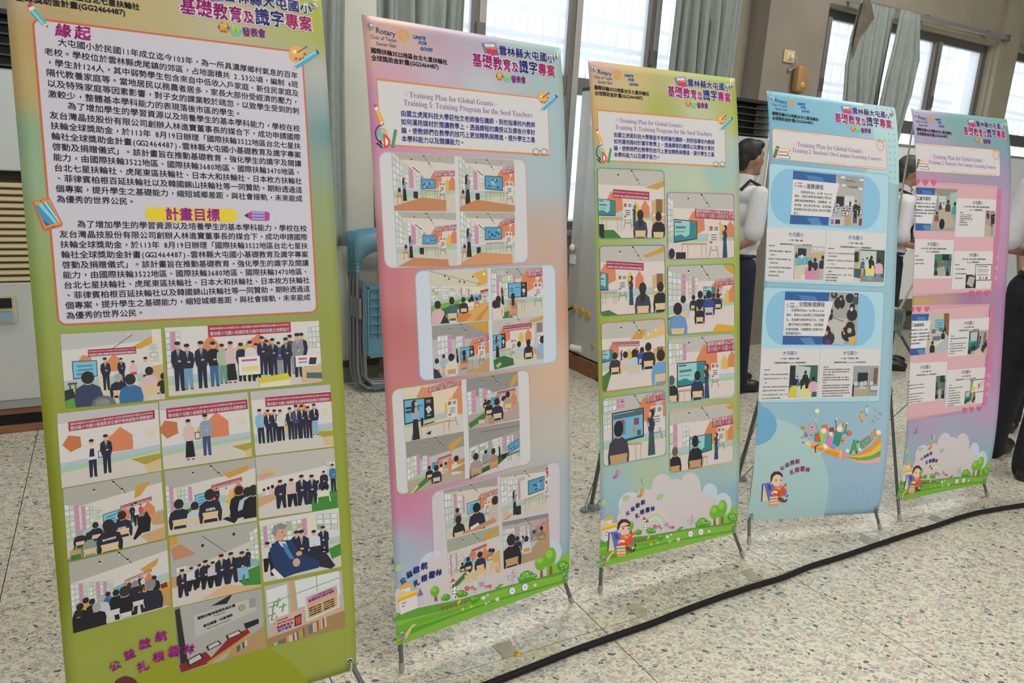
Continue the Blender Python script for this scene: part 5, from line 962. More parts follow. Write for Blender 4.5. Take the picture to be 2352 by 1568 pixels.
slide('c4', [160,65, 598,66, 580,442, 133,458], '', ['4-6 年級:「空間推理」課程。', '不插電運算思維課程-Bee Bot 小蜜蜂編程機器人'],
  [('• 課程大綱', 6, 42), ('1.空間概念介紹:與學生空間推理的概念和重要性。', 5, 51), ('2.引導學生思考空間概念設計,如方向、位置、大', 5, 59), ('小等。', 8, 67), ('3.學習不插電形式之圖層形狀的特徵和區別設計,透', 5, 75), ('過實際例子,幫助學生理解不同形狀的特性。', 6, 82), ('4.方位和方向的基本概念,如左右、前後、上下等', 5, 90), ('進行方位和方向的實際操作和練習。', 6, 97)], (50,33,98,96), 'board2', em=2.05, hx=(36,61), e2=2.7, y1=12)
slide('c4', [600,66, 1055,68, 1030,428, 583,442], '', ['4-6 年級:「空間推理」課程。', '編程智能積木課程-32 in 1 micro:bit 積木擴充套件'],
  [('•  課程大綱', 5, 38), ('1.空間關係和模式學習:辨識物體群體之間的空間關係', 5, 43), ('如定位、距離、重疊等,透過案例說明,培養學生直', 6, 48), ('觀理解空間關係的能力。', 6, 53.5), ('2.學習辨識和建立空間模式,從圖畫、推理、圖形等,', 5, 59), ('根據教案提供不同的模式範例,讓學生進行辨識和延', 6, 64), ('伸應用。', 6, 69), ('3.空間推理遊戲:建立挑戰活動,提供不同的空間推理遊', 5, 75), ('戲,讓學生應用所學的空間推理能力,解決實際問題。', 6, 80), ('4.空間拼圖課程回顧和討論評估結果,鼓勵學生進行空', 5, 86), ('間實作以及評估創意和發表內容,評估學習空間的成果', 6, 91), ('空的概念定未來的空間學習目標和計畫。', 6, 96.5)], (56,35,99,98), 'pc2', em=2.0, hx=(37,61), e2=2.5, y1=12)
# children riding a pencil
p = pr(4, 'printed_drawing', .0009, 'c4', 'printed picture of three children riding a big pencil')
p.q('e0903c', 790,870, 900,850, 980,800, 1060,712, 1056,790, 960,850, 860,885); p.q('e8b83c', 790,872, 900,868, 980,838, 1057,768, 1054,830, 960,875, 860,892); p.q('6aa43c', 800,876, 900,884, 1000,866, 1054,826, 1052,872, 960,900, 860,902); p.q('e0a8a8', 800,880, 880,904, 980,902, 1052,874, 1048,920, 960,932, 870,922)
p.q('e8aa40', 528,770, 750,828, 738,886, 528,806); p.q('e88c2c', 528,790, 745,850, 740,884, 528,806); p.q('e8c8a0', 458,764, 528,768, 528,806); p.q('5a4a4a', 458,764, 480,766, 482,778); p.q('d8b8a0', 750,828, 766,832, 754,890, 738,886); p.q('e08c8c', 766,832, 796,842, 790,892, 754,890)
for x, y, r, c in ((472,662,17,'e08a3c'), (536,656,27,'e098a4'), (764,756,24,'e0903c'), (493,718,20,'c86aa0')):
    for i in range(6): t = i*1.047; p.e(c, x + r*.6*math.cos(t), y + r*.6*math.sin(t), r*.45, r*.32, math.degrees(t), 8)
    p.e('7a3a2c', x, y, r*.25)
for x, y, r in ((485,695,10), (535,715,11), (465,732,9), (518,742,9), (560,740,6)): p.e('6aa45c', x, y, r, r*.6, 45)
p.l('9ac84c', 3.2, 566,612, 590,690, 605,720); p.q('9ac84c', 596,696, 640,700, 622,780, 592,784); p.e('f0d8c8', 566,606, 7); p.e('f0dccc', 625,680, 22,22); p.q('d8702c', 610,666, 616,640, 650,634, 660,668, 650,690, 640,660)
p.q('b8603c', 560,702, 588,692, 606,764, 560,764); p.l('5a2a20', 4, 590,788, 560,800, 566,850); p.e('e8e4e0', 566,854, 8,4)
p.q('dc78b4', 664,716, 684,718, 680,800, 652,806, 640,790); p.l('dc78b4', 2.6, 630,722, 664,724); p.e('f0dccc', 684,702, 20,20); p.q('a8384c', 664,690, 670,660, 700,654, 708,690, 698,722, 694,692); p.q('f0ecec', 612,786, 640,780, 660,804, 636,818); p.l('f0dccc', 2.6, 660,808, 620,836, 582,852)
p.q('2f8c7c', 716,680, 768,700, 740,800, 690,790); p.l('2f8c7c', 4, 722,680, 716,600); p.l('2f8c7c', 4, 764,700, 784,700, 798,634); p.e('f0dccc', 744,668, 22,24); p.e('8a98c0', 700,800, 14, 24); p.q('e0c050', 730,640, 760,614, 780,640, 776,680, 768,650); p.q('a83a4c', 760,614, 774,630, 780,660, 770,650); p.e('f0dccc', 720,592, 7); p.e('f0dccc', 800,626, 7)
p.e('d8582c', 816,700, 20,22); p.text('?', 'f0e8e0', (810,712), (822,712), bold=.0004); p.text('A', '4a9c4c', (822,856), (880,852), bold=.0016, vs=1.5); p.text('+', '4a9c4c', (866,786), (892,784), bold=.001, vs=1.1)
p.q('c8642c', 895,764, 972,716, 986,760, 912,824); p.q('4aa08c', 902,768, 968,726, 978,756, 914,812); 
for x, y in ((925,780), (945,760), (955,745), (935,792)): p.e('a8d8c8', x, y, 4)
for x, y, r in ((1037,694,18), (803,832,14), (898,824,12)): p.e('e8e4e0', x, y, r); p.l('c8a070', .6, x, y, x, y+r*1.6)
for x, y, a in ((985,690,22), (1005,670,22)): p.q('e89038', x, y, x+12, y-4, x+a, y+52, x+a-14, y+60)
p.e('f0ddb4', 575,534, 18,18)
for i in range(8): t = i*.785; p.l('e8dcc0', .7, 575+24*math.cos(t), 534+24*math.sin(t), 575+32*math.cos(t), 534+32*math.sin(t))
for x, y, c, h in ((912,572,'e8a850',20), (948,524,'a8d0e0',18)): p.e(c, x, y, h*.9, h); p.q(c, x-8, y+10, x+8, y+10, x+7, y+34, x-5, y+34); p.q('c8783c', x-6, y+34, x+7, y+34, x+5, y+48, x-3, y+48); p.e('6ab05c', x-2, y-28, 8,4, 30); p.e('6ab05c', x+8, y-30, 8,4, -40)
for x, y, r, c in ((1020,528,22,'8cc8b4'), (1052,556,12,'c04a9c'), (1012,574,10,'e0904c'), (998,612,15,'d86a5c'), (1036,594,8,'7cb86c')): p.l(c, 1.2, x-r, y-r, x+r, y+r); p.l(c, 1.2, x+r, y-r, x-r, y+r)
for x, y in ((734,570), (802,600)): p.e('e8c878', x, y, 6)
the_boy(4, 'c4', 95, 988, .665)
slogan(4, 'c4', 'a8407c', [(304,982,34), (338,956,34), (374,938,36), (412,928,34)], [(372,1010,36), (408,992,36), (446,982,36), (484,986,34)], (30, 8), (16, -8), .0006)
header(5)
course_box(5, 'a5', [200,460, 1135,545, 1110,838, 190,770], dict(a=((395,638), (932,680)), b=((352,694), (1080,752)), lt=(362,612,26,24), rt=(938,662,24,22)), (196,640,.78), (1081,600,30),
    [(213,480,468,503), (480,506,588,515), (798,536,848,541), (785,795,604,782), (1092,817,866,799)])
pk = 'c8748c'
for z, q_ in (('a5', [192,880, 1095,930, 1035,2080, 165,2140]), ('b5', [150,790, 1040,770, 945,1930, 95,2090])):
    p = pr(5, 'printed_panel', .0003, z); p.q('d0a4ac', *q_)
p = pr(5, 'printed_drawing', .0005, 'a5')
p.l(pk, 1.6, 440,890, 1095,932); p.l(pk, 1.2, 440,910, 1070,948, 1062,1080); p.l(pk, 2.2, 176,920, 148,1568); p.q('c07490', 1092,968, 1140,972, 1112,1568, 1062,1566)
p.zoom('b5'); p.q('c07490', 1092,0, 1140,0, 1105,618, 1058,620); p.l(pk, 1.5, 158,668, 830,645); p.l(pk, 1.5, 155,690, 830,665); p.l(pk, 2, 150,100, 132,690); p.l(pk, 1.4, 366,800, 1040,772); p.l(pk, 1.4, 366,824, 1012,788, 1004,925); p.q('c07490', 1046,824, 1094,826, 1058,1568, 1002,1568); p.l(pk, 2, 140,800, 96,1568)
for x, y in ((1130,255), (1120,370), (1112,478)): p.q('d090a8', x-24, y, x, y-26, x+22, y, x-2, y+28)
p.zoom('c5'); p.q('c07490', 938,0, 978,0, 948,368, 906,370); p.l(pk, 1.4, 195,488, 740,418); p.l(pk, 1.4, 195,504, 740,436); p.l(pk, 2, 205,0, 172,480)
for x, y in ((968,90), (960,170), (952,262)): p.q('d090a8', x-20, y, x, y-22, x+20, y, x-2, y+24)
for z, hs, r in (('a5', ((220,890), (310,896), (402,900)), 34), ('b5', ((842,650), (925,650), (1018,648)), 32), ('b5', ((168,836), (246,832), (334,828)), 32), ('c5', ((748,408), (810,400), (880,392)), 26)):
    p = pr(5, 'printed_drawing', .0010, z)
    for x, y in hs: p.q('c8607c', *[v for i in range(20) for v in (x + r*.95*math.sin(i*.314)**3 * 1.0, y - r*1.25*(13*math.cos(i*.314) - 5*math.cos(i*.628) - 2*math.cos(i*.942) - math.cos(i*1.257))/16)])
f = intro('a5', [178,948, 658,972, 628,1428, 165,1420], '', '', 2, logo=True); words(f, 'k', [('識字課程', 14, 29)], 6.2, .0002); words(f, '3c3c44', [('本課程結合 Bee Bot 與 micro:bit 編程', 6, 38), ('積木，培養國小學生的運算思維、邏輯分', 2, 46), ('析與問題解決能力，透過互動學習探索數', 2, 54), ('感、形狀空間與進位編程，提升創造力、', 2, 61), ('與合作溝通技巧。', 2, 68)], 2.7, .00015)
f = intro('b5', [132,890, 588,878, 572,1312, 115,1358], '', '', 3, logo=True); words(f, 'k', [('閱讀課程', 14, 30)], 6, .0002); words(f, '3c3c44', [('本課程結合Bee Bot與micro:bit積木', 7, 40), ('培養4-6年級學生，透過編程活動提升閱', 3, 49), ('讀理解與思維能力，學生將學習文章結構', 3, 57), ('分析、語意推理、觀察理解與技巧，培養', 3, 65), ('創造性與解決問題能力。', 3, 73)], 2.7, .00015)
D3 = '2a2a30'
slide('a5', [652,1068, 1082,1085, 1058,1495, 628,1490], '', ['1-2 年級「識字」課程(不插電|不插電運算思維課程', 'Bee Bot 小蜜蜂編程機器人'], [('• 課程大綱', 8, 38), ('1. 了解 BEE-BOT APP 的互動功能', 8, 44), ('並使用空白地圖進行操作教學', 10, 49), ('2. 小蜜蜂圖形辨識及繪製練習、組裝', 8, 54), ('3. 小蜜蜂走格子（上、下、左、右）', 8, 59), ('4. 數字動物的認識實作', 8, 64), ('5. 數字圖片設計組裝實際', 8, 70)], (74,30,99,99), 'hall', D3, em=2.1, hx=(40,66), e2=3.0, y1=14)
slide('b5', [180,42, 640,55, 612,485, 165,490], '', ['1-2 年級「識字」課程(不插電|不插電運算思維課程', 'Bee Bot 小蜜蜂編程機器人'], [('• 課程大綱', 5, 44), ('1. 識字遊戲與圖像教學', 5, 54), ('2. 編程操作字卡實際教作。', 5, 63)], (54,37,97,94), 'class', D3, em=2.2, hx=(34,62), e2=2.9, y1=16)
f = slide('b5', [640,178, 1082,180, 1058,600, 610,608], '', ['1-2 年級「識字」課程(不插電|不插電運算思維課程', 'Bee Bot 小蜜蜂編程機器人'], [('• 課程大綱', 4, 37), ('• 3. 數字紀錄卡遊戲實作。', 4, 49), ('• 4. 數字任務探遊戲編程實作。', 4, 61), ('• 5. 數字學術成果提升。', 4, 73)], (34,62,60,98), 'map', D3, em=2.5, hx=(38,63), e2=2.8, y1=14)
f.q('3a3444', 56,35, 99,35, 99,78, 58,78); f.q('d8d4d4', 57.5,37, 97.5,37, 97.5,76, 59.5,76)
for i, a in enumerate((41, 48, 51.5, 55, 61, 64.5)): f.l('5a5460', 1.2 if i else 2, 62, a, 88 + (i%3)*2, a)
for x, c in ((70,'b05a3c'), (78,'d89850'), (86,'2a3a5c')): f.r(c, x-2, 68, x+2, 75)
slide('b5', [590,950, 1040,925, 1010,1335, 568,1368], '', ['4-6 年級「閱讀」課程。', '不插電運算思維課程-Bee Bot 小蜜蜂編程機器人'], [('• 課程大綱', 5, 46), ('1. 理解與摘要策略:透過故事情境理解與摘要活動練習', 3, 53), ('練習。', 6, 60), ('2.理解與推論策略,學生透過角色推理分析文本理解', 3, 67), ('段落(角色分析、地理、推理、理解等)', 6, 73.5), ('3.理解小蜜蜂編程應用:透過指令編排理解,進行理解', 3, 80), ('與邏輯練習以及Bee Bot實作與小組分享', 6, 87), ('與合作,成效分享。', 3, 93)], (50,34,99,99), 'proj', D3, em=1.85, hx=(36,62), e2=2.6, y1=16)
slide('c5', [205,-22, 583,-40, 565,308, 190,358], '', ['4-6 年級「閱讀」課程。', '不插電運算思維課程-Bee Bot 小蜜蜂編程機器人'], [('• 課程大綱', 4, 46), ('1.文體閱讀教學練習:寫作學生以節奏分句介紹閱讀,引導練', 3, 55), ('習與心得掌握重點技巧,使學生成為閱讀中的引導者,並應用', 4, 63), ('文字練習。', 4, 70), ('2.選擇文本推論:指導學生以引導推論內容標記,重點內容圖、大', 3, 77), ('綱,讓學生自發統整,引導與分析更多 Bee Bot', 4, 84), ('操作,並以互動理解小組活動與閱讀發表,並以統計等 Bee Bot', 3, 91), ('實作,並以思考理解,作為小組 Bee Bot 整體成果分享。', 3, 97)], (74,36,98,98), 'class', D3, em=1.65, hx=(34,60), e2=2.5, y1=15)
f = slide('c5', [583,40, 940,10, 912,340, 568,385], '', ['4-6 年級「閱讀」課程。', '編程智能積木課程-32 in 1 micro:bit 積木擴充套件'], [('• 課程大綱', 5, 42), ('1.閱讀理解策略介紹:引導國小學生學習閱讀理解', 4, 50), ('與實作的基本理解字。', 6, 57), ('2.結合積木引導理解與引導字句介紹活動,', 4, 64), ('進行推論,使其編程方式及實際與引導,', 6, 71), ('3.文章形式閱讀應用與閱讀理解的結構建構', 4, 78), ('4.引導在實作展示過程中進行討論與推論', 4, 85), ('5.文章積木編程理解如何理解與推論分析表達', 4, 92), ('6.學習積木成就與回饋', 4, 98)], (49,62,78,98), 'proj', D3, em=1.8, hx=(36,62), e2=2.5, y1=13)
f.q('3a3444', 60,32, 100,32, 100,34, 60,34); f.q('e0dcd4', 62,34, 98,34, 98,66, 62,66); f.q('7cae6c', 62,34, 70,34, 66,66, 62,66); f.e('e0c060', 70,56, 9,6); f.e('e8e4d8', 74,46, 8); f.q('c84a3c', 84,44, 88,44, 86,58, 83,58); f.l('3a3444', 1.5, 78,68, 99,68)
for i in range(4): f.l('8a8490', .8, 90+i*2, 38, 90+i*2, 56)
landscape(5, True); 
SL = PR[3]
slogan(5, 'c5', '2c2c7c', [(338,872,24), (366,852,24), (390,838,24), (420,822,24)], [(380,905,26), (410,893,26), (438,886,26), (466,888,24)], (30, 14), (10, -8), .0005)
PR[5][-1].h += .0004
PR[3] = [x for x in PR[3]]
# ================================================================ the hall: floor of terrazzo panels
def terrazzo():
    m = mat('terrazzo', (.6, .58, .5), .24, 0, .75); nt = m.node_tree; N = nt.nodes; L = nt.links; b = N['Principled BSDF']
    geo = N.new('ShaderNodeNewGeometry')
    def math_(op, a, b_=None, v=None):
        n = N.new('ShaderNodeMath'); n.operation = op
        for i, x in enumerate((a, b_)):
            if x is None: continue
            if isinstance(x, (int, float)): n.inputs[i].default_value = x
            else: L.new(x, n.inputs[i])
        return n.outputs[0]
    nz = N.new('ShaderNodeTexNoise'); nz.inputs['Scale'].default_value = 38; nz.inputs['Detail'].default_value = 2
    L.new(geo.outputs['Position'], nz.inputs['Vector'])
    mixv = N.new('ShaderNodeVectorMath'); mixv.operation = 'MULTIPLY_ADD'; mixv.inputs[1].default_value = (.012, .012, 0)
    L.new(nz.outputs['Color'], mixv.inputs[0]); L.new(geo.outputs['Position'], mixv.inputs[2])
    def layer(scale, keep, edge, off):
        mp = N.new('ShaderNodeMapping'); mp.inputs['Location'].default_value = (off, off*1.7, 0); mp.inputs['Rotation'].default_value = (0, 0, .5+off); mp.inputs['Scale'].default_value = (1, 1.45, 0)
        L.new(mixv.outputs[0], mp.inputs[0])
        v = N.new('ShaderNodeTexVoronoi'); v.voronoi_dimensions = '2D'; v.inputs['Scale'].default_value = scale; L.new(mp.outputs[0], v.inputs['Vector'])
        e = N.new('ShaderNodeTexVoronoi'); e.voronoi_dimensions = '2D'; e.feature = 'DISTANCE_TO_EDGE'; e.inputs['Scale'].default_value = scale; L.new(mp.outputs[0], e.inputs['Vector'])
        sp = N.new('ShaderNodeSeparateColor'); L.new(v.outputs['Color'], sp.inputs[0])
        thr = math_('MULTIPLY_ADD', sp.outputs[2], .10); N[-1] if False else None
        nd = thr.node; nd.inputs[2].default_value = edge
        a = math_('GREATER_THAN', e.outputs['Distance'], thr); k = math_('LESS_THAN', sp.outputs[0], keep)
        return math_('MULTIPLY', a, k), sp.outputs[1]
    rampcols = [(0, (.40,.40,.36)), (.16, (.46,.45,.38)), (.32, (.28,.29,.29)), (.42, (.50,.48,.40)), (.56, (.36,.37,.36)), (.68, (.53,.50,.40)), (.82, (.12,.125,.14)), (.87, (.40,.41,.37)), (.955, (.55,.30,.21)), (.985, (.42,.33,.29))]
    def ramp(f):
        r = N.new('ShaderNodeValToRGB'); r.color_ramp.interpolation = 'CONSTANT'; el = r.color_ramp.elements
        el[0].position = 0; el[0].color = (*rampcols[0][1], 1); el[1].position = rampcols[1][0]; el[1].color = (*rampcols[1][1], 1)
        for p_, c in rampcols[2:]: x = el.new(p_); x.color = (*c, 1)
        L.new(f, r.inputs[0]); return r.outputs[0]
    big = N.new('ShaderNodeTexNoise'); big.inputs['Scale'].default_value = 1.3; big.inputs['Detail'].default_value = 3; L.new(geo.outputs['Position'], big.inputs['Vector'])
    r0 = N.new('ShaderNodeValToRGB'); r0.color_ramp.elements[0].color = (.66, .61, .475, 1); r0.color_ramp.elements[1].color = (.74, .69, .56, 1); L.new(big.outputs['Fac'], r0.inputs[0])
    col = r0.outputs[0]
    for sc_, kp, ed, of in ((125, .42, .07, .3), (60, .56, .06, 0.0)):
        f, c = layer(sc_, kp, ed, of); mx = N.new('ShaderNodeMix'); mx.data_type = 'RGBA'; L.new(f, mx.inputs[0]); L.new(col, mx.inputs[6]); L.new(ramp(c), mx.inputs[7]); col = mx.outputs[2]
    L.new(col, b.inputs['Base Color'])
    rn = N.new('ShaderNodeMapRange'); rn.inputs[3].default_value = .13; rn.inputs[4].default_value = .22; L.new(big.outputs['Fac'], rn.inputs[0]); L.new(rn.outputs[0], b.inputs['Roughness'])
    return m
MT = terrazzo()
M_joint = mat('joint_filler', (.10, .085, .06), .8)
fl = struct(MB().box(-7, 13, -9.0, 0, -.1, -.004).done('floor', M_joint, None, Wm(0, 0, 0)))
J0 = floor_pt(1383, 1443)                                # crossing of two joints nearest the camera
ja = math.radians(29.3); TS = .795
tile_me = MB().box(.0015, TS-.0015, .0015, TS-.0015, -.03, 0, None, .0006); tile_me = tile_me.done('terrazzo_panel', MT)
Rj = Matrix.Rotation(ja, 4, 'Z'); first = True
ea = Vector((math.cos(ja), math.sin(ja), 0)); eb = Vector((-math.sin(ja), math.cos(ja), 0))
for i in range(-6, 12):
    for j in range(-5, 5):
        P = J0 + ea*(i*TS) + eb*(j*TS); c = P + (ea+eb)*TS/2
        if (c.x*S30 - c.y*C30) < -WALL - .35 or c.y < -.9: continue
        o = tile_me if first else D.objects.new('terrazzo_panel', tile_me.data)
        if not first: COL.objects.link(o)
        first = False; o.parent = fl; o.matrix_parent_inverse = fl.matrix_world.inverted(); o.matrix_basis = Matrix.Translation(P) @ Rj
        if o.parent: pass
# the rest of the floor, beyond the panels worth telling apart
apron = mat('terrazzo_far', (.52, .5, .43), .25)
MB().box(-7, 13, -9.0, -5.3, -.004, -.0005).done('floor_apron', apron, fl, Matrix())
# ---------------------------------------------------------------- walls
M_wall = noisy('shaded_plaster', (.33, .295, .215), (.37, .335, .25), 3, .75, .05)  # cream paint darkened, backlit shade is in the colour
M_pier = noisy('shaded_pier', (.225, .19, .15), (.25, .215, .17), 3, .7, .04)  # pier cream darkened further to carry its backlit shade
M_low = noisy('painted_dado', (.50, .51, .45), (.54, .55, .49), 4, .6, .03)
M_white = mat('white_enamel', (.76, .78, .78), .35)
M_dark = mat('dark_bronze_aluminium', (.15, .135, .118), .45, .3)
M_alu = mat('grey_aluminium', (.36, .35, .33), .42, .5)
M_brown = noisy('dark_brown_skirting', (.07, .035, .02), (.10, .05, .03), 8, .6)
M_wood = noisy('reddish_wood', (.20, .085, .04), (.28, .13, .06), 10, .55, .1, 5, (1, 1, 6))
def wallbox(mbx, s0, s1, d0, d1, z0, z1): return mbx.box(s0, s1, -d1, -d0, z0, z1)
ZT, ZS = 3.0, .92; ZT2 = 2.74
wins = [(-5.6, -2.6, ZT2, ZS), (1.55, 4.22, ZT, ZS), (5.10, 7.72, ZT2, ZS), (8.12, 10.6, ZT2, ZS)]
w = MB(); s_prev = -7
for s0, s1, zt, zs in wins:
    wallbox(w, s_prev, s0, -.22, 0, 0, 4.0); wallbox(w, s0, s1, -.22, 0, 0, zs); wallbox(w, s0, s1, -.22, 0, zt, 4.0); s_prev = s1
wallbox(w, s_prev, 13, -.22, 0, 0, 4.0)
struct(w.done('wall_back', M_wall, None, Wm(0, 0, 0)))
struct(MB().box(-7.2, -7, -9, .2, 0, 4).done('wall_left', M_wall, None, Wm(0, 0, 0)))
struct(MB().box(13, 13.2, -9, .2, 0, 4).done('wall_right', M_wall, None, Wm(0, 0, 0)))
w = MB()                                                # far wall behind the camera, with tall openings to the yard
for a, b in ((-7, -5.6), (-3.4, -2.2), (0, 1.2), (3.4, 4.6), (6.8, 8), (10.2, 13)): w.box(a, b, -9.2, -9.0, 0, 4)
w.box(-7, 13, -9.2, -9.0, 3.0, 4); w.box(-7, 13, -9.2, -9.0, 0, .8)
struct(w.done('wall_front', M_wall, None, Wm(0, 0, 0)))
struct(MB().box(-7.2, 13.2, -9.2, .2, 4.0, 4.15).done('ceiling', mat('ceiling_paint', (.72, .70, .66), .8), None, Wm(0, 0, 0)))
fix = MB().box(-.62, .62, -.09, .09, -.03, .05, None, .01).done('batten_housing', M_white)
i = 0
M_tube = mat('lamp_tube', (.9, .9, .9), .4); M_tube.node_tree.nodes['Principled BSDF'].inputs['Emission Color'].default_value = (1, .95, .85, 1); M_tube.node_tree.nodes['Principled BSDF'].inputs['Emission Strength'].default_value = 3
D.objects.remove(fix)
for s_ in (-2.0, 1.6, 5.2):  # housings and glowing tubes for the added, unseen lamps
    for d_ in (1.7, 4.9, 7.9):
        t = thing('added_ceiling_lamp', 'added out-of-view white batten lamp under the ceiling, %s row, %s' % ({1.7: 'window', 4.9: 'middle', 7.9: 'yard'}[d_], {-2.0: 'left end', 1.6: 'middle of the row', 5.2: 'right end'}[s_]), 'lamp', Wm(s_, d_, 3.93), 'added unseen battens under the ceiling')
        MB().box(-.62, .62, -.09, .09, 0, .07, None, .01).done('housing', M_white, t); MB().tube([(-.58, 0, -.02), (.58, 0, -.02)], .016).done('lamp_tube', M_tube, t)
# piers
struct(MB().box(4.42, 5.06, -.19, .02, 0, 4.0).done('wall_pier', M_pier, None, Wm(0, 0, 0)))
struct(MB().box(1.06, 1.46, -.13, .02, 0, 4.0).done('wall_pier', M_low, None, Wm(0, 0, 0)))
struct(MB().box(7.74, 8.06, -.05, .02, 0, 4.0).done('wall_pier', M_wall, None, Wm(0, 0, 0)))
b = MB().box(-7, 1.0, -.03, 0, .10, .135); b.box(1.46, 4.42, -.03, 0, .10, .135); b.box(1.05, 1.47, -.16, -.13, .10, .135); b.box(5.06, 13, -.03, 0, .10, .135)
struct(b.done('baseboard_back', M_brown, None, Wm(0, 0, 0)))
b = MB().box(-7, 1.0, -.02, 0, 0, .10); b.box(1.46, 4.42, -.02, 0, 0, .10); b.box(1.05, 1.47, -.15, -.13, 0, .10); b.box(5.06, 13, -.02, 0, 0, .10)
struct(b.done('trim_back', noisy('grey_green_trim', (.17, .18, .15), (.22, .23, .19), 6, .6), None, Wm(0, 0, 0)))
# ---------------------------------------------------------------- windows
M_pane = D.materials.new('frosted_pane'); M_pane.use_nodes = True
nt = M_pane.node_tree; nt.nodes.clear(); out = nt.nodes.new('ShaderNodeOutputMaterial'); mx = nt.nodes.new('ShaderNodeMixShader'); mx2 = nt.nodes.new('ShaderNodeMixShader')
tr = nt.nodes.new('ShaderNodeBsdfTransparent'); tl = nt.nodes.new('ShaderNodeBsdfTranslucent'); gl = nt.nodes.new('ShaderNodeBsdfGlossy'); gl.inputs['Roughness'].default_value = .1
tl.inputs[0].default_value = (.9, .93, .95, 1); tr.inputs[0].default_value = (.96, .98, 1, 1)
mx.inputs[0].default_value = .46; mx2.inputs[0].default_value = .05
nt.links.new(tr.outputs[0], mx.inputs[1]); nt.links.new(tl.outputs[0], mx.inputs[2]); nt.links.new(mx.outputs[0], mx2.inputs[1]); nt.links.new(gl.outputs[0], mx2.inputs[2]); nt.links.new(mx2.outputs[0], out.inputs[0])
M_grille = mat('white_window_grille', (.8, .82, .84), .5); M_gpipe = mat('grey_grille_pipe', (.35, .38, .42), .5)
def window(n, s0, s1, zt, mull, tz=1.90, bars=True):
    root = D.objects.new('window_%d' % n, None); COL.objects.link(root); root['kind'] = 'structure'; root.matrix_world = Wm(0, 0, 0)
    f = MB(); d0, d1 = .06, .12
    f.box(s0, s1, d0, d1, zt-.07, zt); f.box(s0, s1, d0, d1, ZS, ZS+.06); f.box(s0, s0+.06, d0, d1, ZS, zt); f.box(s1-.06, s1, d0, d1, ZS, zt); f.box(s0, s1, d0-.01, d1, tz-.055, tz+.055)
    f.done('window_frame', M_dark, root, Matrix())
    for x in mull:
        MB().box(x-.045, x-.008, d0-.015, d1, ZS+.05, zt-.06).done('mullion', M_dark, root, Matrix()); MB().box(x-.008, x+.04, d0-.02, d1-.01, ZS+.05, zt-.06).done('mullion', M_alu, root, Matrix())
    xs = [s0+.06] + list(mull) + [s1-.06]
    for a, b in zip(xs[:-1], xs[1:]):
        MB().box(a, b, .086, .090, tz+.05, zt-.06).done('pane', M_pane, root, Matrix()); MB().box(a, b, .086, .090, ZS+.05, tz-.05).done('pane', M_pane, root, Matrix())
    for a in list(mull)[:1] + list(mull)[-1:]:
        MB().box(a-.03, a+.03, .03, .062, tz+.2, tz+.30).done('latch', M_dark, root, Matrix())
    g = MB(); nb = int((s1-s0)/.125)
    for i in range(nb+1): x = s0 + (s1-s0)*i/nb; g.box(x-.009, x+.009, .36, .372, ZS, zt+.05)
    for j in range(9):
        z = ZS + .04 + j*.24
        if z < zt: g.box(s0, s1, .35, .36, z-.017, z+.017)
    g.done('window_grille', M_grille, root, Matrix())
    MB().box(s0, s1, .30, .33, 2.20, 2.235).box(s0, s1, .30, .33, ZS+.3, ZS+.33).done('grille_pipe', M_gpipe, root, Matrix())
    return root
window(1, 1.55, 4.22, ZT, (2.17, 2.89, 3.56))
window(2, 5.10, 7.72, ZT2, (5.36, 6.92)); window(3, 8.12, 10.6, ZT2, (9.0, 9.8)); window(4, -5.6, -2.6, ZT2, (-4.6, -3.6))
struct(MB().box(1.5, 4.27, -.05, .06, ZS-.03, ZS).done('window_sill', M_alu, None, Wm(0, 0, 0)))
# neighbouring building's pale tiled wall seen through the right window
# ---------------------------------------------------------------- curtains
M_cur = noisy('grey_green_curtain', (.245, .28, .255), (.285, .32, .295), 60, .85, .15, 3, (1, 1, .3))
cb = M_cur.node_tree.nodes['Principled BSDF']; 
M_curb = noisy('curtain_lining', (.115, .10, .075), (.15, .13, .10), 12, .9)
def curtain(label, s0, s1, d, zt, zb, n, amp=.035, edge=None, gat=1.0, m=None, rail=True, seed=1, pleats=False):
    """hanging cloth: s0..s1 at the top; edge(z) -> (left, right) as fractions of the way down"""
    rn = random.Random(seed); nx, nz = n*10, 26; V = []; Fc = []; ph = [rn.uniform(-.5, .5) for _ in range(n+2)]; am = [rn.uniform(.6, 1.25) for _ in range(n+2)]
    for j in range(nz+1):
        t = j/nz; z = zt + (zb-zt)*t; a, b = (s0, s1) if edge is None else edge(t)
        for i in range(nx+1):
            u = i/nx; q = u*n; k = int(q); g = min(1, .35 + t*1.6)
            x = a + (b-a)*u + .012*math.sin(q*6.283*.5 + ph[k]*2)*g; dd = d + amp*g*am[k]*math.sin(q*6.283 + ph[0] + .5*math.sin(t*3+k)) + .01*math.sin(t*9 + q)
            V.append((x, -dd, z))
    for j in range(nz):
        for i in range(nx):
            p = j*(nx+1)+i; Fc.append((p, p+1, p+nx+2, p+nx+1))
    me = D.meshes.new('curtain'); me.from_pydata(V, [], Fc)
    for p in me.polygons: p.use_smooth = True
    o = link('curtain', me, None, m or M_cur, Wm(0, 0, 0)); md = o.modifiers.new('thick', 'SOLIDIFY'); md.thickness = .004
    tag(o, label, 'curtain', None); return o
curtain('grey-green curtain hanging left of the narrow pale pillar', .60, 1.28, .19, 3.1, .84, 6, .028, lambda t: (.60, 1.27 - .02*math.sin(t*3)), seed=3)
curtain('grey-green curtain gathered between the pale pillar and the tall window', 1.43, 2.0, .10, 3.1, .93, 6, .035, lambda t: (1.43, 2.0-.02*t), seed=5)
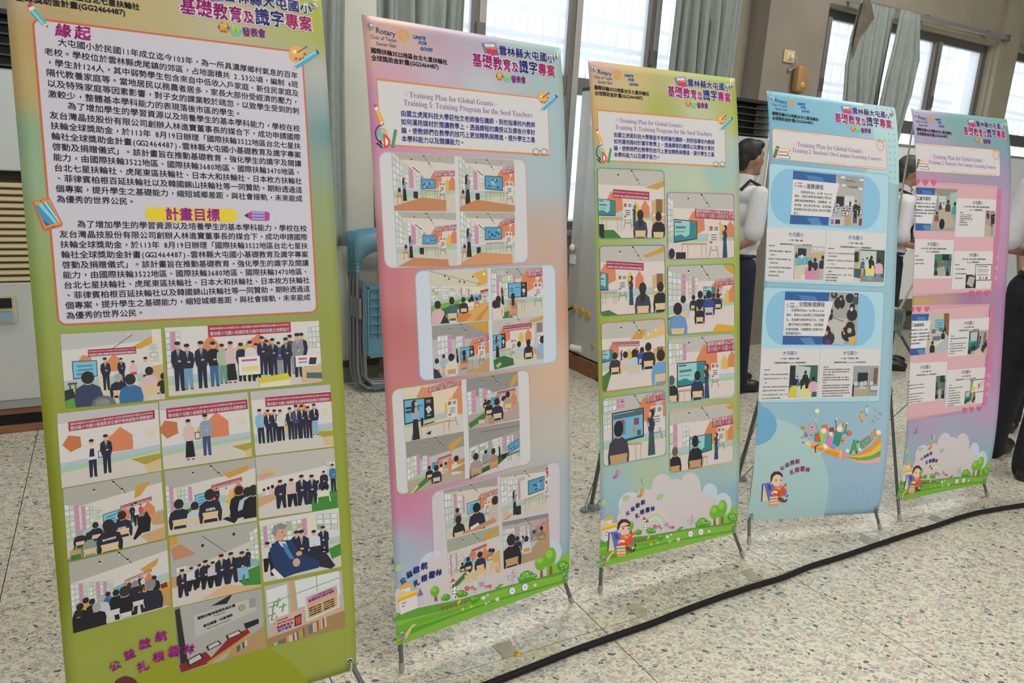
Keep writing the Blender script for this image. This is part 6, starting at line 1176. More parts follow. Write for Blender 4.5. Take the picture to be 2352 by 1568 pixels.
curtain('grey-green curtain bunched beside the beige wall pier with the socket', 3.62, 4.24, .07, 3.1, .93, 7, .030, lambda t: (3.62 + .02*t, 4.24), seed=8)
ip = lambda t, xs, ys: float(np.interp(t, xs, ys))
cu = curtain('left half of the pinch-pleated curtain pair on the far window', 5.44, 5.83, .165, 2.78, .95, 8, .026, lambda t: (ip(t, (0, .16, .27, .41, 1), (5.44, 5.37, 5.36, 5.41, 5.46)), ip(t, (0, 1), (5.87, 5.88))), seed=11)
curtain('right half of the pinch-pleated curtain pair on the far window', 5.86, 6.16, .25, 2.76, .95, 6, .026, lambda t: (ip(t, (0, .3, 1), (5.84, 5.77, 5.74)), ip(t, (0, .14, .19, .25, .35, .42, 1), (6.12, 6.17, 6.20, 6.18, 6.18, 6.15, 6.05))), seed=12)
V = [(5.42, -.21, 2.79), (5.50, -.21, 2.78), (5.57, -.215, 2.66), (5.50, -.215, 2.57), (5.42, -.22, 2.47), (5.385, -.215, 2.33), (5.375, -.21, 2.46), (5.39, -.21, 2.63)]
me = D.meshes.new('curtain_flap'); me.from_pydata(V, [], [(0, 1, 2, 7), (7, 2, 3, 6), (6, 3, 4, 5)]); o = link('curtain_flap', me, cu, M_curb); o['label'] = 'folded-back brownish lining corner'; o.modifiers.new('t', 'SOLIDIFY').thickness = .006
def rail(s0, s1, z, label):
    t = thing('curtain_rail', label, 'curtain rail', Wm(0, 0, 0))
    MB().box(s0, s1, -.10, -.075, z-.018, z+.018).done('track', M_alu, t, Matrix()); MB().box(s1-.01, s1+.03, -.11, -.065, z-.03, z+.03, None, .006).done('end_cap', M_dark, t, Matrix())
    for x in (s0+.3, (s0+s1)/2, s1-.3): MB().box(x-.015, x+.015, -.09, .0, z+.01, z+.03).done('bracket', M_dark, t, Matrix())
rail(5.2, 7.74 , 2.80, 'metal curtain rail above the far window, ending near the corner'); rail(8.06, 10.6, 2.80, 'dark curtain rail at the picture\'s right edge')
# ---------------------------------------------------------------- socket and beige lamp on the pier
t = thing('wall_socket', 'ivory wall socket plate on the beige pier', 'socket', Wm(4.68, .19, 2.27))
M_ivory = mat('ivory_plastic', (.55, .44, .24), .4)
MB().box(-.06, .06, -.012, 0, -.045, .045, None, .004).done('plate', M_ivory, t, Matrix()); MB().box(-.03, .03, -.016, -.01, -.025, .025, None, .002).done('outlet', mat('pale_ivory', (.66, .56, .34), .4), t, Matrix())
MB().box(-.005, .02, -.035, -.012, -.014, .014, None, .004).done('plug', mat('clear_plug', (.72, .68, .58), .3), t, Matrix())
MB().tube([(.01, -.03, .0), (.05, -.04, -.01), (.075, -.03, -.05), (.085, -.02, -.09), (.06, -.02, -.11)], .003).done('cord', mat('white_cord', (.62, .58, .5), .5), t, Matrix())
t = thing('night_light', 'orange-beige rounded emergency lamp hung under the socket', 'lamp', Wm(4.80, .19, 2.115))
l = MB().box(-.062, .062, -.07, 0, -.10, .10, None, .03); l.done('lamp_body', mat('amber_plastic', (.36, .20, .075), .28), t, Matrix(), smooth=True)
MB().ball((0, -.068, -.045), (.03, .012, .026)).done('sensor_dome', mat('amber_lens', (.50, .31, .12), .15), t, Matrix(), smooth=True)
MB().tube([(-.10, -.01, .06), (-.085, -.02, .065), (-.05, -.03, .088)], .004).box(-.115, -.09, -.02, 0, .052, .07).done('cord', mat('grey_cord', (.3, .28, .26), .5), t, Matrix())
# ---------------------------------------------------------------- floor-standing air conditioners
M_cream = noisy('cream_panel', (.46, .48, .455), (.50, .515, .49), 3, .3); M_cream.node_tree.nodes['Principled BSDF'].inputs['Coat Weight'].default_value = 1; M_cream.node_tree.nodes['Principled BSDF'].inputs['Coat Roughness'].default_value = .12
M_cream_lit = noisy('window_lit_cabinet', (.80, .80, .76), (.84, .84, .80), 3, .3)  # cabinet paint brightened to carry window light on its side
M_lou = mat('black_louvre', (.018, .018, .02), .45); M_lslat = mat('louvre_slat', (.05, .05, .052), .4)
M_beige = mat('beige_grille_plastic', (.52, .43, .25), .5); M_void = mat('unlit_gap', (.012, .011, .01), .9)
def ac(label, s0, s1, d0, d1, z0, z1, knobs=False):
    t = thing('air_conditioner', label, 'air conditioner', Wm(0, 0, 0)); H = z1-z0; y0, y1 = -d1, -d0
    b = MB(); b.box(s0, s1, y0+.03, y1, z0, z1-.235); b.box(s0, s0+.03, y0, y1, z0, z1); b.box(s1-.03, s1, y0, y1, z0, z1); b.box(s0, s1, y1-.12, y1, z0, z1-.02)
    MB().box(s0-.001, s1+.001, y0-.001, y1, z1-.02, z1).done('top_cap', M_lou, t, Matrix())
    b.done('cabinet', M_cream_lit if knobs else M_cream, t, Matrix(), props=None)
    MB().box(s0+.03, s1-.03, y0+.14, y0+.16, z1-.24, z1-.02).done('louvre_recess', M_lou, t, Matrix())
    for i in range(5): z = z1-.055-i*.042; MB().box(s0+.03, s1-.03, y0+.0, y0+.09, z-.003, z+.003, Matrix.Translation((0, 0, 0))).done('louvre_slat', M_lslat, t, Matrix())
    MB().box(s0+.005, s1-.005, y0, y0+.035, z0+1.07, z1-.24, None, .006).done('front_panel', M_cream, t, Matrix())
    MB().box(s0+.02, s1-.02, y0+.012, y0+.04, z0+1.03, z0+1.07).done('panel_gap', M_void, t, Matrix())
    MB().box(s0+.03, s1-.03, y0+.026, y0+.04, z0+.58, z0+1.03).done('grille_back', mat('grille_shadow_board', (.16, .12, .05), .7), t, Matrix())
    for i in range(15):
        z = z0+.595+i*.0295; MB().box(s0+.02, s1-.02, -.006, .006, -.0095, .0095).done('grille_slat', M_beige, t, Matrix.Translation((0, y0+.012, z)) @ Matrix.Rotation(math.radians(-28), 4, 'X'))
    MB().box(s0+.005, s1-.005, y0, y0+.035, z0+.03, z0+.58, None, .006).done('front_panel', M_cream, t, Matrix())
    MB().box(s0, s1, y0-.004, y0+.03, z0-.005, z0+.03).done('plinth', mat('grey_plinth', (.30, .32, .31), .5), t, Matrix())
    cx = s0 + (.52 if not knobs else .8)
    MB().box(cx-.05, cx+.09, y0-.02, y0+.005, z0+.40, z0+.53, None, .004).done('control_panel', mat('ivory_control', (.50, .46, .34), .4), t, Matrix())
    MB().box(cx-.035, cx+.075, y0-.024, y0-.018, z0+.47, z0+.515).done('display', M_void, t, Matrix()); MB().box(cx-.035, cx+.075, y0-.023, y0-.018, z0+.41, z0+.455).done('button_pad', mat('blue_pad', (.25, .38, .5), .4), t, Matrix())
    for i in range(4): MB().box(cx-.03+i*.027, cx-.012+i*.027, y0-.026, y0-.02, z0+.457, z0+.466).done('button', mat('green_button', (.35, .5, .12), .4) if i == 0 else D.materials['green_button'], t, Matrix())
    if knobs:
        ky = mat('yellow_grommet', (.55, .36, .07), .45)
        for d_, z in ((.30, .43), (.385, .42), (.465, .41), (.55, .22)): MB().tube([(s0-.012, -d_, z), (s0+.002, -d_, z)], .026 if z > .3 else .016, 20).done('cable_grommet', ky, t, Matrix()); 
        MB().tube([(s0-.004, -.30, .43), (s0-.03, -.27, .41), (s0-.05, -.22, .30), (s0-.06, -.17, .20)], .008).done('power_cable', M_void, t, Matrix())
        MB().ball((s0-.015, -.24, .83), (.018, .022, .024)).box(s0-.01, s0, -.27, -.21, .72, .78).done('drain_knob', M_white, t, Matrix())
        MB().tube([(s0-.03, -.34, .16), (s0+.0, -.42, .16)], .022, 14).done('drain_pipe', M_white, t, Matrix())
    return t
ac('white floor-standing air conditioner with beige grille at the left edge', -.95, .45, .02, .44, .13, 1.86)
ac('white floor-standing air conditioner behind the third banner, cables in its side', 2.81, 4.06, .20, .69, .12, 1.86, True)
def plinth_beam(label, s0, s1, d0, d1, z0=0, z1=.12):
    t = thing('wooden_base', label, 'base', Wm(0, 0, 0))
    MB().box(s0, s1, -d1, -d1+.06, z0, z0+.035, None, .004).done('rail', M_wood, t, Matrix()); MB().box(s0, s1, -d1, -d1+.06, z1-.035, z1-.005, None, .004).done('rail', M_wood, t, Matrix())
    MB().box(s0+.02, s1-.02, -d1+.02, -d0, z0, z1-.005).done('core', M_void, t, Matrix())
    MB().box(s0, s0+.04, -d1, -d0, z0, z1-.006, None, .004).done('side_block', M_wood, t, Matrix()); MB().box(s1-.04, s1, -d1, -d0, z0, z1-.006, None, .004).done('side_block', M_wood, t, Matrix())
plinth_beam('reddish wooden base under the left air conditioner', -.95, .45, .02, .43, 0, .125)
plinth_beam('reddish wooden base under the air conditioner with side cables', 2.80, 4.06, .12, .68, 0, .115)
# white partition boards behind the people on the right
for i, (a, b) in enumerate(((5.3, 6.95), (6.97, 8.6), (8.62, 10.2))):
    t = thing('partition_board', ['white partition board behind the second man', 'white partition board right of the pink banner, behind the man in white', 'white partition board out at the right end of the wall'][i], 'partition', Wm(0, 0, 0))
    MB().box(a, b, -.34, -.30, .35, 1.70).done('board', M_white, t, Matrix()); MB().box(a, b, -.345, -.295, 1.69, 1.71).done('top_rail', M_alu, t, Matrix())
    for x in (a+.05, b-.05): MB().box(x-.02, x+.02, -.5, -.14, 0, .03).box(x-.015, x+.015, -.335, -.305, .02, .4).done('leg', M_alu, t, Matrix())
# ---------------------------------------------------------------- blue folding chairs leaning folded against the pillar
M_blue = mat('blue_plastic', (.11, .25, .33), .45); M_tube2 = mat('grey_painted_tube', (.22, .24, .25), .35, .5)
def chair0():
    t = thing('folding_chair', '', 'chair', Matrix())
    for sx in (-1, 1):                                   # local: x across, y depth (towards hall is -), z up
        MB().tube([(sx*.205, 0, .86), (sx*.205, 0, .60), (sx*.21, .0, .14), (sx*.20, -.01, .06), (sx*.16, -.015, .022), (0, -.015, .02)], .0115, 10).done('leg', M_tube2, t, Matrix(), smooth=True)
        MB().tube([(sx*.18, -.035, .66), (sx*.185, -.045, .30), (sx*.18, -.05, .10), (sx*.14, -.055, .055), (0, -.055, .05)], .0105, 10).done('leg', M_tube2, t, Matrix(), smooth=True)
        g = MB().tube([(sx*.205, 0, .87), (sx*.205, 0, .70)], .016, 12)
        for i in range(7): g.ring((sx*.205, 0, .71+i*.022), .016, .003, (0, 0, 1), 12, 6)
        g.done('grip_sleeve', M_blue, t, Matrix(), smooth=True)
        MB().box(sx*.205-.008, sx*.205+.008, -.05, .005, .44, .56, None, .003).done('hinge_plate', M_tube2, t, Matrix())
        MB().box(sx*.10-.028, sx*.10+.028, -.028, -.002, .008, .036, None, .004).done('foot_clip', M_blue, t, Matrix())
    # curved back rest
    V = []; Fc = []; n = 14
    for i in range(n+1):
        u = -1 + 2*i/n; y = -.045*(1-u*u); top = .925 + .03*(1-u*u) ; bot = .72 + .11*(1-u**4) - (.06 if abs(u) > .9 else 0)
        V += [(u*.225, y-.004, top), (u*.225, y-.018, (top+bot)/2), (u*.218, y-.006, bot)]
    for i in range(n): p = i*3; Fc += [(p, p+1, p+4, p+3), (p+1, p+2, p+5, p+4)]
    me = D.meshes.new('backrest'); me.from_pydata(V, [], Fc)
    for p in me.polygons: p.use_smooth = True
    o = link('backrest', me, t, M_blue); o.modifiers.new('t', 'SOLIDIFY').thickness = .014
    s = MB().box(-.18, .18, -.055, -.04, .22, .62, None, .006); 
    s.done('seat', M_blue, t, Matrix()); r = MB()
    for i in range(7): x = -.15 + i*.05; r.box(x-.003, x+.003, -.068, -.054, .33, .615)
    for j in range(6): z = .36 + j*.05; r.box(-.16, .16, -.068, -.054, z-.003, z+.003)
    r.box(-.168, -.158, -.07, -.05, .215, .625); r.box(.158, .168, -.07, -.05, .215, .625); r.box(-.168, .168, -.07, -.05, .615, .625); r.box(-.168, .168, -.07, -.05, .215, .225)
    r.done('seat_ribs', M_blue, t, Matrix()); return t
c0 = chair0()
labs = ['blue folding chair nearest the hall in the folded stack by the pillar', 'blue folding chair in the middle of the folded stack by the pillar', 'blue folding chair closest to the wall in the folded stack']
for i in range(3):
    c = c0 if i == 0 else copy_tree(c0)
    c['label'] = labs[i]; c['group'] = 'folded blue chairs by the pillar'; c.matrix_world = Wm(1.485 - i*.006, .36 - i*.048, 0) @ Matrix.Rotation(math.radians(-4), 4, 'X')
# ---------------------------------------------------------------- cable, tapes and a scrap on the floor
cp = [(1090,1584),(1130,1568),(1246,1523),(1321,1493),(1410,1462),(1500,1431),(1572,1402),(1645,1375),(1722,1349),(1801,1326),(1862,1300),(1927,1281),(2018,1250),(2085,1228),(2152,1207),(2200,1190),(2243,1178),(2300,1168),(2352,1160),(2420,1150)]
P = [floor_pt(x, y, .010) + Vector((0, 0, .0011)) for x, y in cp]
fine = []
for i in range(len(P)-1):
    for k in range(4): fine.append(P[i].lerp(P[i+1], k/4))
fine.append(P[-1]); sm = fine[:1] + [(fine[i-1]+fine[i]*2+fine[i+1])/4 for i in range(1, len(fine)-1)] + fine[-1:]
tag(MB().tube(sm, .0098, 12).done('power_cable', mat('black_rubber', (.008, .007, .007), .6, 0, .25), None, smooth=True), 'thick black power cable running across the terrazzo floor', 'cable')
M_tape = noisy('worn_tape', (.38, .345, .25), (.48, .44, .33), 30, .7, .1); M_tape2 = noisy('grey_tape', (.34, .33, .30), (.42, .40, .35), 25, .6)
for q4, lb, mm in (([(1130,1482),(1170,1470),(1192,1500),(1158,1514)], 'brownish worn tape patch beside the yellow scrap', M_tape), ([(1438,1392),(1462,1384),(1492,1405),(1466,1418)], 'brownish worn tape patch near the second banner\'s right foot', M_tape),
      ([(1700,1312),(1722,1306),(1752,1330),(1728,1336)], 'torn grey-brown tape patch below the third banner\'s right foot', M_tape), ([(1970,1236),(1985,1228),(2022,1244),(2000,1254)], 'grey tape strip touching the cable below the light blue banner', M_tape2),
      ([(2128,1188),(2146,1182),(2178,1196),(2160,1203)], 'grey-brown tape strip touching the cable below the pink banner', M_tape2)):
    P = [floor_pt(*p) for p in q4]; me = D.meshes.new('floor_tape'); n = 4; rn = random.Random(len(lb)); V = []
    for i in range(4):
        for k in range(4):
            p = P[i].lerp(P[(i+1) % 4], k/4) + Vector((rn.uniform(-.002, .002), rn.uniform(-.002, .002), 0)); V.append(p)
    me.from_pydata([(*v[:2], .0004) for v in V] + [(*v[:2], .0016) for v in V], [], [tuple(range(15, -1, -1)), tuple(range(16, 32))] + [(i, (i+1) % 16, 16+(i+1) % 16, 16+i) for i in range(16)])
    tag(link('floor_tape', me, None, mm), lb, 'tape')
P = [floor_pt(*p) for p in ((1178,1504), (1182,1497), (1198,1499), (1197,1507), (1188,1509))]
me = D.meshes.new('candy_wrapper'); V = [(*p[:2], .001) for p in P] + [(*((P[0]+P[2]+P[3])/3)[:2], .010)]; me.from_pydata(V, [], [(i, (i+1) % 5, 5) for i in range(5)] + [(4, 3, 2, 1, 0)])
tag(link('candy_wrapper', me, None, mat('yellow_foil', (.75, .42, .02), .25, .3)), 'crumpled yellow wrapper scrap on the floor joint', 'wrapper')
# ================================================================ the banner stands
M_print = D.materials.new('printed_vinyl'); M_print.use_nodes = True; nt = M_print.node_tree; b = nt.nodes['Principled BSDF']
at = nt.nodes.new('ShaderNodeAttribute'); at.attribute_name = 'ink'; nt.links.new(at.outputs['Color'], b.inputs['Base Color']); b.inputs['Roughness'].default_value = .42; b.inputs['Specular IOR Level'].default_value = .35
M_vback = mat('white_vinyl_back', (.74, .75, .73), .5)
M_steel = mat('nickel_eyelet', (.62, .62, .64), .22, 1); M_leg = mat('grey_stand_tube', (.13, .145, .14), .34, .35); M_rod = mat('ivory_flexible_rod', (.62, .62, .52), .4)
M_cap = mat('rubber_foot', (.33, .31, .26), .6); M_hub = mat('grey_hub_plastic', (.33, .37, .38), .45); M_wire = mat('thin_stay', (.02, .02, .02), .5)
NAMES = {1: 'first and largest banner, yellow-green with a long white text panel', 2: 'second banner, pink and pale blue with four rounded photo groups', 3: 'third banner, yellow-green with two columns of classroom photos',
         4: 'fourth banner, light blue with children riding a pencil', 5: 'fifth banner, farthest right, pink with hearts along the panels'}
BGK = {1: .88, 2: .94, 3: .95, 4: .95, 5: .91}
for k in CORN:
    root = thing('banner_stand', NAMES[k], 'banner', None); 
    c = [np.array(p) for p in CORN[k]]; base = (c[2]+c[3])/2; base[2] = 0; root.location = base; INV = Matrix.Translation(-Vector(base))
    u = c[2]-c[3]; u /= np.linalg.norm(u); u3 = Vector(u); nb = Vector((-u[1], u[0], 0)).normalized()
    # sheet
    bgp = np.array([(x, y) for x, y, _ in BGC[k]], float); bu, bv = inv(k, bgp[:, 0], bgp[:, 1]); bc = np.array([ink(tuple(int(h[i:i+2], 16)*BGK[k] for i in (0, 2, 4))) for _, _, h in BGC[k]])
    nu, nv = 24, NROW; V = []; CC = []
    for side in (0, 1):
        for j in range(nv+1):
            for i in range(nu+1):
                uu, vv = BW*i/nu, BH*j/nv
                V.append(surf(k, uu, vv, -.0006 if side else 0.0))
                d2 = ((bu-uu)**2 + (bv-vv)**2); w_ = 1/(d2 + .0012)**1.6; CC.append((w_[:, None]*bc).sum(0)/w_.sum() if not side else (.74, .75, .73))
    n1 = (nu+1)*(nv+1); Fc = []
    for j in range(nv):
        for i in range(nu):
            p = j*(nu+1)+i; Fc.append((p, p+nu+1, p+nu+2, p+1)); Fc.append((n1+p, n1+p+1, n1+p+nu+2, n1+p+nu+1))
    rimv = [i for i in range(nu+1)] + [j*(nu+1)+nu for j in range(1, nv+1)] + [nv*(nu+1)+i for i in range(nu-1, -1, -1)] + [j*(nu+1) for j in range(nv-1, 0, -1)]
    for a, b_ in zip(rimv, rimv[1:]+rimv[:1]): Fc.append((a, b_, n1+b_, n1+a))
    me = D.meshes.new('banner_sheet'); me.from_pydata([tuple(v) for v in V], [], Fc); a_ = me.attributes.new('ink', 'FLOAT_COLOR', 'POINT')
    a_.data.foreach_set('color', np.hstack([np.array(CC, np.float32), np.ones((len(CC), 1), np.float32)]).ravel())
    for p in me.polygons: p.use_smooth = True
    me.materials.append(M_print); me.transform(INV); sheet = link('banner_sheet', me, root); sheet['label'] = {1: 'yellow-green printed sheet', 2: 'pink to pale blue printed sheet', 3: 'yellow-green printed sheet with two photo columns', 4: 'light blue printed sheet', 5: 'pink and lilac printed sheet'}[k]
    for pnt in PR[k]:
        o = pnt.build(sheet, M_print)
        if o: o.data.transform(INV)
    # eyelets and the rods' hooks
    ey = [(.019, .026), (BW-.019, .026), (BW-.017, BH-.028), (.017, BH-.028)]; EP = []
    for uu, vv in ey:
        p = Vector(surf(k, uu, vv, .0)); q_ = Vector(surf(k, uu, vv, .1)); nn = (q_-p).normalized(); EP.append(p)
        MB().ring(p + nn*.0012 - Vector(base), .0064, .0022, nn, 20, 8).done('eyelet', M_steel, root, smooth=True)
        MB().tube([p - nn*.002 - Vector(base), p + nn*.0005 - Vector(base)], .0048, 14).done('eyelet_hole', M_wire, root)
        if vv > .5: MB().tube([p - nn*.004 - Vector(base), p + nn*.012 - Vector(base), p + nn*.013 + Vector((0, 0, -.02)) - Vector(base)], .0036, 10).done('hook', M_steel if k != 4 else M_hub, root, smooth=True)
        else: MB().ball(p + nn*.004 - Vector(base), (.0042, .0042, .0042)).done('rod_tip', M_steel, root, smooth=True)
    B0 = Vector(base); hub = nb*.385 + Vector((0, 0, .75)); lc = lambda v: v - B0
    # hub
    h = MB(); hm = Matrix.Translation(hub) @ Matrix.Rotation(math.atan2(u[1], u[0]), 4, 'Z')
    h.prism([(-.05, -.015), (.05, -.015), (.062, .01), (.055, .045), (.03, .062), (-.03, .062), (-.055, .045), (-.062, .01)], -.02, .02, mx=hm)
    h.box(-.045, .045, -.026, .026, -.04, -.012, hm, .006)
    h.done('hub', M_hub, root)
    r_ = MB(); 
    for x in (-.03, -.01, .01, .03): r_.box(x-.002, x+.002, -.024, -.018, -.008, .05, hm)
    r_.box(-.05, .05, -.024, -.018, .02, .024, hm); r_.done('hub_ribs', mat('hub_rib', (.24, .27, .28), .5) if 'hub_rib' not in D.materials else D.materials['hub_rib'], root)
    for i, sx in ((0, -1), (1, 1)):                       # upper flexible rods
        a = hub + u3*(sx*.035) + Vector((0, 0, .05)); e_ = lc(EP[i]); pts = [a.lerp(e_, t/10) + nb*(.015*math.sin(math.pi*t/10)) for t in range(11)]
        MB().tube(pts, [.0052 - .0002*t for t in range(11)], 10).done('upper_rod', M_rod, root, smooth=True)
    for i, sx in ((3, -1), (2, 1)):                       # lower tubes through the bottom eyelets down to the feet
        a = hub + u3*(sx*.035) + Vector((0, 0, -.03)); e_ = lc(EP[i]) + nb*.012; d = (e_-a).normalized(); foot = e_ + d*((e_.z-.012)/max(.2, -d.z))
        fpx = {2: [(923,1545),(1313,1388)], 3: [(1378,1365),(1706,1283)], 4: [(1720,1252),(2022,1221)], 5: [(2066,1199),(2267,1142)]}.get(k)
        if fpx: foot = lc(floor_pt(*fpx[0 if sx < 0 else 1], .0))
        foot.z = .008
        MB().tube([a, e_, e_.lerp(foot, .95)], .0062, 12).done('lower_leg', M_leg, root, smooth=True)
        MB().tube([a, a.lerp(e_, .06)], .011, 12).done('leg_socket', M_hub, root, smooth=True)
        f0 = foot + (e_-foot).normalized()*.026; MB().tube([f0, foot + (e_-foot).normalized()*.008, foot], [.0072, .0086, .0075], 12).done('foot_cap', M_cap, root, smooth=True)
        if sx < 0: rg = a.lerp(e_, .38); MB().tube([rg, a.lerp(e_, .43)], .0095, 12).done('leg_collar', M_hub, root, smooth=True)
    foot = nb*.515 + Vector((0, 0, .012)); a = hub + Vector((0, 0, -.03)); tp = {3: (1357,1165), 4: (1694,1098)}.get(k)
    if tp: foot = lc(floor_pt(*tp, .012))
    MB().tube([a, foot], .0085, 12).done('rear_leg', M_leg, root, smooth=True)
    fm = Matrix.Translation((foot.x, foot.y, 0)) @ Matrix.Rotation(math.atan2(u[1], u[0]), 4, 'Z')
    ft = MB().box(-.045, .045, -.014, .014, .0, .010, fm, .004); ft.ring((foot.x-u[0]*.032, foot.y-u[1]*.032, .012), .012, .004, (0, 0, 1), 14, 6); ft.ring((foot.x+u[0]*.032, foot.y+u[1]*.032, .012), .012, .004, (0, 0, 1), 14, 6); ft.tube([foot, foot+Vector((0, 0, .02))], .016, 12)
    ft.done('rear_foot', M_hub, root, smooth=True)
    for sx in (-1, 1): MB().tube([Vector((foot.x, foot.y, .02)) + u3*(sx*.03), a.lerp(lc(EP[3 if sx < 0 else 2]) + nb*.012, .40)], .0016, 6).done('stay_wire', M_wire, root)
# ================================================================ people
def solid(name, prims, m, parent, voxel=.012, smooth=8, origin=None):
    """one continuous surface grown over tapered limbs and rounded masses"""
    b = MB()
    for p in prims:
        if p[0] == 'l':
            pts, rs = p[1], p[2]; b.tube(pts, list(rs), 14)
            for q, r in zip(pts, rs): b.ball(q, r, 12, 8)
        else:
            mx = Matrix.Translation(p[1]) @ (Matrix.Rotation(p[3], 4, p[4]) if len(p) > 3 else Matrix()); b.ball((0, 0, 0), p[2], 18, 12, mx)
    me = D.meshes.new('tmp'); b.bm.to_mesh(me); b.bm.free(); o = D.objects.new('tmp', me); COL.objects.link(o)
    r = o.modifiers.new('r', 'REMESH'); r.mode = 'VOXEL'; r.voxel_size = voxel; s = o.modifiers.new('s', 'SMOOTH'); s.factor = .5; s.iterations = smooth
    dg = bpy.context.evaluated_depsgraph_get(); out = D.meshes.new_from_object(o.evaluated_get(dg)); D.objects.remove(o); out.name = name
    for p in out.polygons: p.use_smooth = True
    out.materials.clear(); out.materials.append(m)
    return link(name, out, parent)
M_skin = mat('skin', (.36, .20, .13), .5); M_hair = noisy('dark_hair', (.012, .011, .011), (.022, .020, .02), 40, .55); M_ghair = noisy('greying_hair', (.035, .035, .036), (.075, .075, .075), 28, .6)
M_shirt = noisy('white_shirt', (.60, .60, .63), (.64, .64, .67), 30, .8, .1); M_trs = noisy('black_trousers', (.010, .011, .016), (.014, .015, .022), 20, .8); M_navy = noisy('navy_trousers', (.010, .014, .035), (.014, .02, .045), 20, .8)
M_shoe = mat('black_leather', (.012, .011, .011), .35); M_strap = mat('black_strap', (.01, .01, .012), .6); M_eye = mat('eye_dark', (.02, .015, .012), .2); M_lip = mat('lips', (.30, .12, .09), .5)
def Vx(*a): return Vector(a)
def person(label, loc, face, H, arms, hair=M_hair, trs=M_navy, strap=True, glasses=False, legs=None, lean=0, head_turn=0, beltloops=True):
    """local frame: +y is where the person faces, x to the right hand, z up; unit height 1.72 m"""
    t = thing('person', label, 'person', Matrix.Translation(loc) @ Matrix.Rotation(face, 4, 'Z') @ Matrix.Scale(H/1.72, 4))
    L = legs or [[Vx(-.09, 0, .90), Vx(-.10, .02, .50), Vx(-.11, -.01, .10)], [Vx(.09, 0, .90), Vx(.10, .02, .50), Vx(.11, -.01, .10)]]
    ht = Matrix.Translation((0, .02+lean, 1.60)) @ Matrix.Rotation(head_turn, 4, 'Z'); hp = lambda x, y, z: ht @ Vx(x, y, z)
    hd = [('e', hp(0, -.005, .02), (.076, .095, .105)), ('e', hp(0, .025, -.045), (.058, .062, .062)), ('e', hp(0, .085, -.005), (.013, .020, .022)), ('l', [hp(0, .082, .03), hp(0, .104, -.012)], (.009, .013)),
          ('e', hp(0, .086, -.052), (.024, .012, .009)), ('e', hp(0, .074, -.085), (.026, .022, .020)), ('e', hp(-.035, .062, -.015), (.022, .022, .022)), ('e', hp(.035, .062, -.015), (.022, .022, .022)),
          ('e', hp(0, .078, .042), (.050, .016, .010)), ('e', hp(-.078, -.005, 0), (.010, .020, .034)), ('e', hp(.078, -.005, 0), (.010, .020, .034)),
          ('l', [hp(0, -.015, -.06), Vx(0, lean*.6, 1.43)], (.050, .056))]
    body = list(hd) + [('e', Vx(0, lean*.5, 1.30), (.15, .09, .14)), ('e', Vx(0, 0, 1.0), (.14, .10, .12))]
    for sg in L: body.append(('l', [sg[0], sg[1], sg[2]], (.07, .048, .034))); body.append(('l', [sg[2], sg[2]+Vx(0, .08, -.05)], (.034, .028)))
    for sh, el, wr, ha in arms:
        body.append(('l', [sh, el, wr], (.040, .034, .025))); d = (ha-wr).normalized(); sd = d.cross(Vx(0, 0, 1)); sd = sd.normalized() if sd.length > .1 else Vx(1, 0, 0); nn = sd.cross(d)
        body.append(('l', [wr, wr+d*.05, wr+d*.085], (.024, .032, .030)))
        for i, ln in enumerate((.062, .075, .070, .055)):
            o = wr + d*.085 + sd*(-.024+i*.016); body.append(('l', [o, o+d*ln*.55, o+d*ln*.8+nn*(-ln*.45)], (.0095, .0088, .0078)))
        body.append(('l', [wr+d*.03+sd*-.028, wr+d*.06+sd*-.052, wr+d*.085+sd*-.050], (.012, .011, .009)))
    solid('body', body, M_skin, t, .0085, 3)
    # hair cap
    hr = [('e', hp(0, -.022, .045), (.083, .092, .092)), ('e', hp(0, -.07, -.01), (.066, .040, .07)), ('e', hp(0, .035, .095), (.066, .055, .036)), ('e', hp(-.07, -.02, .025), (.016, .03, .035)), ('e', hp(.07, -.02, .025), (.016, .03, .035))]
    solid('hair', hr, hair, t, .009, 2)
    for sx in (-1, 1):
        MB().ball(hp(sx*.031, .0745, .014), (.011, .006, .0055)).done('eye', M_eye, t, smooth=True); MB().tube([hp(sx*.016, .084, .036), hp(sx*.034, .080, .040), hp(sx*.048, .068, .034)], .0035, 8).done('eyebrow', hair, t)
    MB().tube([hp(-.020, .082, -.051), hp(0, .092, -.050), hp(.020, .082, -.051)], .0035, 8).done('lips', M_lip, t, smooth=True)
    if glasses:
        g = MB(); [g.ring(hp(sx*.033, .098, .014), .021, .002, ht.to_3x3() @ Vx(0, 1, 0), 18, 6) for sx in (-1, 1)]; [g.tube([hp(sx*.054, .094, .018), hp(sx*.082, .0, .014)], .002, 6) for sx in (-1, 1)]; g.done('glasses', M_strap, t)
    # shirt with sleeves and collar
    sh_ = [('e', Vx(0, lean*.6, 1.36), (.185, .115, .085)), ('e', Vx(0, .012+lean*.4, 1.25), (.170, .125, .15)), ('e', Vx(0, .02, 1.08), (.158, .128, .15)), ('e', Vx(0, .01, .97), (.155, .118, .10)), ('l', [Vx(0, lean*.6, 1.40), Vx(0, lean*.7, 1.47)], (.075, .063))]
    for a in arms: mid = a[0].lerp(a[1], .82); sh_.append(('l', [a[0] + Vx(0, 0, .01), mid], (.064, .066)))
    solid('shirt', sh_, M_shirt, t, .011, 4)
    for sx in (-1, 1): MB().box(-.035, .035, -.004, .004, -.028, .028).done('collar_flap', M_shirt, t, Matrix.Translation((sx*.042, .066+lean*.8, 1.452)) @ Matrix.Rotation(sx*-.5, 4, 'Z') @ Matrix.Rotation(sx*-.3, 4, 'Y') @ Matrix.Rotation(-.35, 4, 'X'))
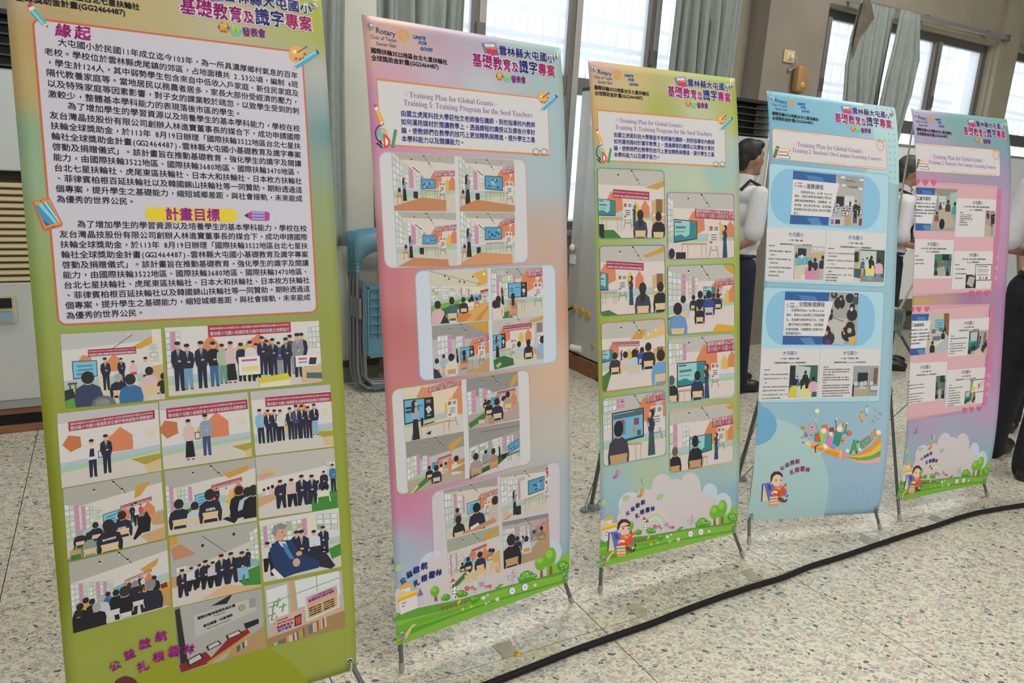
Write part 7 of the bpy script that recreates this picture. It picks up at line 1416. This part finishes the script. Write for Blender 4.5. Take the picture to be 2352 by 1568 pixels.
    for i in range(5): MB().ball((0, .135 - abs(i-2)*.003 + lean*.3, 1.34-i*.09), (.006, .004, .006)).done('shirt_button', M_strap, t)
    # trousers
    tr = [('e', Vx(0, 0, .93), (.158, .120, .08)), ('e', Vx(0, -.02, .86), (.155, .122, .09))]
    for sg in L: k_ = sg[2]; tr.append(('l', [sg[0] + Vx(0, 0, -.02), sg[1], k_ + Vx(0, 0, .02), k_ + Vx(0, .01, -.05)], (.098, .078, .066, .066)))
    solid('trousers', tr, trs, t, .012, 4)
    MB().ring((0, .0, .965), .148, .014, (0, 0, 1), 30, 6).done('belt', M_strap, t, Matrix.Diagonal((1, .79, 1, 1)))
    for sg in L:
        a = sg[2]; solid('shoe', [('e', Vx(a.x, a.y+.12, .045), (.048, .085, .040)), ('e', Vx(a.x, a.y+.01, .05), (.042, .07, .048)), ('l', [Vx(a.x, a.y-.02, .018), Vx(a.x, a.y+.17, .016)], (.032, .030))], M_shoe, t, .008, 3)
    if strap:
        P = [Vx(-.10, -.09, 1.40), Vx(-.09, -.02, 1.462), Vx(-.085, .065, 1.43), Vx(-.06, .125, 1.32), Vx(-.01, .155, 1.18), Vx(.02, .168, 1.08)]
        MB().tube(P, .011, 8).done('camera_strap', M_strap, t); MB().tube([Vx(-p.x, p.y, p.z) for p in P], .011, 8).done('camera_strap', M_strap, t)
    return t
LF = [[Vx(-.09, 0, .90), Vx(-.10, .08, .50), Vx(-.10, .14, .10)], [Vx(.09, 0, .90), Vx(.10, .04, .50), Vx(.11, .07, .10)]]
# first man: between the third and fourth banner, facing right, hands held behind him
A = [(Vx(.185, 0, 1.36), Vx(.235, -.05, 1.08), Vx(.10, -.16, .98), Vx(.03, -.19, .97)), (Vx(-.185, 0, 1.36), Vx(-.235, -.05, 1.08), Vx(-.10, -.17, .96), Vx(-.04, -.20, .95))]
person('man in white shirt with black strap and navy trousers, between third and fourth banner', floor_pt(1652, 874)*.965, math.radians(-72), 1.575, A, head_turn=math.radians(6), legs=LF)
A = [(Vx(.185, 0, 1.34), Vx(.24, -.02, 1.06), Vx(.10, .20, 1.02), Vx(.02, .24, 1.03)), (Vx(-.185, 0, 1.34), Vx(-.24, -.02, 1.06), Vx(-.10, .20, 1.06), Vx(-.02, .24, 1.06))]
man2 = person('greying man in glasses and white shirt, between light blue and pink banner', floor_pt(1992, 838), math.radians(-95), 1.57, A, hair=M_ghair, trs=M_trs, glasses=True, lean=.05, head_turn=math.radians(12), legs=LF)
A = [(Vx(.185, 0, 1.36), Vx(.22, .02, 1.08), Vx(.06, .22, 1.10), Vx(-.02, .25, 1.11)), (Vx(-.185, 0, 1.36), Vx(-.24, -.04, 1.07), Vx(-.10, .19, 1.04), Vx(-.03, .24, 1.06))]
LG = [[Vx(-.10, 0, .90), Vx(-.12, .06, .50), Vx(-.14, .04, .10)], [Vx(.10, 0, .90), Vx(.10, -.04, .50), Vx(.11, -.12, .10)]]
p3 = floor_pt(2318, 1085)
person('man in white short-sleeved shirt and black trousers cut off by the right edge', p3 + Vector((.07, .08, 0)), math.radians(-60), 1.74, A, trs=M_trs, strap=False, legs=LG)
A = [(Vx(.185, 0, 1.36), Vx(.225, 0, 1.07), Vx(.20, .12, .88), Vx(.19, .15, .82)), (Vx(-.185, 0, 1.36), Vx(-.225, 0, 1.07), Vx(-.20, .12, .88), Vx(-.19, .15, .82))]
person('man in dark trousers standing behind the man at the right edge', floor_pt(2362, 985), math.radians(150), 1.70, A, trs=M_trs, strap=False)
# camera held by the second man
t = thing('camera', 'dark camera with lens held by the greying man in glasses', 'camera', man2.matrix_world @ Matrix.Translation((0, .345, 1.07)))
MB().box(-.065, .065, -.035, .035, -.045, .045, None, .01).done('camera_body', M_strap, t, Matrix()); MB().tube([(0, .03, 0), (0, .10, -.005)], [.034, .038], 18).done('lens', M_strap, t, Matrix(), smooth=True); MB().box(-.02, .02, -.03, .03, .04, .065, None, .006).done('viewfinder', M_strap, t, Matrix()); MB().ring((0, .10, -.005), .033, .003, (0, 1, 0)).done('lens_ring', M_steel, t, Matrix())
for m_ in D.meshes:
    if m_.users == 0: D.meshes.remove(m_)
